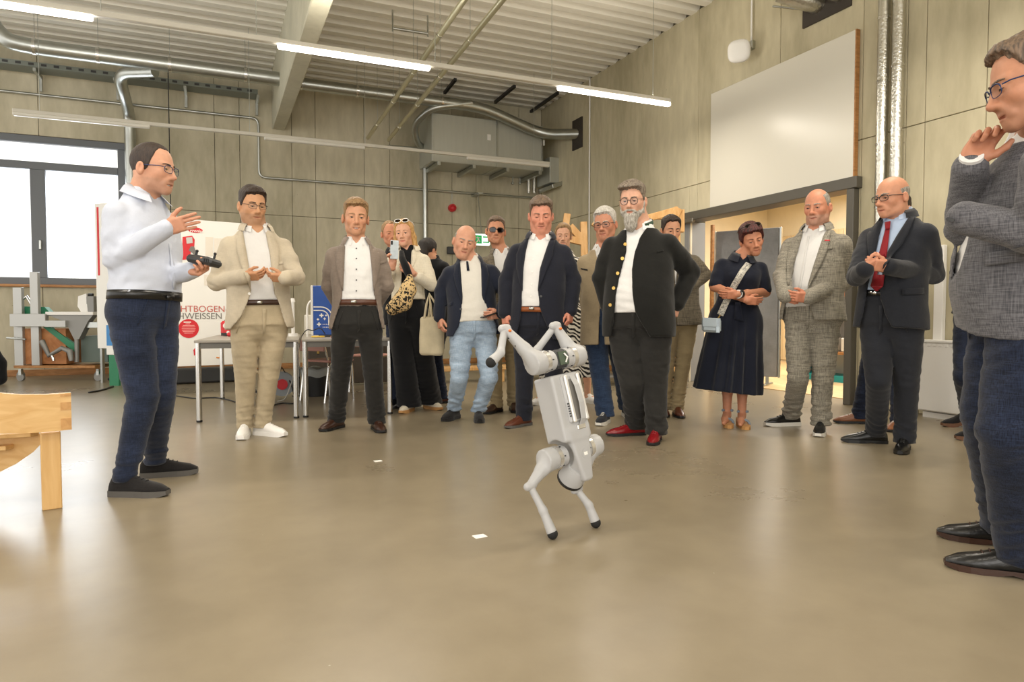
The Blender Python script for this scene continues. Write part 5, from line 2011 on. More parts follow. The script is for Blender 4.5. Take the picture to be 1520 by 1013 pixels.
CAST['presenter'] = person(dict(
    label='man in a white shirt and dark jeans holding a remote control, gesturing', feet=[(186, 736, 58), (230, 708, 84)], D=3.62,
    face=42, hip=(214, 466), neck=(214, 297), gw=1.02, belly=.035, depth=.98, sc=1.0, seed=2,
    head=(228, 214, 287, -.02), look=(58, 6, 0), vox=.0032,
    looks=dict(skin='#c9967a', fat=.004, flush=.5, gaze=(0, -.1), stubble=.25, stubc='#7a6255', open=.7, smile=-.001, mouth=True, neckr=.006, hair=dict(mat=H_dark, line=[.092, .090, .072, .040, -.014, -.032, .004, -.03, -.078, -.085], side=.004, top=.006),
               glasses=dict(mat=F_blue, w=.026, h=.0165, r=.0014, top=.002, temple=.002)),
    arms=dict(A=arm((172, 384, -.16), (248, 338, -.22), ((1, .22, .1), (-.25, 1, .25), .22, .8)), B=arm((252, 408, .06), (287, 401, -.08), ((.8, -.1, .5), (.3, .5, -.7), .55, .6))),
    trousers=dict(mat=C_denim, r=[(0, .104), (.2, .100), (.5, .080), (.62, .072), (.85, .060), (1, .058)], hem=.075, wr=1.1, top=.2), kn=[(212, 590, -.05), (238, 585, .06)],
    shirt=dict(mat=C_blueshirt, sleeves='long', hem=440, off=.011, sr=(.066, .068, .060, .044), wr=1.5),
    collar=dict(mat=C_blueshirt, lift=.014), belt=dict(y=440, mat=L_black, buckle=(254, 445), off=.016, bmat=L_black, w=.023),
    patches=[([(246, 316), (249, 316), (262, 430), (257, 430)], C_blueshirt, 'placket', .004, 2, 10)],
    shoes=dict(mat=K_black, sole=K_grey, style='sneaker', lace=K_black, L=.305, W=.052)))

CAST['beige'] = person(dict(
    label='man in a beige suit and white polo shirt fiddling with his hands', feet=[(364, 647, -8), (390, 646, 48)], D=5.2,
    face=8, hip=(386, 480), neck=(380, 343), gw=1.16, belly=.03, sc=1.04, seed=3,
    head=(375, 276, 334, -.03), look=(20, 10, 0),
    looks=dict(skin='#c4946f', fat=.008, stubble=.35, stubc='#6a5345', chin2=True, open=.3, neckr=.008, gaze=(.1, -.4), hair=dict(mat=H_dark, line=[.074, .070, .062, .03, -.005, -.025, .002, -.025, -.07, -.078], side=.007, top=.018, quiff=.008, part=.5), glasses=dict(mat=F_black, w=.026, h=.015, r=.0010, top=.0017)),
    arms=dict(A=arm((321, 419, -.04), (364, 410, -.25), ((1, .0, .05), (.1, .7, .7), .42, .4)), B=arm((440, 412, -.04), (423, 413, -.23), ((-1, .05, .1), (-.1, .7, .7), .42, .4), K_white)),
    trousers=dict(mat=C_chino, r=[(0, .104), (.2, .098), (.5, .074), (.62, .070), (.85, .062), (1, .062)], hem=.06, wr=.9), 
    shirt=dict(mat=C_shirt, hem=448, off=.008), collar=dict(mat=C_shirt), belt=dict(y=451, mat=L_dkbrown, off=.014),
    jacket=dict(mat=C_beige, hem=488, off=.024, sk=1.02, wr=1.3, open=[(326, 365, 388), (340, 359, 394), (380, 366, 402), (410, 371, 405), (436, 372, 408), (448, 368, 413), (470, 358, 420), (492, 340, 428)], lap=(338, 432),
                buttons=[(370, 436)], bmat=M_white, patches=[([(408, 390), (420, 388), (421, 392), (409, 394)], C_beige, 'breast_pocket')]),
    shoes=dict(mat=K_white, sole=K_white, style='sneaker', lace=K_white)))

CAST['taupe'] = person(dict(
    label='sandy-haired man in a taupe blazer and charcoal trousers, hands behind his back', feet=[(500, 636, -38), (559, 638, 14)], D=5.3,
    face=2, hip=(530, 478), neck=(529, 362), gw=1.04, sc=.99, seed=4,
    head=(528, 293, 353, -.03), look=(4, 6, 2),
    looks=dict(skin='#c28f70', flush=.7, open=.75, smile=.003, mouth=True, lip=.4, gaze=(.1, -.25), hair=dict(mat=H_sand, side=.006, top=.02, quiff=.008, line=[.070, .070, .062, .03, -.005, -.025, .002, -.025, -.07, -.078])),
    arms=dict(A=arm((489, 425, .06), (508, 462, .2)), B=arm((573, 425, .06), (552, 462, .2))),
    trousers=dict(mat=C_char, r=[(0, .098), (.2, .095), (.5, .078), (.62, .074), (.85, .072), (1, .076)], hem=.05, wr=1.2),
    shirt=dict(mat=C_shirt, hem=446, off=.006, wr=1.3), collar=dict(mat=C_shirt), belt=dict(y=450, mat=L_belt, buckle=(525, 450), w=.02),
    jacket=dict(mat=C_taupe, hem=489, open=[(338, 514, 544), (352, 512, 546), (372, 511, 550), (400, 510, 553), (440, 508, 556), (455, 503, 560), (475, 497, 564), (495, 491, 569)], lap=(354, 432), lsh=(1, 1),
                buttons=[(506, 449)], patches=[([(563, 389), (573, 386), (573, 390), (563, 393)], C_taupe, 'breast_pocket')]),
    buttons=[(529, 369), (529, 384), (529, 400), (529, 416), (529, 432)],
    shoes=dict(mat=L_dkbrown, lace=L_dkbrown)))

CAST['blonde'] = person(dict(
    label='blonde woman in a cream jacket and wide black trousers filming with a phone', feet=[(607, 611, -25), (638, 607, 38)], D=6.35, fem=True,
    face=-12, hip=(606, 468), neck=(606, 372), gw=1.0, sc=1.0, seed=5,
    head=(600, 327, 366, -.03), look=(-14, 4, -4), hsmax=1.06,
    looks=dict(skin='#d3a185', flush=.3, open=.6, jaw=-.004, lip=.7, lipc='#b8504e', gaze=(.0, -.15), thinbrow=True, browmat=H_sand,
               hair=dict(mat=H_blond, line=[.078, .076, .062, .03, -.03, -.06, -.07, -.08, -.09, -.1], side=.012, top=.014,
                         locks=[([(-.062, .01, .05), (-.078, -.01, -.04), (-.074, -.02, -.12), (-.07, -.02, -.17)], [.022, .024, .022, .012]), ([(.062, .01, .05), (.08, -.01, -.04), (.085, -.01, -.12), (.09, 0, -.17)], [.022, .026, .024, .013]), ([(0, -.08, .04), (0, -.09, -.06), (0, -.08, -.16)], [.05, .05, .035])]),
               glasses=None),
    arms=dict(A=arm((576, 418, -.04), (583, 396, -.24), ((.0, 1, .1), (.8, .2, .5), .6, .5)), B=arm((641, 424, -.06), (612, 405, -.24), ((-.9, .5, .2), (.3, 1, .1), .45, .4))),
    trousers=dict(mat=C_blackp, r=[(0, .105), (.2, .112), (.5, .105), (.75, .110), (1, .122)], hem=.05, wr=.6, top=.25),
    shirt=dict(mat=C_blackp, hem=448, off=.004),
    jacket=dict(mat=C_cream, hem=445, off=.022, flare=.0, wr=.8, slen=.7, sk=.92, open=[(366, 597, 612), (385, 597, 611), (410, 596, 610), (450, 594, 608)], lap=(374, 400), lw=.05),
    shoes=dict(mat=K_cream, sole=K_cork, style='sneaker', L=.26, W=.044)))

CAST['peek'] = person(dict(
    label='ruddy man in a black jacket peeping out behind the woman with the phone', feet=[(588, 604, -10), (606, 603, 10)], D=6.75,
    face=0, hip=(598, 460), neck=(588, 374), sc=.96, seed=6,
    head=(579, 327, 366, -.03), look=(14, 6, -6), hsmax=1.0,
    looks=dict(skin='#c58a6c', flush=.8, open=.5, hair=dict(mat=H_sand, side=.004, top=.008, line=[.096, .094, .066, .042, .0, -.022, .004, -.02, -.06, -.07])),
    arms=dict(A=arm((572, 420), (576, 460), HID), B=arm((624, 420), (624, 460), HID)),
    trousers=dict(mat=C_denim), shirt=dict(mat=C_shirt), jacket=dict(mat=C_blackp, hem=480, open=[(366, 584, 593), (420, 588, 589)], lap=(370, 415)), shoes=dict(mat=L_black)))

CAST['longhair'] = person(dict(
    label='dark-haired person in a black coat with back turned, behind the tote bag', feet=[(640, 595, 160), (656, 599, 120)], D=7.05,
    face=150, hip=(646, 468), neck=(643, 386), sc=.92, gw=.9, seed=7, fem=True,
    head=(636, 352, 392, .03), look=(140, 10, 0), hsmax=1.0,
    looks=dict(skin='#bd8a6c', hair=dict(mat=H_black, line=[.07, .07, .06, .03, -.03, -.06, -.07, -.08, -.09, -.1], side=.012, top=.014, locks=[([(0, -.08, .04), (0, -.09, -.06), (0, -.09, -.16)], [.06, .06, .03])])),
    arms=dict(A=arm((660, 430), (655, 470), HID), B=arm((626, 430), (630, 470), HID)),
    trousers=dict(mat=C_denim2), shirt=dict(mat=C_blackp), jacket=dict(mat=C_blackp, hem=492, open=[(300, 640, 640), (500, 640, 640)], lapel=None), shoes=dict(mat=L_brown)))

CAST['bald_navy'] = person(dict(
    label='bald man in a navy blazer, cream polo and pale jeans, head tilted', feet=[(674, 622, -28), (710, 624, 4)], D=5.95,
    face=2, hip=(702, 492), neck=(697, 389), gw=1.12, belly=.04, sc=1.0, seed=8,
    head=(690, 331, 386, -.05), look=(6, 12, 11),
    looks=dict(skin='#c9957a', fat=.006, flush=.6, chin2=True, open=.4, smile=.002, gaze=(.2, -.3), browmat=H_grey, hair=dict(mat=H_grey, line=FRINGE, side=.004, top=.004, crown=.04)),
    arms=dict(A=arm((655, 432, .02), (652, 472, -.04), ((.15, -1, .2), (.5, .1, .9), .45, .5)), B=arm((755, 438, -.02), (742, 466, -.14), ((-.85, -.15, .5), (-.3, .9, .2), .5, .3))),
    trousers=dict(mat=C_light, r=[(0, .102), (.2, .098), (.5, .078), (.62, .075), (.85, .068), (1, .066)], hem=.075, wr=1.5), kn=[(682, 560, -.02), (726, 560, -.02)],
    shirt=dict(mat=C_polo, hem=478, off=.012, wr=1.2), collar=dict(mat=C_polo),
    jacket=dict(mat=C_navy2, hem=498, off=.022, open=[(372, 686, 708), (384, 682, 713), (400, 683, 715), (440, 686, 716), (455, 685, 722), (470, 684, 730), (485, 681, 738), (500, 672, 742)], lap=(386, 452), lw=.07,
                buttons=[(684, 459)], patches=[([(718, 382), (725, 380), (725, 384), (718, 385)], M_red, 'lapel_badge', .016), ([(660, 452), (672, 448), (672, 453), (660, 457)], C_navy2, 'pocket_flap')]),
    patches=[([(692, 388), (695, 388), (697, 402), (693, 402)], C_navy2, 'placket', .009, 2, 4)],
    shoes=dict(mat=K_black, sole=K_black, style='sneaker', lace=K_black, L=.28)))

CAST['sunglasses'] = person(dict(
    label='man in dark sunglasses behind the bald man in the navy blazer', feet=[(737, 612, -35), (762, 610, 10)], D=6.6,
    face=0, hip=(746, 470), neck=(744, 376), sc=.96, seed=9,
    head=(736, 319, 366, -.03), look=(4, 2, 3), hsmax=1.1,
    looks=dict(skin='#bd8668', flush=.8, fat=.004, lip=.3, smile=-.004, hair=dict(mat=H_bgrey, side=.005, top=.016, quiff=.006, line=[.074, .072, .062, .03, -.005, -.025, .002, -.025, -.07, -.078]), glasses=dict(mat=F_horn, w=.029, h=.02, r=.002, e=2.6, lens=M_sunlens)),
    arms=dict(A=arm((716, 430), (722, 470), HID), B=arm((776, 425), (772, 465), HID)),
    trousers=dict(mat=C_khaki), shirt=dict(mat=C_shirt, hem=450), collar=dict(mat=C_shirt), jacket=dict(mat=C_tweedb, hem=490, open=[(360, 736, 752), (380, 732, 757), (440, 742, 750)], lap=(376, 430)), shoes=dict(mat=L_dkbrown)))

CAST['navy_suit'] = person(dict(
    label='grey-haired smiling man in a navy suit with open white collar', feet=[(778, 632, -42), (826, 630, 20)], D=5.62,
    face=-2, hip=(798, 482), neck=(803, 354), gw=1.14, belly=.035, sc=1.03, seed=10,
    head=(803, 289, 350, -.04), look=(2, 16, 0),
    looks=dict(skin='#c98a72', fat=.006, flush=.8, chin2=True, open=.12, smile=.006, lip=.5, neckr=.008, hair=dict(mat=H_bgrey, side=.006, top=.022, quiff=.006, line=[.072, .072, .064, .034, -.005, -.025, .002, -.025, -.07, -.078])),
    arms=dict(A=arm((752, 418, .02), (749, 465, -.02), ((.1, -1, .15), (.6, 0, .8), .6, .3)), B=arm((851, 416, .0), (847, 462, -.06), ((-.1, -1, .2), (-.5, 0, .8), .55, .35), C_shirt)),
    trousers=dict(mat=C_navy, r=[(0, .104), (.2, .098), (.5, .077), (.62, .073), (.85, .069), (1, .070)], hem=.045, wr=1.0),
    shirt=dict(mat=C_shirt, hem=457, off=.008), collar=dict(mat=C_shirt), belt=dict(y=461, mat=L_cognac, buckle=(789, 460), off=.016),
    jacket=dict(mat=C_navy, hem=503, off=.024, sk=1.08, open=[(338, 789, 815), (352, 785, 818), (372, 780, 811), (400, 776, 802), (430, 775, 799), (455, 774, 801), (475, 772, 808), (505, 765, 822)], lap=(352, 432),
                buttons=[(803, 440)], patches=[([(826, 348), (829, 348), (829, 351), (826, 351)], M_white, 'lapel_pin', .016)]),
    buttons=[(791, 386), (790, 404), (789, 422), (788, 440)], btmat=K_white,
    shoes=dict(mat=L_brown, sole=K_grey, lace=L_brown, L=.30)))

CAST['zebra'] = person(dict(
    label='woman in a zebra-print dress almost hidden behind the navy suit', feet=[(806, 600, -40), (872, 598, 40)], D=6.9, fem=True,
    face=0, hip=(842, 470), neck=(838, 376), sc=.96, seed=11,
    head=(836, 330, 370, -.03), look=(0, 8, 0), hsmax=1.0,
    looks=dict(skin='#cf9f84', hair=dict(mat=H_sand, line=[.078, .076, .062, .03, -.03, -.06, -.07, -.08, -.09, -.1], side=.012, top=.014)),
    arms=dict(A=arm((815, 424), (822, 468), HID), B=arm((862, 424), (858, 466), HID)), bare_arms=True, bare_legs=True, heel=.02,
    dress=dict(hem=560, flare=.14, mat=C_zebra), shoes=dict(mat=K_white, sole=K_sole, style='sneaker', L=.26, W=.045)))

CAST['white_hair'] = person(dict(
    label='white-haired man with glasses in a tan loden jacket behind the bearded man', feet=[(898, 628, -15), (930, 618, 15)], D=6.0,
    face=-8, hip=(898, 480), neck=(896, 371), gw=1.06, belly=.03, sc=1.0, seed=12,
    head=(898, 303, 362, -.03), look=(-16, 10, -3),
    looks=dict(skin='#c78c70', fat=.006, flush=.8, chin2=True, open=.35, browmat=H_white, hair=dict(mat=H_white, side=.008, top=.018, quiff=.006, line=[.072, .072, .062, .03, -.005, -.025, .002, -.025, -.07, -.078]), glasses=dict(mat=F_horn, w=.027, h=.018, r=.0016, top=.002)),
    arms=dict(A=arm((869, 428, .06), (872, 470, .04), HID), B=arm((940, 430, .05), (936, 472, .05), HID)),
    trousers=dict(mat=C_denim3, hem=.06, wr=1.2, r=[(0, .1), (.2, .1), (.5, .084), (.62, .08), (.85, .078), (1, .078)]), shirt=dict(mat=C_shirt, hem=455), collar=dict(mat=C_shirt),
    jacket=dict(mat=C_tan, hem=512, off=.022, open=[(350, 886, 902), (370, 883, 905), (400, 889, 899), (430, 891, 896), (520, 888, 898)], lapel=None, stand=C_tan, buttons=[(889, 380), (887, 400), (885, 418)], patches=[([(862, 398), (872, 400), (872, 402), (862, 400)], C_blackp, 'pocket_piping')]),
    shoes=dict(mat=K_navy, sole=K_sole, style='sneaker', lace=K_sole, L=.29)))

CAST['bearded'] = person(dict(
    label='stout bearded man with round glasses in a black janker and red shoes', feet=[(944, 646, -66), (974, 654, -8)], D=5.25,
    face=-14, hip=(948, 484), neck=(949, 340), gw=1.30, belly=.075, sc=1.04, depth=1.15, seed=13,
    head=(939, 268, 327, -.06), look=(-14, 10, 0),
    looks=dict(skin='#cf9f86', fat=.01, flush=.5, chin2=True, open=.45, neckr=.012, hair=dict(mat=mat_hair('hair_grey_brown', '#8f8272', '#574c40'), side=.006, top=.02, quiff=.016, part=-.3, line=[.070, .070, .062, .034, -.005, -.025, .002, -.025, -.07, -.078]),
               beard=dict(mat=H_beard, th=.010, long=.045), glasses=dict(mat=F_horn, w=.024, h=.022, r=.0018, e=2.2)),
    arms=dict(A=arm((893, 412, .06), (905, 462, .12)), B=arm((1025, 404, .04), (1004, 452, -.02), ((-.25, -1, .1), (-.8, .1, .5), .5, .3))),
    trousers=dict(mat=C_char, r=[(0, .126), (.2, .122), (.5, .092), (.62, .087), (.85, .078), (1, .080)], hem=.05, wr=1.1, top=.16), kn=[(938, 570, -.02), (972, 572, -.04)],
    shirt=dict(mat=C_shirt, hem=466, off=.012, wr=1.5), collar=dict(mat=C_shirt, flap=((.012, -.012), (.066, -.06), (.058, .05), (.014, .02))),
    jacket=dict(mat=C_black, hem=500, off=.026, sk=1.18, open=[(318, 936, 968), (336, 930, 962), (354, 930, 949), (372, 930, 943), (400, 922, 938), (438, 914, 939), (463, 912, 943), (480, 910, 952), (505, 906, 968)], lapel=None, buttons=[(928, 363), (924, 384), (917, 406), (911, 428), (906, 453)], bmat=M_gold, br=.013, flare=.012, stand=C_green,
                                 patches=[([(975, 373), (985, 371), (985, 373), (975, 375)], C_black, 'breast_pocket', .005)]),
    shoes=dict(mat=L_red, sole=M_rubber, lace=L_red, L=.31)))

CAST['tweed'] = person(dict(
    label='dark-haired man in a brown check jacket behind the bearded man', feet=[(985, 616, 5), (1005, 617, 12)], D=6.25,
    face=20, hip=(1008, 470), neck=(1003, 376), gw=1.06, sc=.98, seed=14,
    head=(996, 318, 366, -.02), look=(20, 12, 0), hsmax=1.05,
    looks=dict(skin='#bd8a6c', hair=dict(mat=H_dark, side=.007, top=.02)),
    arms=dict(A=arm((972, 424), (976, 466), HID), B=arm((1046, 408, .02), (1014, 436, -.1), HID)),
    trousers=dict(mat=C_khaki, hem=.05), shirt=dict(mat=C_shirt), jacket=dict(mat=C_tweedb, hem=484, open=[(366, 999, 1008), (430, 1002, 1004)], lap=(370, 420)), shoes=dict(mat=L_brown)))

CAST['dress'] = person(dict(
    label='short dark-red-haired woman in a navy dress with folded arms', feet=[(1079, 632, -10), (1101, 634, -4)], D=5.75, fem=True,
    face=10, hip=(1092, 468), neck=(1102, 391), gw=1.12, sc=1.0, seed=15, chest=.02,
    head=(1116, 331, 380, -.06), look=(18, 16, -12), hsmax=1.08,
    looks=dict(skin='#bd8264', flush=.5, open=.35, smile=-.004, lip=.5, jaw=-.002, thinbrow=True, gaze=(-.4, -.3), hair=dict(mat=H_red, line=[.066, .06, .05, .03, -.012, -.03, .0, -.03, -.07, -.078], side=.014, top=.024, quiff=.01)),
    arms=dict(A=arm((1061, 426, -.04), (1108, 446, -.27), ((1, -.1, .05), (.1, 1, .3), .25, .3)), B=arm((1136, 434, -.04), (1094, 437, -.30), ((-1, -.1, .05), (-.1, 1, .3), .3, .5))),
    bare_arms=True, bare_legs=True, heel=.05, hand=.9,
    nup=.085, dcollar=C_dress,
    dress=dict(hem=583, flare=.075, fold=.016, mat=C_dress)))

CAST['linen'] = person(dict(
    label='bald man in a grey linen suit and white shirt, hands clasped', feet=[(1174, 632, -62), (1218, 643, -4)], D=5.45,
    face=-16, hip=(1206, 474), neck=(1212, 342), gw=1.14, belly=.045, sc=1.03, seed=16,
    head=(1213, 277, 337, -.05), look=(-20, 10, 0),
    looks=dict(skin='#c4876b', fat=.005, flush=.7, open=.35, stubble=.3, stubc='#b0a69c', neckr=.01, gaze=(-.2, -.3), browmat=H_grey, hair=dict(mat=H_grey, line=[.3, .2, .075, .045, .0, -.022, .004, -.02, -.06, -.07], side=.003, top=.003, crown=.075)),
    arms=dict(A=arm((1161, 412, .0), (1166, 440, -.24), ((.9, -.35, .2), (.3, .7, .5), .45, .3), C_shirt), B=arm((1256, 418, -.02), (1198, 442, -.28), ((-.95, .05, .2), (-.2, .9, .3), .4, .4), C_shirt)),
    trousers=dict(mat=C_linen, r=[(0, .104), (.2, .100), (.5, .079), (.62, .076), (.85, .071), (1, .072)], hem=.06, wr=1.5), kn=[(1185, 560, -.02), (1221, 562, -.02)],
    shirt=dict(mat=C_shirt, hem=458, off=.008), collar=dict(mat=C_shirt),
    jacket=dict(mat=C_linen, hem=476, off=.024, sk=1.12, wr=1.6, open=[(322, 1200, 1236), (340, 1192, 1228), (350, 1190, 1223), (392, 1178, 1209), (422, 1171, 1200), (440, 1168, 1199), (458, 1164, 1203), (480, 1160, 1212)], lap=(338, 430),
                buttons=[(1171, 404)], patches=[([(1224, 356), (1232, 356), (1232, 358), (1224, 358)], M_red, 'lapel_badge', .016), ([(1227, 368), (1236, 366), (1236, 370), (1227, 372)], C_linen, 'breast_pocket')]),
    patches=[([(1199, 350), (1202, 350), (1188, 434), (1184, 434)], C_shirt, 'placket', .004, 2, 8)],
    shoes=dict(mat=L_black, sole=K_sole, style='sneaker', lace=M_black, L=.30)))

CAST['behind_red'] = person(dict(
    label='brown-haired person in brown shoes hidden behind the man with the red tie', feet=[(1276, 629, -72), (1334, 638, -20)], D=5.75,
    face=-40, hip=(1322, 470), neck=(1330, 345), sc=1.0, seed=17,
    head=(1333, 283, 338, .0), look=(-30, 10, 0), hsmax=1.05,
    looks=dict(skin='#c08a6c', hair=dict(mat=H_dark, side=.01, top=.02)),
    arms=dict(A=arm((1300, 412), (1310, 455), HID), B=arm((1362, 412), (1352, 455), HID)),
    trousers=dict(mat=C_denim2), shirt=dict(mat=C_shirt), jacket=dict(mat=C_navy, hem=492, open=[(335, 1322, 1332), (400, 1326, 1328)], lap=(340, 390)), shoes=dict(mat=L_tan, lace=K_sole)))

CAST['red_tie'] = person(dict(
    label='bald man with glasses in a charcoal suit and red tie', feet=[(1300, 658, -74), (1342, 668, -6)], D=4.72,
    face=-26, hip=(1322, 478), neck=(1334, 325), gw=1.10, belly=.035, sc=1.04, seed=18,
    head=(1324, 262, 323, -.04), look=(-44, 8, 0),
    looks=dict(skin='#c48d70', flush=.6, open=.35, smile=-.003, gaze=(0, -.4), neckr=.006, browmat=H_grey, hair=dict(mat=H_grey, line=FRINGE, side=.003, top=.003, crown=.03), glasses=dict(mat=F_black, w=.027, h=.016, r=.0018, top=.0028, temple=.0024)),
    arms=dict(A=arm((1272, 411, -.02), (1284, 400, -.28), ((.8, .45, .2), (-.3, .8, .5), .6, .3), C_skyshirt), B=arm((1386, 408, -.02), (1318, 396, -.30), ((-1, .1, .1), (-.1, .9, .4), .55, .4))),
    trousers=dict(mat=C_darksuit, r=[(0, .104), (.2, .098), (.5, .077), (.62, .073), (.85, .069), (1, .070)], hem=.05, wr=.9), kn=[(1304, 565, -.03), (1346, 570, -.02)],
    shirt=dict(mat=C_skyshirt, hem=434, off=.008), collar=dict(mat=C_skyshirt), belt=dict(y=438, mat=L_black, buckle=(1296, 437)),
    jacket=dict(mat=C_darksuit, hem=488, off=.024, sk=1.08, open=[(308, 1316, 1356), (322, 1312, 1350), (350, 1304, 1332), (380, 1298, 1315), (405, 1292, 1310), (428, 1288, 1306), (440, 1286, 1307), (465, 1281, 1313), (495, 1274, 1328)], lap=(324, 400), lw=.085,
                patches=[([(1339, 429), (1372, 427), (1372, 437), (1339, 438)], C_darksuit, 'pocket_flap', .012)]),
    patches=[([(1313, 330), (1322, 328), (1321, 340), (1314, 341)], C_tie, 'tie', .022, 3, 3), ([(1314, 340), (1321, 340), (1311, 425), (1292, 425)], C_tie, 'tie', .013, 3, 10), ([(1292, 425), (1311, 425), (1302, 433), (1300, 433)], C_tie, 'tie', .013, 3, 3)],
    shoes=dict(mat=L_black, lace=L_black, L=.30)))

CAST['sneakers'] = person(dict(
    label='person in black jacket and sneakers hidden behind the man in the grey jacket', feet=[(1438, 634, -62, .32), (1466, 655, -70)], D=5.2,
    face=-40, hip=(1454, 474), neck=(1474, 340), sc=1.0, seed=19,
    head=(1482, 283, 338, .0), look=(-50, 8, 0), hsmax=1.05,
    looks=dict(skin='#c08a6c', hair=dict(mat=H_dark, side=.008, top=.018)),
    arms=dict(A=arm((1424, 405, .0), (1440, 446, -.05), HID), B=arm((1510, 412), (1500, 455), HID)),
    trousers=dict(mat=C_denim2, hem=.08, wr=1.3, r=[(0, .105), (.2, .1), (.5, .078), (.62, .072), (.85, .060), (1, .058)]), kn=[(1433, 560, -.06), (1466, 565, 0)], shirt=dict(mat=C_shirt), jacket=dict(mat=C_blackp, hem=468, open=[(335, 1462, 1470), (400, 1464, 1466)], lap=(340, 390)),
    shoes=dict(mat=K_black, sole=mat_plain('gum_rubber', '#6b4a34', .7), style='sneaker', L=.29)))

CAST['thinker'] = person(dict(
    label='tall man in a grey jacket and ink jeans at right edge, hand on chin', feet=[(1494, 810, -84), (1519, 856, -78)], D=2.42,
    face=-72, hip=(1520, 470, .02), neck=(1540, 212, -.1), gw=1.12, belly=.065, sc=1.08, depth=1.08, seed=20,
    head=(1531, 55, 184, -.26), look=(-72, 16, 0), vox=.0030, hsmax=1.25,
    looks=dict(skin='#b98467', flush=.5, open=.3, smile=-.003, stubble=.2, gaze=(0, -.35), hair=dict(mat=H_bgrey, side=.006, top=.016, quiff=.010, line=[.082, .080, .060, .036, -.005, -.025, .002, -.025, -.07, -.078]), glasses=dict(mat=F_blue, w=.026, h=.0165, r=.0012, top=.0022, temple=.002)),
    arms=dict(A=arm((1432, 338, .10), (1441, 242, -.1), ((.42, .86, .1), (.85, -.45, .3), [.55, .75, .95, 1.0], .6), C_shirt, cl=.03), B=arm((1545, 350, -.30), (1425, 322, -.16))),
    sA=(1520, 235, .02), sB=(1560, 245, -.36),
    trousers=dict(mat=C_denim2, r=[(0, .126), (.2, .122), (.5, .102), (.62, .096), (.85, .088), (1, .086)], hem=.05, wr=1.2), kn=[(1478, 620, .08), (1506, 640, -.1)],
    shirt=dict(mat=C_shirt, hem=470, off=.01), collar=dict(mat=C_shirt),
    jacket=dict(mat=C_tweed, hem=490, off=.028, sk=1.05, wr=1.2, slen=.93, flare=.02, ycut=-.06, open=[(190, 1484, 1512), (215, 1470, 1500), (260, 1425, 1455), (340, 1420, 1442), (370, 1420, 1434), (400, 1416, 1424), (420, 1410, 1411), (500, 1400, 1401)], lap=None,
                patches=[([(1459, 377), (1524, 365), (1524, 387), (1461, 395)], C_tweed, 'pocket_flap', .016)], buttons=[(1408, 325), (1411, 326), (1414, 327)], br=.006),
    shoes=dict(mat=L_black, sole=L_dkbrown, lace=L_dkbrown, L=.295, W=.052)))
# ------------------------------------------------------------------ the four-legged robot standing on its front legs
M_rob = mat_plain('robot_light_grey', '#b1b1b1', 0.36, spec=.4, bump=.03, bscale=900)
M_rob2 = mat_plain('robot_ring_silver', '#d6d4d0', 0.25, 0.7)
M_pcb = mat_plain('circuit_green', '#4e5c4c', 0.4)
RD = 3.02
beta = math.radians(40)
rA = nrm(at(830, 550, RD + .02) - at(868, 715, RD - .02))                # along the trunk, head end -> rump (upwards)
rB = cR * math.sin(beta) - cH * math.cos(beta)                           # outward from the back plate
rB = nrm(rB - rA * np.dot(rB, rA))
rL = np.cross(rA, rB)
if np.dot(rL, cR) > 0:
    rL = -rL                                                             # robot side that faces image left
RROT = np.stack([rL, rB, rA])
rob = empty('quadruped_robot', on_floor(850, 790), 'light grey four-legged robot balancing upside down on its front legs', 'robot')


def sdf_part(name, mat, lo, hi, h, fill, parent=rob):
    F = Fld(lo, hi, h)
    fill(F)
    V, Q = F.mesh()
    return obj_np(name, V, Q, mat, parent)


def P3(px, py, dz=0.0):
    return at(px, py, RD + dz)


# trunk: a box with rounded edges whose lower end tapers into the head
tc = P3(835, 606, .05)
h_l, h_b, h_a = .083, .064, .150


def trunk(F):
    F.add(lambda x, y, z: sd_box(x, y, z, tc, (h_l, h_b, h_a), .012, RROT))
    def plate(x, y, z):
        px, py, pz = x - tc[0], y - tc[1], z - tc[2]
        l_ = px * rL[0] + py * rL[1] + pz * rL[2]
        b_ = px * rB[0] + py * rB[1] + pz * rB[2]
        a_ = px * rA[0] + py * rA[1] + pz * rA[2]
        w_ = np.interp(a_, [-.345, -.29, -.20, -.10], [.026, .036, .052, .064]).astype(np.float32)
        bo = np.interp(a_, [-.34, -.22, -.10], [.030, .036, .034]).astype(np.float32)
        d = smax(np.abs(l_ + .006) - w_, np.abs(b_ - bo) - .032, .016)
        return smax(d, np.abs(a_ + .215) - .120, .014)
    F.add(plate, k=.018)
    F.cone(tc - rA * .15 - rB * .004, tc - rA * .25, .056, .044, .02)
    for s in (1, -1):                                                    # arches for the shoulder motors
        m = tc - rA * .203 + rL * s * .105 - rB * .012
        F.cone(m, m - rL * s * .02, .072, .072, .008, cut=True)


lo = tc - .42; hi = tc + .36
body_ = sdf_part('trunk', M_rob, lo, hi, .0052, trunk)
# front camera cone under the head (black ring)
fc = P3(850, 706, .03)
fd = nrm(-rB * .80 - rA * .62)
MB().tube([fc - fd * .05, fc - fd * .02, fc + fd * .022], [.040, .055, .060], 28).build('face_cone', M_rob, rob)
MB().tube([fc + fd * .020, fc + fd * .024, fc + fd * .034, fc + fd * .036], [.060, .0625, .0615, .052], 28).build('face_ring', M_black, rob)
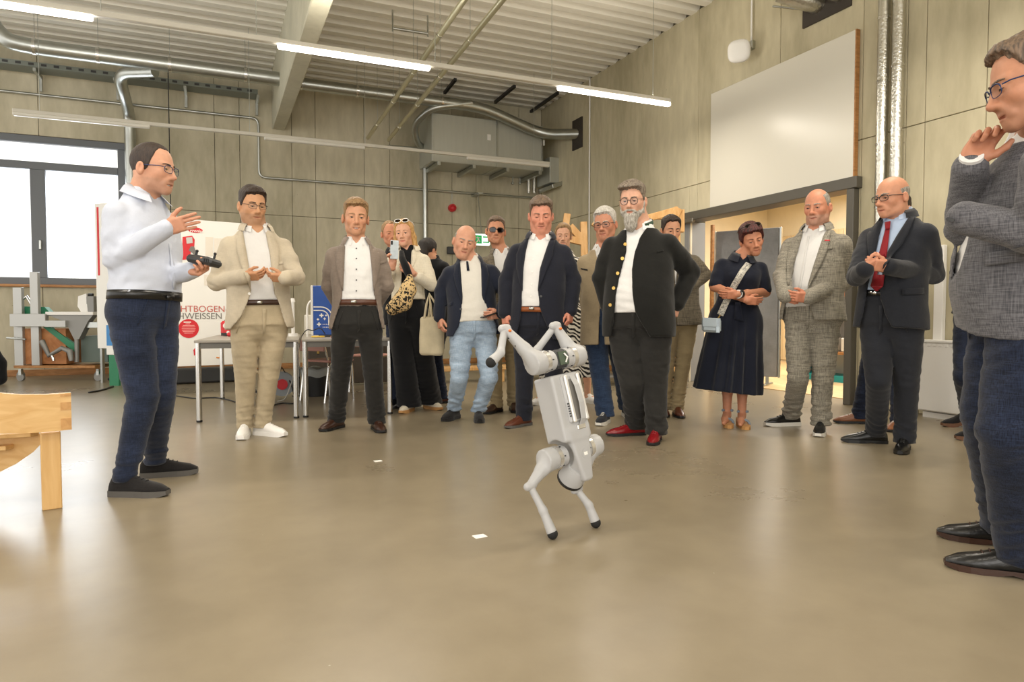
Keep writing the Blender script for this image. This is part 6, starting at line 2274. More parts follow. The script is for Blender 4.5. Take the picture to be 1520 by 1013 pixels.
# back plate: battery tray with two rails, strap handle, vents, power button
top = tc + rB * h_b
MB().box(top + rA * .035 - rL * .022, (.118, .022, .215), (rL, rB, rA), bev=.008).build('back_tray', M_rob, body_)
for s in (-.038, .038):
    MB().box(top + rB * .016 + rA * .035 + rL * (s - .022), (.020, .014, .212), (rL, rB, rA), bev=.005).build('rail', mat_plain('robot_rail', '#dedcd8', 0.3, 0.25), rob)
MB().box(top + rB * .0105 + rA * .03 + rL * (-.022), (.050, .006, .18), (rL, rB, rA)).build('tray_recess', mat_plain('robot_recess', '#77746f', .6), rob)
hp = [top + rA * .13 - rL * .022 + rB * .012, top + rA * .09 - rL * .022 + rB * .03, top + rA * .01 - rL * .022 + rB * .036, top - rA * .06 - rL * .022 + rB * .026, top - rA * .085 - rL * .022 + rB * .008]
mb = MB()
for a, b in zip(hp[:-1], hp[1:]):
    mb.box((a + b) / 2 - rL * .006, (.030, .006, np.linalg.norm(b - a) + .006), (rL, nrm(np.cross(nrm(b - a), rL)), nrm(b - a)), bev=.002)
mb.build('strap_handle', M_rob, rob)
for k in range(6):
    MB().box(tc + rA * (.015 - .011 * k) + rL * (.032) + rB * (h_b + .0125), (.008, .004, .005), (rL, rB, rA)).build('vent_slot', M_black, rob)
MB().box(top - rA * .095 + rB * .004 - rL * .022, (.05, .014, .022), (rL, rB, rA), bev=.003).build('latch', M_rob2, rob)
bb = P3(880, 676, -.055)
MB().cyl(tc - rA * .215 + rB * .045 - rL * .012, tc - rA * .215 + rB * .069 - rL * .012, .022, 24).build('power_button', M_rob, rob)
MB().box(tc - rA * .215 + rB * .070 - rL * .012, (.02, .002, .014), (rL, rB, rA)).build('button_label', M_paper, rob)
for s in (-1, 1):
    for k in range(2):
        q = tc - rA * (.262 + .018 * k) + rB * .061 - rL * (.012 + .012 * s)
        MB().cyl(q, q + rB * .003, .0028, 8).build('screw', M_black, rob)


def leg(side, hip, knee, foot, mid, name, drop_thigh=False, foot_dir=None):
    """hip motor (two discs), tapering thigh, bent shank, rubber foot"""
    out = rL * side
    inner = hip - out * .085
    R_ = .050
    MB().cyl(inner, hip - out * .050, R_ * .93, 28).build('hip_motor', M_rob, rob)
    MB().cyl(hip - out * .050, hip - out * .028, R_ * 1.02, 28).build('motor_ring', M_rob2, rob)
    for k in range(6):
        a = 2 * math.pi * k / 6
        q = hip - out * .060 + (rB * math.cos(a) + rA * math.sin(a)) * R_ * .935
        MB().box(q, (.008, .005, .005), (out, rB * math.cos(a) + rA * math.sin(a), np.cross(out, rB * math.cos(a) + rA * math.sin(a)))).build('motor_slot', M_black, rob)

    def th(F):
        F.add(lambda x, y, z: np.maximum(sd_cone(x, y, z, hip - out * .2, hip + out * .2, R_, R_), np.abs((x - hip[0]) * out[0] + (y - hip[1]) * out[1] + (z - hip[2]) * out[2]) - .030), k=0)
        F.cone(hip - out * .004, hip * .6 + knee * .4 - out * .004, .043, .030, .02)
        F.cone(hip * .6 + knee * .4 - out * .004, knee, .030, .019, .01)
        F.cone(knee - out * .014, knee + out * .014, .019, .019, .006)
    pts = np.array([hip, knee])
    t_ = sdf_part('thigh', M_rob, pts.min(0) - .1, pts.max(0) + .1, .005, th)
    for k in range(3):
        q = hip + (knee - hip) * (.3 + .22 * k) + out * .026
        MB().cyl(q - out * .004, q + out * .002, .0028, 8).build('screw', M_black, t_)

    def sh(F):
        F.cone(knee - out * .010, knee + out * .010, .015, .015, .004)
        F.cone(knee, mid, .0150, .0175, .01)
        F.cone(mid, foot - nrm(foot - mid) * .012, .0175, .0225, .012)
    pts = np.array([knee, mid, foot])
    s_ = sdf_part('shank', M_rob, pts.min(0) - .06, pts.max(0) + .06, .0042, sh)
    d = nrm(foot - mid)
    MB().sphere(foot + d * .001, .0232, 18, 12).build('rubber_foot', M_rubber, rob)
    MB().cyl(knee - out * .02, knee + out * .02, .009, 12).build('knee_pin', M_darkgrey, rob)


# hind legs, up in the air
hip_c = P3(826, 534, .05) 
hL, hR = hip_c + rL * .122, hip_c - rL * .122
leg(1, hL, P3(749, 488, -.02), P3(729, 538, -.12), P3(743, 524, -.09), 'hind')
leg(-1, hR, P3(824, 484, .12), P3(786, 538, .10), P3(797, 520, .11), 'hind')
# block between the hind motors with the exposed board
MB().box(hip_c, (.075, .075, .085), (rL, rB, rA), bev=.012).build('hip_block', M_darkgrey, rob)
MB().box(hip_c + rB * .040 - rL * .005, (.05, .006, .06), (rL, rB, rA)).build('circuit_board', M_pcb, rob)
MB().tube([hip_c + rB * .046 + rA * .02 - rL * .01, hip_c + rB * .055 - rL * .018, hip_c + rB * .046 - rA * .022 - rL * .01], .004, 6).build('cable', M_white, rob)
for kx, ky, dz in ((757, 491, -.03), (832, 488, .105)):
    q = P3(kx, ky, dz)
    MB().sphere(q - cH * .012, (.008, .008, .006), 8, 6).build('orange_mark', mat_plain('orange_mark', '#e0762a', .5), rob)
# front legs, standing
sh_c = tc - rA * .203 - rB * .012
sL, sR = sh_c + rL * .140, sh_c - rL * .140
gL, gR = on_floor(820, 801), on_floor(884, 784)
fL, fR = gL + [0, 0, .024], gR + [0, 0, .024]
leg(1, sL, at(787, 722, depth_of(fL) + .03), fL, at(806, 758, depth_of(fL) + .015), 'front')
leg(-1, sR, at(856, 727, depth_of(fR) + .02), fR, at(874, 750, depth_of(fR) + .01), 'front')
for px, py, dz in ((787, 722, -.02),):
    pass
# ------------------------------------------------------------------ things people hold and wear loosely
# remote control in the presenter's hand
c = at(303, 388, 3.5)
ax_x, ax_y = nrm(cvec(.95, -.16, .25)), None
ax_z = nrm(cvec(.1, 1, -.12)); ax_z = nrm(ax_z - ax_x * np.dot(ax_z, ax_x)); ax_y = np.cross(ax_z, ax_x)
e = empty('remote_control', c - cZ * .03, 'dark grey remote control with a stub aerial held by the man in the white shirt', 'remote control')
MB().box(c, (.155, .105, .040), (ax_x, ax_y, ax_z), bev=.014).build('case', M_darkgrey, e)
MB().box(c + ax_z * .021, (.07, .05, .006), (ax_x, ax_y, ax_z), bev=.002).build('screen', M_black, e)
for s in (-.055, .055):
    MB().cyl(c + ax_z * .018 + ax_x * s, c + ax_z * .045 + ax_x * s, .006, 10).sphere(c + ax_z * .046 + ax_x * s, .008, 10, 6).build('joystick', M_black, e)
for k in range(3):
    MB().box(c + ax_x * (.04 + .012 * k) - ax_y * .053, (.008, .004, .02), (ax_x, ax_y, ax_z)).build('key', M_black, e)

# phone of the blonde woman
c = at(585.5, 371, 6.02)
u = nrm(cvec(.06, 1, .15)); r_ = nrm(cvec(1, -.06, .25)); r_ = nrm(r_ - u * np.dot(r_, u)); n = np.cross(r_, u)
e = empty('phone', c - u * .075, 'phone in a marbled pale case held up by the blonde woman', 'phone')
MB().box(c, (.078, .010, .165), (r_, n, u), bev=.004).build('phone_case', mat_plain('marbled_case', '#c9d4da', .4, var=.25, vscale=22), e)
sg = 1 if np.dot(n, -cH) > 0 else -1
MB().box(c + n * sg * .006 - r_ * .024 + u * .06, (.018, .004, .035), (r_, n, u), bev=.002).build('camera_bump', M_black, e)
# phone of the bald man
c = at(726, 468, 5.76)
u = nrm(cvec(-.85, -.3, .35)); r_ = nrm(np.cross(u, cZ)); n = np.cross(r_, u)
e = empty('phone', c, 'black phone in the hand of the bald man in the navy blazer', 'phone')
MB().box(c, (.07, .010, .145), (r_, n, u), bev=.004).build('phone_case', M_black, e)
MB().box(c + n * .0055, (.06, .002, .13), (r_, n, u)).build('screen', mat_plain('dark_glass', '#0c0d10', .1), e)

# sunglasses pushed up into the blonde hair
q = CAST['blonde']
RH, hc, hs = q['_RH'], q['_hc'], q['_hs']
hl = lambda x, y, z: hc + (np.array([x, y, z]) * hs) @ RH
mb = MB(); ml = MB()
for s in (-1, 1):
    ring = [hl(s * .034 + .029 * math.cos(a), .062 - .010 * math.sin(a), .108 + .016 * math.sin(a)) for a in np.linspace(0, 2 * math.pi, 18, endpoint=False)]
    mb.tube(ring, .0032, 6, closed=True); ml.add(ring, [tuple(range(18))])
    mb.tube([hl(s * .064, .06, .108), hl(s * .086, .0, .085), hl(s * .088, -.04, .06)], .0028, 6)
e = empty('sunglasses', hl(0, .06, .09), 'white-framed sunglasses pushed up on the blonde woman’s hair'.replace('’', "'"), 'sunglasses')
mb.build('frame', M_white, e); ml.build('lens', M_sunlens, e)
# sunglasses in the dark red hair
q = CAST['dress']
RH, hc, hs = q['_RH'], q['_hc'], q['_hs']
mb = MB(); ml = MB()
for s in (-1, 1):
    ring = [hl(s * .033 + .027 * math.cos(a), .066 - .010 * math.sin(a), .122 + .013 * math.sin(a)) for a in np.linspace(0, 2 * math.pi, 18, endpoint=False)]
    mb.tube(ring, .003, 6, closed=True); ml.add(ring, [tuple(range(18))])
    mb.tube([hl(s * .060, .06, .122), hl(s * .088, .0, .095), hl(s * .092, -.05, .06)], .0026, 6)
e = empty('sunglasses', hl(0, .07, .1), 'dark sunglasses pushed up in the dark-red hair of the woman in navy', 'sunglasses')
mb.build('frame', F_horn, e); ml.build('lens', M_sunlens, e)


def bag_sdf(name, mat, parent, fill, lo, hi, h=.008):
    F = Fld(lo, hi, h); fill(F)
    V, Q = F.mesh()
    return obj_np(name, V, Q, mat, parent)


# leopard sling bag
D = 6.05
e = empty('sling_bag', at(590, 468, D), 'leopard-print sling bag across the blonde woman', 'bag')
pts = [at(608, 412, D), at(606, 430, D - .03), at(597, 448, D - .05), at(583, 458, D - .04)]
bag_sdf('pouch', C_leop, e, lambda F: F.path(pts, [.03, .068, .082, .062], .03), np.min(pts, 0) - .16, np.max(pts, 0) + .16)
MB().tube([at(608, 412, D + .02), at(603, 398, D + .02), at(597, 384, D + .08), at(596, 374, D + .16)], [.03, .035, .03, .022], 10).build('knotted_strap', C_blackp, e)
# canvas tote
D = 6.22
e = empty('tote_bag', at(638, 528, D), 'plain natural canvas tote bag hanging beside the blonde woman', 'bag')
def toted(F):
    c_ = at(641, 499, D)
    R_ = np.stack([nrm(cvec(1, -.03, .25)), nrm(cvec(.25, 0, -1)), cZ])
    F.add(lambda x, y, z: sd_box(x, y, z, c_, (.115, .045, .18), .035, R_) + .006 * wob(x, y, z, (18, 18, 14), 4))
bag_sdf('sack', mat_cloth('natural_canvas', '#cfc2a3', .08), e, toted, at(641, 499, D) - .3, at(641, 499, D) + .3)
for k, (x0, x1) in enumerate(((630, 641), (636, 649))):
    MB().tube([at(x0, 472, D - .03 + .05 * k), at(x0 + 3, 452, D - .02), at(637, 436, D - .0), at(x1 - 2, 452, D - .02), at(x1, 472, D - .03 + .05 * k)], .011, 8).build('handle', mat_cloth('natural_canvas', '#cfc2a3', .08), e)

# small grey crossbody bag with patterned strap
q = CAST['dress']
D = q['_D'] - .26
c = at(1056, 483, D)
r_ = nrm(cvec(1, -.05, .3)); u = cZ; n = np.cross(r_, u)
e = empty('crossbody_bag', c - cZ * .06, 'small silver-grey crossbody bag of the woman in the navy dress', 'bag')
M_sil = mat_plain('silver_grey_leather', '#9ba6ac', .4, .1)
MB().box(c, (.150, .06, .115), (r_, n, u), bev=.018).build('pouch', M_sil, e)
sg = 1 if np.dot(n, -cH) > 0 else -1
MB().box(c + n * sg * .033 + u * .022, (.140, .010, .075), (r_, n, u), bev=.004).build('flap', M_sil, e)
MB().box(c + r_ * .05 + n * sg * .034 - u * .0, (.03, .008, .115), (r_, n, u), bev=.003).build('side_band', mat_plain('pale_blue_leather', '#b7c6d2', .35), e)
sp = [(1112, 391), (1103, 402), (1090, 424), (1076, 452), (1069, 468)]
fn = lambda u_, v_: (np.interp(v_, np.linspace(0, 1, 5), [p[0] for p in sp]) + (u_ - .5) * 9, np.interp(v_, np.linspace(0, 1, 5), [p[1] for p in sp]) + (u_ - .5) * 4)
M_strap = mat_spots('patterned_strap', '#8f8d86', '#c9c6ba', 60)
drape(q['_bl'], lambda a, b: fn(a, b), 2, 16, .014, .006, M_strap, 'strap', e, D)
MB().tube([at(1069, 468, D - .02), at(1064, 476, D)], .006, 8).build('strap_ring', M_gold, e)
# smart watch and lapel tag of that woman are worn parts
T_, J_ = q['_T'], q['_J']
w_, el_ = J_['B'][2], J_['B'][1]
d_ = nrm(el_ - w_); p_ = w_ + d_ * .045
MB().cyl(p_ - d_ * .012, p_ + d_ * .012, .036, 20).build('watch_strap', M_black, q['_root'])
MB().box(p_ - cH * .034 + cZ * .01, (.034, .012, .04), (d_, nrm(np.cross(cZ, d_)), cZ), bev=.006).build('watch_face', M_black, q['_root'])
MB().cyl(p_ - d_ * .028, p_ - d_ * .022, .036, 20).build('bracelet', M_white, q['_root'])
drape(q['_bl'], [(1062, 443), (1128, 443), (1127, 449), (1062, 449)], 12, 2, .012, .006, C_dress, 'waist_tie', q['_root'], D)
drape(q['_bl'], [(1091, 449), (1099, 449), (1104, 478), (1090, 474)], 3, 6, .020, .006, C_dress, 'waist_tie', q['_root'], D)
# wedge sandals
for i, f in enumerate(((1079, 632, -10), (1101, 634, -4))):
    o = on_floor(f[0], f[1]); ang = math.radians(f[2])
    d = -cH * math.cos(ang) + cR * math.sin(ang); s_ = np.cross(cZ, d)
    sn = empty('shoe', o); sn.parent = q['_root']; sn.location = tuple(o - wloc(q['_root']))
    out = [(-.075, .030), (-.03, .033), (.03, .036), (.09, .042), (.14, .036), (.165, .016)]
    zt = lambda y: np.interp(y, [-.08, .05, .17], [.075, .045, .028])
    rings = [[o + d * y - s_ * w + cZ * .0, o + d * y + s_ * w + cZ * .0, o + d * y + s_ * w + cZ * zt(y), o + d * y - s_ * w + cZ * zt(y)] for y, w in out]
    MB().loft(rings, smooth=False).build('wedge_sole', K_cork, sn)
    M_st = mat_plain('grey_suede', '#7d8894', .8)
    for y, zz, rr in ((.095, .058, .040), (-.005, .135, .043)):
        pts = [o + d * (y + (.035 * abs(math.cos(a)) if y < 0 else 0)) + s_ * math.cos(a) * rr + cZ * (zz - .03 + math.sin(a) * (.045 if y > 0 else .0) + (.03 if y < 0 else 0)) for a in np.linspace(0, math.pi, 9)]
        MB().tube(pts, .011, 8).build('strap', M_st, sn)

# presenter's ring, watch of the navy suit
q = CAST['navy_suit']; w_, el_ = q['_J']['B'][2], q['_J']['B'][1]
d_ = nrm(el_ - w_); p_ = w_ + d_ * .008
MB().cyl(p_ - d_ * .008, p_ + d_ * .008, .037, 20).build('watch_strap', M_chrome, q['_root'])

# ------------------------------------------------------------------ wooden trestle at the lower left
M_beech = mat_wood('beech', '#cfa467', '#deb97f', 3.0, (1.0, 7, 7), .45)
M_beechv = mat_wood('beech_upright', '#cfa467', '#deb97f', 3.0, (7, 7, 1.0), .45)
p_ = on_floor(78, 757)
e = empty('wooden_bed_frame', p_, 'pale beech frame with a curved dovetailed rail at the lower left', 'bed frame')
Dw = depth_of(p_)
sW = FPX / Dw
px_ = nrm(cR + cH * .75)
q0 = at(106, 612, Dw - .02)
py_ = np.cross(cZ, px_)
if np.dot(py_, cH) < 0:
    py_ = -py_
# curved end rail
top_ = [(0.0, .093), (-.10, .092), (-.22, .100), (-.34, .125), (-.55, .17), (-.9, .20)]
bot_ = [(0.0, -.086), (-.12, -.088), (-.30, -.075), (-.55, -.06), (-.9, -.05)]
xs_ = np.linspace(-.9, 0, 19)
poly = [q0 + px_ * x + cZ * np.interp(x, [t[0] for t in top_[::-1]], [t[1] for t in top_[::-1]]) for x in xs_] + [q0 + px_ * x + cZ * np.interp(x, [t[0] for t in bot_[::-1]], [t[1] for t in bot_[::-1]]) for x in xs_[::-1]]
mb = MB()
n_ = len(xs_)
for k in range(n_ - 1):
    mb.prism([poly[k], poly[k + 1], poly[2 * n_ - 2 - k], poly[2 * n_ - 1 - k]], py_ * .04)
mb.build('end_rail', M_beech, e)
# dovetail pins of the long rail showing in the corner
for z0, z1 in ((.078, .092), (.012, .050), (-.082, -.028)):
    MB().box(q0 + px_ * -.022 + cZ * (z0 + z1) / 2 - py_ * .0012, (.043, .004, z1 - z0), (px_, py_, cZ)).build('dovetail_pin', mat_wood('beech_end_grain', '#b98a52', '#c99a60', 12.0, (3, 3, 3), .5), e)
MB().box(q0 + px_ * -.022 + py_ * .09 - cZ * .01, (.043, .10, .15), (px_, py_, cZ), bev=.003).build('side_rail', M_beech, e)
for t in (0.0,):
    c_ = at(78.5, 700, Dw)
    MB().box((p_[0], p_[1], .19) + py_ * .03, (.082, .06, .38), (px_, py_, cZ), bev=.004).build('leg', M_beechv, e)
MB().box((p_[0], p_[1], .19) - px_ * 1.3 + py_ * .03, (.082, .06, .38), (px_, py_, cZ), bev=.004).build('leg', M_beechv, e)
# slats under the rail
ar = [at(x, y, Dw + .11) for x, y in ((-40, 641), (64, 645), (62, 658), (50, 671), (24, 689), (-4, 703), (-40, 718))]
MB().prism(ar, py_ * .03).build('arched_rail', M_beech, e)
for k, (x0, y0, x1, y1, w_) in enumerate(((52, 644, -70, 652, .022), (15, 664, -90, 672, .025))):
    a_, b_ = at(x0, y0, Dw + .08), at(x1, y1, Dw + .05)
    dd_ = nrm(b_ - a_); ss_ = nrm(np.cross(dd_, cZ))
    MB().box((a_ + b_) / 2, (np.linalg.norm(b_ - a_), .07, .022), (dd_, ss_, np.cross(ss_, dd_)), bev=.003).build('slat', M_beech, e)

# ------------------------------------------------------------------ machine trolley under the window
Dm = 10.4
g0 = on_floor(35, 563)
Dm = depth_of(g0) - .3
g0 = at(35, 566, Dm) * [1, 1, 0]
m = lambda px, py, dz=0: at(px, py, Dm + dz)
mx = cR; my = cH
e = empty('machine_trolley', g0, 'workshop clamping stand of aluminium profiles on a wheeled wooden base under the window', 'trolley')
def mbox(name, x0, y0, x1, y1, dep, mat, dz=0.0, bev=.004):
    a_, b_ = m(x0, y0, dz), m(x1, y1, dz)
    c_ = (a_ + b_) / 2; c_ = c_ + my * dep / 2
    w_ = abs(np.dot(b_ - a_, mx)); h_ = abs(a_[2] - b_[2])
    return MB().box(c_, (w_, dep, h_), (mx, my, cZ), bev=bev).build(name, mat, e)
M_alu = mat_plain('anodised_aluminium', '#b4b4b0', .4, .6)
M_alud = mat_plain('grey_cast_metal', '#8b8a86', .5, .4)
M_mgreen = mat_plain('machine_green', '#2a7a56', .5)
M_box = mat_wood('orange_plywood', '#a56a3c', '#bd8352', 4, (2, 2, 2), .6)
mbox('base_board', 20, 543, 141, 547, .45, M_skirt)
mbox('profile_post', 20, 427, 33, 544, .06, M_alu, .02)
mbox('profile_post', 45, 404, 57, 543, .06, M_alu, -.02)
mbox('profile_beam', 14, 466, 67, 485, .08, M_alu, -.08)
mbox('profile_beam', 66, 476, 97, 486, .08, M_alu, -.08)
mbox('table_top', 67, 463, 138, 468, .45, M_white, -.05)
a_ = [m(70, 468, -.03), m(138, 468, -.03), m(130, 478, -.03), m(117, 504, -.03), m(110, 504, -.03), m(97, 478, -.03)]
MB().prism(a_, my * .12).build('support_gusset', M_alud, e)
MB().cyl(m(114, 503), m(114, 538), .03, 12).build('column', M_alud, e)
mbox('plywood_box', 34, 488, 98, 541, .35, M_box, .08)
a_ = [m(64, 486, .05), m(76, 486, .05), m(112, 512, .05), m(112, 524, .05)]
MB().prism(a_, my * .05).build('green_plate', M_mgreen, e)
a_ = [m(32, 455, .1), m(66, 456, .1), m(76, 466, .1), m(32, 466, .1)]
MB().prism(a_, my * .1).build('green_plate', M_mgreen, e)
MB().tube([m(62, 506, -.06), m(73, 528, -.06), m(92, 517, -.06), m(104, 522, -.06), m(106, 536, -.06)], [.04, .035, .035, .045, .03], 8).build('clamp_arm', M_alud, e)
MB().cyl(m(77, 528, -.06), m(80, 536, -.06), .02, 8).build('clamp_screw', M_chrome, e)
mbox('motor_block', 120, 499, 160, 538, .35, mat_plain('grey_green_metal', '#5d6a63', .5), .1)
mbox('vise_body', 128, 440, 139, 463, .15, M_alud, .0)
a_ = [m(116, 440), m(128, 436), m(130, 463), m(120, 463), m(115, 455)]
MB().prism(a_, my * .08).build('vise_jaw', M_white, e)
MB().cyl(m(132, 438, .05), m(138, 438, .05), .025, 10).cyl(m(135, 440, .05), m(135, 452, .05), .012, 8).build('vise_knob', M_black, e)
MB().cyl(m(10, 502, -.05), m(38, 504, -.05), .014, 8).build('cross_bolt', M_galv, e)
MB().tube([m(32, 446, .05), m(40, 440, .05), m(47, 452, .05)], .022, 8).build('hose_bend', M_chrome, e)
mbox('side_tray', 128, 478, 146, 487, .4, M_galv, .0)
for px, py in ((31, 557), (146, 555)):
    for dz in (0.0, .38):
        q_ = m(px, py, dz); q_[2] = .055
        w_ = MB().cyl(q_ - mx * 0 - my * .018, q_ + my * .018, .054, 18).build('castor_wheel', M_alud, e)
        MB().box(q_ + cZ * .06, (.04, .05, .06), (mx, my, cZ)).build('castor_fork', M_galv, w_)
# dark coat at the extreme left
mb = MB()
c0_ = at(0, 520, 9.3)
e = empty('black_bag', on_floor(-4, 570), 'black fabric bag standing at the far left edge', 'bag')
bag_sdf('sack', C_blackp, e, lambda F: F.path([at(-12, 515, 9.3), at(-4, 540, 9.3), at(-1, 562, 9.3)], [.06, .1, .09], .04), at(-6, 540, 9.3) - .35, at(-6, 540, 9.3) + .35, .015)
# tall dark stand right of the trolley
e_ = on_floor(173, 567)
e = empty('machine_stand', e_, 'dark green machine stand half hidden behind the man in the white shirt', 'machine stand')
De = depth_of(e_)
MB().box((e_[0], e_[1] + .42, .35), (.22, .3, .66), bev=.01).build('cabinet', mat_plain('dark_machine_green', '#2f6a4a', .5), e)
MB().box((e_[0], e_[1] + .40, .02), (.28, .34, .035), bev=.008).build('base_plate', M_darkgrey, e)

# ------------------------------------------------------------------ printed display boards
def flat_board(name, label, px0, py0, px1, py1, d0, d1, th, edge):
    """an upright board between two pixel columns at depths d0,d1; returns frame helpers"""
    a_, b_ = at(px0, py1, d0), at(px1, py1, d1)
    a_[2] = b_[2] = (a_[2] + b_[2]) / 2
    zt_ = at(px0, py0, d0)[2]
    x_ = nrm(b_ - a_); n_ = np.cross(x_, cZ)
    if np.dot(n_, cH) > 0:
        n_ = -n_
    W = np.linalg.norm(b_ - a_); Hh = zt_ - a_[2]
    e = empty(name, (a_ + b_) / 2 * [1, 1, 0], label, 'display board')
    MB().box((a_ + b_) / 2 + cZ * Hh / 2 - n_ * th / 2, (W, th, Hh), (x_, n_, cZ), bev=.003).build('panel', edge, e)
    return e, a_, x_, n_, W, Hh


def text(body, size, p, x_, n_, mat, parent, name='lettering', align='LEFT', bold=0.0, shear=0):
    cu = bpy.data.curves.new(name, 'FONT')
    cu.body = body; cu.size = size; cu.align_x = align; cu.extrude = .0008; cu.offset = bold; cu.shear = shear
    o = bpy.data.objects.new(name, cu)
    m4 = Matrix([[x_[0], 0, n_[0]], [x_[1], 0, n_[1]], [x_[2], 1, n_[2]]])
    o.rotation_euler = m4.to_euler()
    tmp = bpy.data.objects.new('t', cu)
    COL.objects.link(tmp)
    dg = bpy.context.evaluated_depsgraph_get()
    me = bpy.data.meshes.new_from_object(tmp.evaluated_get(dg))
    bpy.data.objects.remove(tmp)
    me.materials.clear()
    ob = link(name, me, mat, parent)
    ob.location = tuple(np.asarray(p) - wloc(parent))
    ob.rotation_euler = m4.to_euler()
    bpy.data.objects.remove(o)
    return ob


M_pb = mat_plain('board_white', '#ecebe6', .5)
M_pred = mat_plain('print_red', '#d22630', .5)
M_pgrey = mat_plain('print_grey', '#77746f', .5)
M_pblue = mat_plain('print_blue', '#3f86c4', .5)
eb, a_, x_, n_, W, Hh = flat_board('display_board', 'white board with a red stripe behind the man in the white shirt', 145, 304, 215, 518, 9.6, 9.3, .05, M_pb)
MB().box(a_ + x_ * .06 + cZ * Hh * .74 + n_ * .002, (.035, .004, Hh * .47), (x_, n_, cZ)).build('red_stripe', M_pred, eb)
for s in (.05, W - .05):
    MB().box(a_ + x_ * s - n_ * .03 - cZ * a_[2] * .5, (.04, .04, a_[2]), (x_, n_, cZ)).build('board_leg', M_galv, eb)
eb2, a2, x2, n2, W2, H2 = flat_board('display_board', 'pale board with a blue foot behind the left leg of the presenter', 158, 440, 178, 527, 9.2, 9.15, .03, M_pb)
MB().box(a2 + x2 * W2 / 2 + cZ * H2 * .33 + n2 * .002, (W2 * .9, .004, H2 * .35), (x2, n2, cZ)).build('blue_field', M_pblue, eb2)
MB().box(a2 + x2 * W2 / 2 - cZ * a2[2] / 2 - n2 * .02, (W2 * .7, .03, a2[2]), (x2, n2, cZ)).build('board_leg', M_mgreen, eb2)

Db0, Db1 = 7.9, 8.6
eb, a_, x_, n_, W, Hh = flat_board('welding_poster', 'white and red welding poster board between presenter and beige suit', 205, 321, 392, 543, 7.75, 8.55, .03, M_pb)
bp = lambda px, py: (lambda r_: C0 + r_ * (np.dot(a_ - C0, n_) / np.dot(r_, n_)))(ray(px, py))
def disc(px, py, r, mat, name, off=.002, sx=1.0):
    c_ = bp(px, py)
    ring = [c_ + n_ * off + x_ * math.cos(t) * r * sx + cZ * math.sin(t) * r for t in np.linspace(0, 2 * math.pi, 28, endpoint=False)]
    return MB().prism(ring, n_ * .002).build(name, mat, eb)
def poly_on(pts, mat, name, off=.002):
    return MB().prism([bp(*p) + n_ * off for p in pts], n_ * .002).build(name, mat, eb)
disc(290, 342, .032, M_pred, 'logo_oval', sx=2.5)
text('Fronius', .050, bp(281.5, 344.5) + n_ * .0055, x_, n_, M_paper, eb, shear=.2, bold=.0006)
poly_on([(271, 352), (285, 350), (289, 356), (288, 372), (283, 374), (283, 385), (270, 386)], M_pred, 'printed_welder')
poly_on([(276, 353), (285, 352), (286, 361), (277, 362)], mat_plain('print_pale_grey', '#c9c6c2', .5), 'printed_screen', .005)
poly_on([(283, 366), (288, 366), (294, 384), (292, 388), (286, 376), (280, 372)], M_pgrey, 'printed_cable', .005)
for (x0, y0, x1, y1) in ((305, 352, 316, 380), (318, 354, 334, 382), (303, 408, 312, 424), (318, 408, 330, 425), (335, 356, 350, 384)):
    poly_on([(x0, y0), (x1, y0 + .4), (x1, y1 + .4), (x0, y1)], mat_plain('print_faint', '#e3dccf', .5), 'printed_picture')
c_ = bp(262, 462.5)
zt1 = bp(280, 461)
text('LICHTBOGEN-', .105, bp(246, 463) + n_ * .003, x_, n_, mat_plain('print_dull_red', '#c4665a', .5), eb)
text('SCHWEISSEN', .105, bp(246, 474) + n_ * .003, x_, n_, M_pgrey, eb)
disc(280, 488, .112, M_pred, 'red_disc')
for k in range(7):
    c_ = bp(280, 481 + 2.3 * k)
    w_ = .15 - .006 * abs(k - 3) ** 2
    MB().box(c_ + n_ * .0045 + (-x_ * .01 if k == 0 else 0), (w_ * (.5 if k == 0 else 1), .001, .006), (x_, n_, cZ)).build('printed_line', mat_plain('print_pink', '#f0b0ac', .5), eb)
MB().box(bp(278, 478.5) + n_ * .0045, (.08, .001, .012), (x_, n_, cZ)).build('printed_line', M_paper, eb)
poly_on([(287, 520), (290, 516), (297, 516), (298, 522), (294, 527), (288, 528)], M_pred, 'printed_helmet')
poly_on([(321, 530), (332, 531), (332, 533), (321, 532)], mat_plain('print_orange', '#e0872a', .5), 'printed_tool')
for s in (.15, W - .15):
    MB().box(a_ + x_ * s - n_ * .03 + cZ * (.02 - a_[2] / 2), (.04, .04, a_[2] + .04), (x_, n_, cZ)).build('board_leg', M_darkgrey, eb)
    MB().box((a_ + x_ * s - n_ * .03) * [1, 1, 0] + cZ * .015, (.06, .45, .03), (x_, n_, cZ)).build('board_foot', M_darkgrey, eb)
# low dark crate behind the tables
p0_, p1_ = on_floor(262, 570), on_floor(345, 566)
c_ = (p0_ + p1_) / 2; d_ = nrm(p1_ - p0_)
tag(MB().box(c_ + cZ * .11, (np.linalg.norm(p1_ - p0_) * 1.3, .3, .2), (d_, np.cross(cZ, d_), cZ), bev=.02).build('machine_plinth', M_darkgrey), 'low dark plinth on the floor below the welding poster', 'plinth')

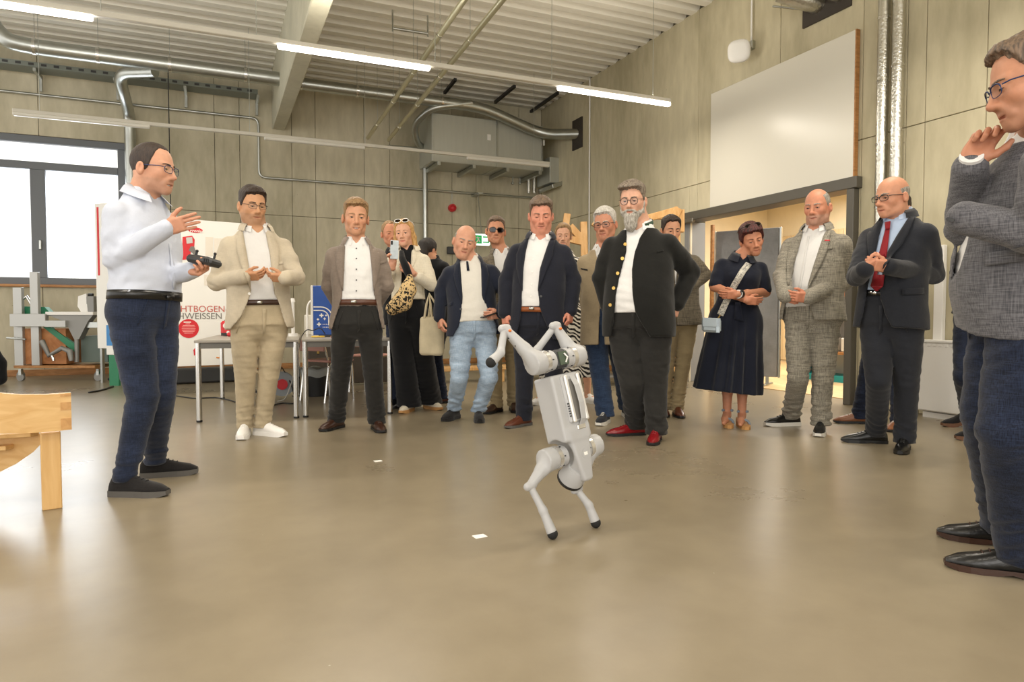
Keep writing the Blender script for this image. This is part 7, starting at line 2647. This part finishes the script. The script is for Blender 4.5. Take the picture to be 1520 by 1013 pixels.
# ------------------------------------------------------------------ tables with chrome legs
M_ttop = mat_plain('grey_laminate', '#a29c92', .4)
M_tedge = mat_plain('table_edge', '#6d6b66', .5)
def table(feet_px, label, h=.73, xdir=None, shift=0.0):
    P_ = [on_floor(*p) for p in feet_px]
    c_ = sum(P_) / 4
    e = empty('work_table', c_, label, 'table', None)
    x_ = nrm(P_[1] - P_[0])
    if xdir is not None:
        x_ = xdir; P_[0] = P_[0] + x_ * shift
    y_ = np.cross(cZ, x_)
    W = np.linalg.norm(P_[1] - P_[0]); Dp = np.dot(P_[3] - P_[0], y_)
    cc_ = P_[0] + x_ * W / 2 + y_ * Dp / 2
    MB().box(cc_ + cZ * (h - .012), (W + .06, Dp + .06, .024), (x_, y_, cZ), bev=.004).build('tabletop', M_ttop, e)
    for k_ in (-1, 1):
        MB().box(cc_ + cZ * (h - .05) + y_ * k_ * Dp / 2, (W, .02, .05), (x_, y_, cZ)).build('apron', M_tedge, e)
    for (sx, sy) in ((0, 0), (1, 0), (1, 1), (0, 1)):
        q_ = P_[0] + x_ * W * sx + y_ * Dp * sy
        l_ = MB().cyl(q_ + cZ * .015, q_ + cZ * (h - .02), .024, 16).build('leg', M_chrome, e)
        MB().cyl(q_, q_ + cZ * .018, .026, 14).build('foot_cap', M_black, l_)
    return e, P_[0], x_, y_, W, Dp, h


fl_ = on_floor(296, 627); dep_t = on_floor(318, 593)
t1, tP, tx, ty, tW, tD, th_ = table([(296, 627), (440, 621), (432, 590), (318, 593)], 'left table with chrome legs behind the man in the beige suit')
t2, uP, ux, uy, uW, uD, uh = table([(449, 620), (577, 613), (572, 584), (462, 588)], 'right table with chrome legs behind the man in the taupe blazer', xdir=tx, shift=.03)
tt = lambda fx, fy, z=0: tP + tx * tW * fx + ty * tD * fy + cZ * (th_ + z)
uu = lambda fx, fy, z=0: uP + ux * uW * fx + uy * uD * fy + cZ * (uh + z)
# small red welding set on the left table
c_ = tt(.13, .75)
e = empty('welding_set', c_, 'small red and black welding set standing on the left table', 'welding set')
MB().box(c_ + cZ * .085, (.11, .24, .15), (tx, ty, cZ), bev=.02).build('case', M_red, e)
MB().box(c_ + cZ * .085 + tx * .075, (.05, .24, .15), (tx, ty, cZ), bev=.015).build('rear_case', M_black, e)
MB().cyl(c_ + cZ * .11 - ty * .125, c_ + cZ * .11 - ty * .12 , .03, 16).cyl(c_ + cZ * .04 - ty * .13 + tx * .02, c_ + cZ * .04 - ty * .12 + tx * .02, .016, 12).build('dial', M_white, e)
MB().box(c_ + cZ * .02 - ty * .121, (.10, .006, .03), (tx, ty, cZ)).build('connector_strip', M_black, e)
MB().tube([c_ + cZ * .15 - tx * .03, c_ + cZ * .19 + tx * .0, c_ + cZ * .19 + tx * .06, c_ + cZ * .15 + tx * .09], .009, 8).build('carry_handle', M_black, e)
c_ = tt(.24, .6)
tag(MB().box(c_ + cZ * .022, (.13, .09, .04), (tx, ty, cZ), bev=.012).build('red_pouch', M_red), 'flat red pouch lying on the left table', 'pouch')
# white stand tube, cable loop, white box, blue box, small stuff on the tables
c_ = tt(.955, .55)
e = empty('desk_lamp_post', c_, 'white upright tube clamped to the left table beside the beige jacket', 'lamp')
MB().cyl(c_, c_ + cZ * .36, .018, 14).cyl(c_ + cZ * .36, c_ + cZ * .40, .026, 14, .018).build('tube', M_white, e)
MB().cyl(c_, c_ + cZ * .03, .05, 18).build('clamp_base', M_white, e)
c_ = uu(.12, .8)
tag(MB().box(c_ + cZ * .115, (.2, .12, .22), (ux, uy, cZ), bev=.006).build('white_box', mat_plain('off_white_card', '#dcd8cc', .7)), 'off-white carton on the right table left of the blue box', 'box')
a_ = [uu(.03, .4, 0), uu(.03, .4, .2), uu(.03, .4, .30), uu(.06, .4, .36), uu(.13, .4, .385), uu(.22, .45, .375)]
tag(MB().tube(arc(a_, 4, .06), .011, 8).build('cable', M_white), 'thick white cable arching above the right table', 'cable')
c_ = uu(.33, .35)
e = empty('blue_box', c_, 'blue box with white crosses and arcs standing on the right table', 'box')
M_blue = mat_plain('royal_blue_print', '#1f4fa3', .45)
W_, H_ = .36, .50
mb = MB().box(c_ + cZ * (.02 + H_ / 2), (W_, .10, H_), (ux, uy, cZ), bev=.006).build('case', M_blue, e)
MB().box(c_ + cZ * (.02 + H_ / 2) - ux * (W_ / 2 + .006), (.022, .104, H_), (ux, uy, cZ), bev=.004).build('white_edge', M_white, e)
f_ = c_ - uy * .052 + cZ * .02 - ux * W_ / 2
fp = lambda x, z: f_ + ux * x + cZ * z
for rr_ in (.0, .035):
    pts = [fp(.01, .285 - rr_)] + [fp(.08 + (.11 - rr_) * math.sin(t), .285 - .11 + (.11 - rr_) * math.cos(t)) for t in np.linspace(0, math.pi / 2, 8)] + [fp(.19 - rr_, .1)]
    m2 = MB()
    for p_, q_ in zip(pts[:-1], pts[1:]):
        dd_ = nrm(q_ - p_)
        m2.box((p_ + q_) / 2, (np.linalg.norm(q_ - p_) + .004, .003, .011), (dd_, uy, np.cross(dd_, uy)))
    m2.build('printed_arc', M_paper, e)
for (x, z, r_) in ((.085, .20, .020), (.05, .16, .012), (.06, .11, .020), (.115, .165, .013), (.13, .20, .011)):
    MB().box(fp(x, z), (r_ * 2, .003, r_ * .6), (ux, uy, cZ)).box(fp(x, z), (r_ * .6, .0036, r_ * 2), (ux, uy, cZ)).build('printed_cross', M_paper, e)
for i in range(4):
    for j in range(2):
        MB().box(fp(.10 + .016 * i, .11 - .03 * j), (.008, .003, .008), (ux, uy, cZ)).build('printed_dot', M_paper, e)
MB().box(c_ + cZ * .01, (.25, .14, .02), (ux, uy, cZ), bev=.004).build('foot', M_black, e)
c_ = uu(.40, .1)
tag(MB().box(c_ + cZ * .012, (.15, .06, .022), (ux, uy, cZ), bev=.006).build('salmon_case', mat_plain('salmon_plastic', '#d98a78', .5)), 'flat salmon-coloured case in front of the blue box', 'case')
c_ = uu(.16, .25)
tag(MB().tube([c_ + cZ * .008 + ux * .06 * math.cos(t) + uy * .05 * math.sin(t) for t in np.linspace(0, 6.2, 22)], .007, 8, closed=True).build('yellow_cable', mat_plain('yellow_pvc', '#d9b43c', .5)), 'small ring of yellow cable on the right table', 'cable')
a_ = [uu(-.04, .1, .02), uu(.02, .1, .09), uu(.10, .12, .07), uu(.18, .1, .11), uu(.24, .1, .04)]
tag(MB().tube(arc(a_, 4, .05), .005, 6).build('cable', M_black), 'thin black cable curling over the right table', 'cable')
c_ = uu(.92, .3)
tag(MB().box(c_ + cZ * .05, (.06, .05, .1), (ux, uy, cZ), bev=.01).build('orange_tool', mat_plain('orange_plastic', '#e07a1e', .5)), 'orange plastic tool at the right end of the right table', 'tool')
# power strips hanging under the table
c_ = on_y(478, 510, on_floor(478, 600)[1]); c_ = at(487, 509, depth_of(uu(.3, .5)))
tag(MB().sphere(c_, (.09, .05, .035), 12, 8).build('plug_box', mat_plain('pale_grey_plastic', '#c2c0ba', .5)), 'pale grey plug box under the right table', 'plug box')
# waste bin with liner
p_ = on_floor(470, 588)
e = empty('waste_bin', p_, 'black waste bin with a clear liner under the right table', 'bin')
Dbn = depth_of(p_); rb = .115 
rings = [[p_ + np.array([math.cos(t) * r_ * 1.15, math.sin(t) * r_ * .9, z_]) for t in np.linspace(0, 2 * math.pi, 24, endpoint=False)] for z_, r_ in ((0, .118), (.25, .142), (.33, .148))]
MB().loft(rings).build('bin_body', M_black, e)
rings = [[p_ + np.array([math.cos(t) * r_ * 1.15, math.sin(t) * r_ * .9, z_ + .012 * math.sin(5 * t)]) for t in np.linspace(0, 2 * math.pi, 30, endpoint=False)] for z_, r_ in ((.235, .150), (.30, .158), (.335, .155), (.325, .140))]
MB().loft(rings, cap=False).build('bin_liner', mat_plain('liner_film', '#9a9d9a', .35), e)
# cable reel
p_ = on_floor(419, 592)
e = empty('cable_reel', p_, 'grey and red cable reel on the floor beside the beige trousers', 'cable reel')
ax_ = nrm(cvec(.35, 0, 1))
c_ = p_ + cZ * .17
sd_ = nrm(np.cross(cZ, ax_))
for s in (-.07, .07):
    MB().cyl(c_ + ax_ * (s - .008), c_ + ax_ * (s + .008), .135, 28).build('flange', mat_plain('reel_grey', '#8f9598', .5), e)
MB().cyl(c_ - ax_ * .065, c_ + ax_ * .065, .105, 24).build('wound_cable', M_black, e)
MB().cyl(c_ + ax_ * .08, c_ + ax_ * .095, .06, 20).build('hub', M_red, e)
MB().tube([c_ + sd_ * .14 - cZ * .17 + ax_ * .07, c_ + sd_ * .10 + ax_ * .09, c_ + cZ * .19, c_ - sd_ * .10 + ax_ * .09, c_ - sd_ * .14 - cZ * .17 + ax_ * .07], .010, 8).build('frame', M_black, e)
# loose cables on the floor
for pts, lb, mt in (([(262, 588), (290, 592), (320, 590), (340, 594), (352, 598)], 'dark cable lying on the floor below the welding poster', M_black), ([(412, 606), (424, 594), (436, 560), (441, 530), (447, 500)], 'pale cable running down from the tables to the reel', mat_plain('grey_cable', '#a8a49b', .5)), ([(405, 612), (418, 600), (432, 602), (438, 586), (430, 570)], 'black cable loop on the floor by the reel', M_black)):
    if 'pale' in lb:
        dd_ = depth_of(on_floor(430, 597))
        P_ = [at(x, y, dd_) for x, y in pts]; P_[0][2] = .01
    elif 'loop' in lb:
        P_ = [on_floor(405, 602, .008), on_floor(420, 598, .008), on_floor(436, 600, .008), on_floor(442, 592, .008), on_floor(434, 588, .008)]
    else:
        P_ = [on_floor(x, y, .008) for x, y in pts]
    tag(MB().tube(arc(P_, 4, .1), .007, 6).build('cable', mt), lb, 'cable')
p_ = on_floor(150, 580)
tag(MB().tube(arc([on_floor(132, 583, .01), on_floor(150, 580, .01), on_floor(168, 574, .01)], 4, .2), .012, 6).build('cable', M_black), 'black hose on the floor behind the presenter', 'hose')

# chairs under the right table
def chair(px, py, yaw, label):
    p_ = on_floor(px, py)
    e = empty('stacking_chair', p_, label, 'chair', 'chairs under the tables')
    f_ = -cH * math.cos(yaw) + cR * math.sin(yaw); s_ = np.cross(cZ, f_)
    MB().box(p_ + cZ * .45, (.40, .40, .025), (s_, f_, cZ), bev=.01).build('seat', mat_plain('salmon_seat', '#c99488', .5), e)
    for s in (-1, 1):
        MB().tube(arc([p_ + s_ * s * .19 + f_ * .20, p_ + s_ * s * .19 + f_ * .17 + cZ * .44, p_ + s_ * s * .19 - f_ * .17 + cZ * .44, p_ + s_ * s * .19 - f_ * .24], 4, .06), .012, 10).build('leg', M_chrome, e)
        MB().tube([p_ + s_ * s * .18 - f_ * .17 + cZ * .44, p_ + s_ * s * .18 - f_ * .24 + cZ * .66], .011, 8).build('back_tube', M_chrome, e)
    MB().box(p_ - f_ * .235 + cZ * .62, (.38, .02, .12), (s_, f_ * 1.0, cZ), bev=.008).build('backrest', mat_plain('salmon_seat', '#c99488', .5), e)


chair(488, 594, 2.6, 'chrome chair with a salmon seat under the right table, left one')
chair(552, 580, 2.9, 'chrome chair with a salmon seat seen between the taupe blazer man’s legs'.replace('’', "'"))
# dark shelf under the table
c_ = (on_floor(500, 574) + on_floor(560, 572)) / 2
e = empty('tool_cabinet', c_, 'low dark cabinet with small hanging hooks behind the chairs', 'cabinet')
MB().box(c_ + cZ * .34 + [0, .2, 0], (1.25, .3, .62), bev=.01).build('cabinet_body', mat_plain('dark_brown_board', '#3b332b', .6), e)
for k in range(6):
    q_ = c_ + [-.5 + .2 * k, .045, .5]
    MB().box(q_, (.03, .012, .12), bev=.003).build('hook', M_gold, e)
# swivel chair base behind the blonde woman
p_ = on_floor(614, 578)
e = empty('swivel_chair', p_, 'black swivel chair behind the blonde woman, mostly hidden', 'chair')
for k in range(5):
    a = 2 * math.pi * k / 5 + .3
    d_ = np.array([math.cos(a), math.sin(a), 0])
    MB().tube([p_ + cZ * .1, p_ + d_ * .28 + cZ * .07], [.025, .018], 8).build('base_arm', M_black, e)
    MB().cyl(p_ + d_ * .28 + cZ * .03 - np.cross(cZ, d_) * .02, p_ + d_ * .28 + cZ * .03 + np.cross(cZ, d_) * .02, .03, 12).build('castor', M_black, e)
MB().cyl(p_ + cZ * .08, p_ + cZ * .42, .022, 12).build('gas_lift', M_black, e)
MB().box(p_ + cZ * .46, (.42, .42, .07), bev=.03).build('seat', K_black, e)
MB().box(p_ + cZ * .78 + [0, .22, 0], (.4, .05, .46), bev=.02).build('backrest', K_black, e)

# timber models against the right wall behind the group
M_pine = mat_wood('pine', '#c9985a', '#dcb27a', 3, (5, 5, 1), .55)
Dk = 10.3
k = lambda px, py, dz=0: at(px, py, Dk + dz)
e = empty('timber_model', at(880, 500, Dk) * [1, 1, 0], 'pine roof-truss model behind the white-haired man', 'timber model')
def beam_(a_, b_, w_, par):
    d_ = nrm(b_ - a_); s_ = nrm(np.cross(d_, cH)); 
    MB().box((a_ + b_) / 2, (np.linalg.norm(b_ - a_), w_, w_ * 1.1), (d_, s_, np.cross(d_, s_)), bev=.004).build('timber', M_pine, par)
for (x0, y0, x1, y1, w_) in ((842, 318, 838, 345, .10), (830, 345, 846, 336, .10), (846, 336, 866, 358, .10), (832, 352, 866, 360, .1), (866, 330, 872, 562, .1), (840, 345, 840, 562, .1), (880, 330, 905, 345, .1), (898, 330, 898, 560, .1)):
    beam_(k(x0, y0), k(x1, y1), w_, e)
Dk = 9.1
e = empty('timber_model', at(1000, 500, Dk) * [1, 1, 0], 'pine rafter frame behind the bearded man, near the doorway', 'timber model')
for (x0, y0, x1, y1, w_) in ((930, 333, 1006, 312, .09), (1006, 310, 994, 334, .11), (1010, 312, 1010, 345, .09), (1004, 340, 1004, 572, .09), (940, 335, 940, 572, .09), (976, 322, 1000, 322, .07)):
    beam_(k(x0, y0), k(x1, y1), w_, e)
# low bench seen between the legs
p0_, p1_ = on_floor(650, 572), on_floor(820, 560)
c_ = (p0_ + p1_) / 2
e = empty('low_bench', c_, 'low pale wooden bench along the back wall', 'bench')
MB().box(c_ + cZ * .2, (2.2, .35, .05), bev=.006).build('bench_top', M_pine, e)
for dx in (-1.0, 0, 1.0):
    MB().box(c_ + [dx, 0, .09], (.06, .3, .18), bev=.004).build('bench_leg', M_pine, e)
# dark trolley between the white-haired man and the bearded man
p_ = on_floor(935, 572)
e = empty('steel_shelf', p_, 'grey steel shelf behind the legs of the bearded man', 'shelf')
for z_ in (.12, .42, .72):
    MB().box(p_ + cZ * z_ + [0, .2, 0], (1.0, .4, .03), bev=.004).build('shelf_board', mat_plain('shelf_grey', '#8e9090', .5, .3), e)
for dx in (-.49, .49):
    for dy in (0.02, .38):
        MB().box(p_ + cZ * .37 + [dx, dy, 0], (.03, .03, .74), bev=.003).build('upright', M_darkgrey, e)
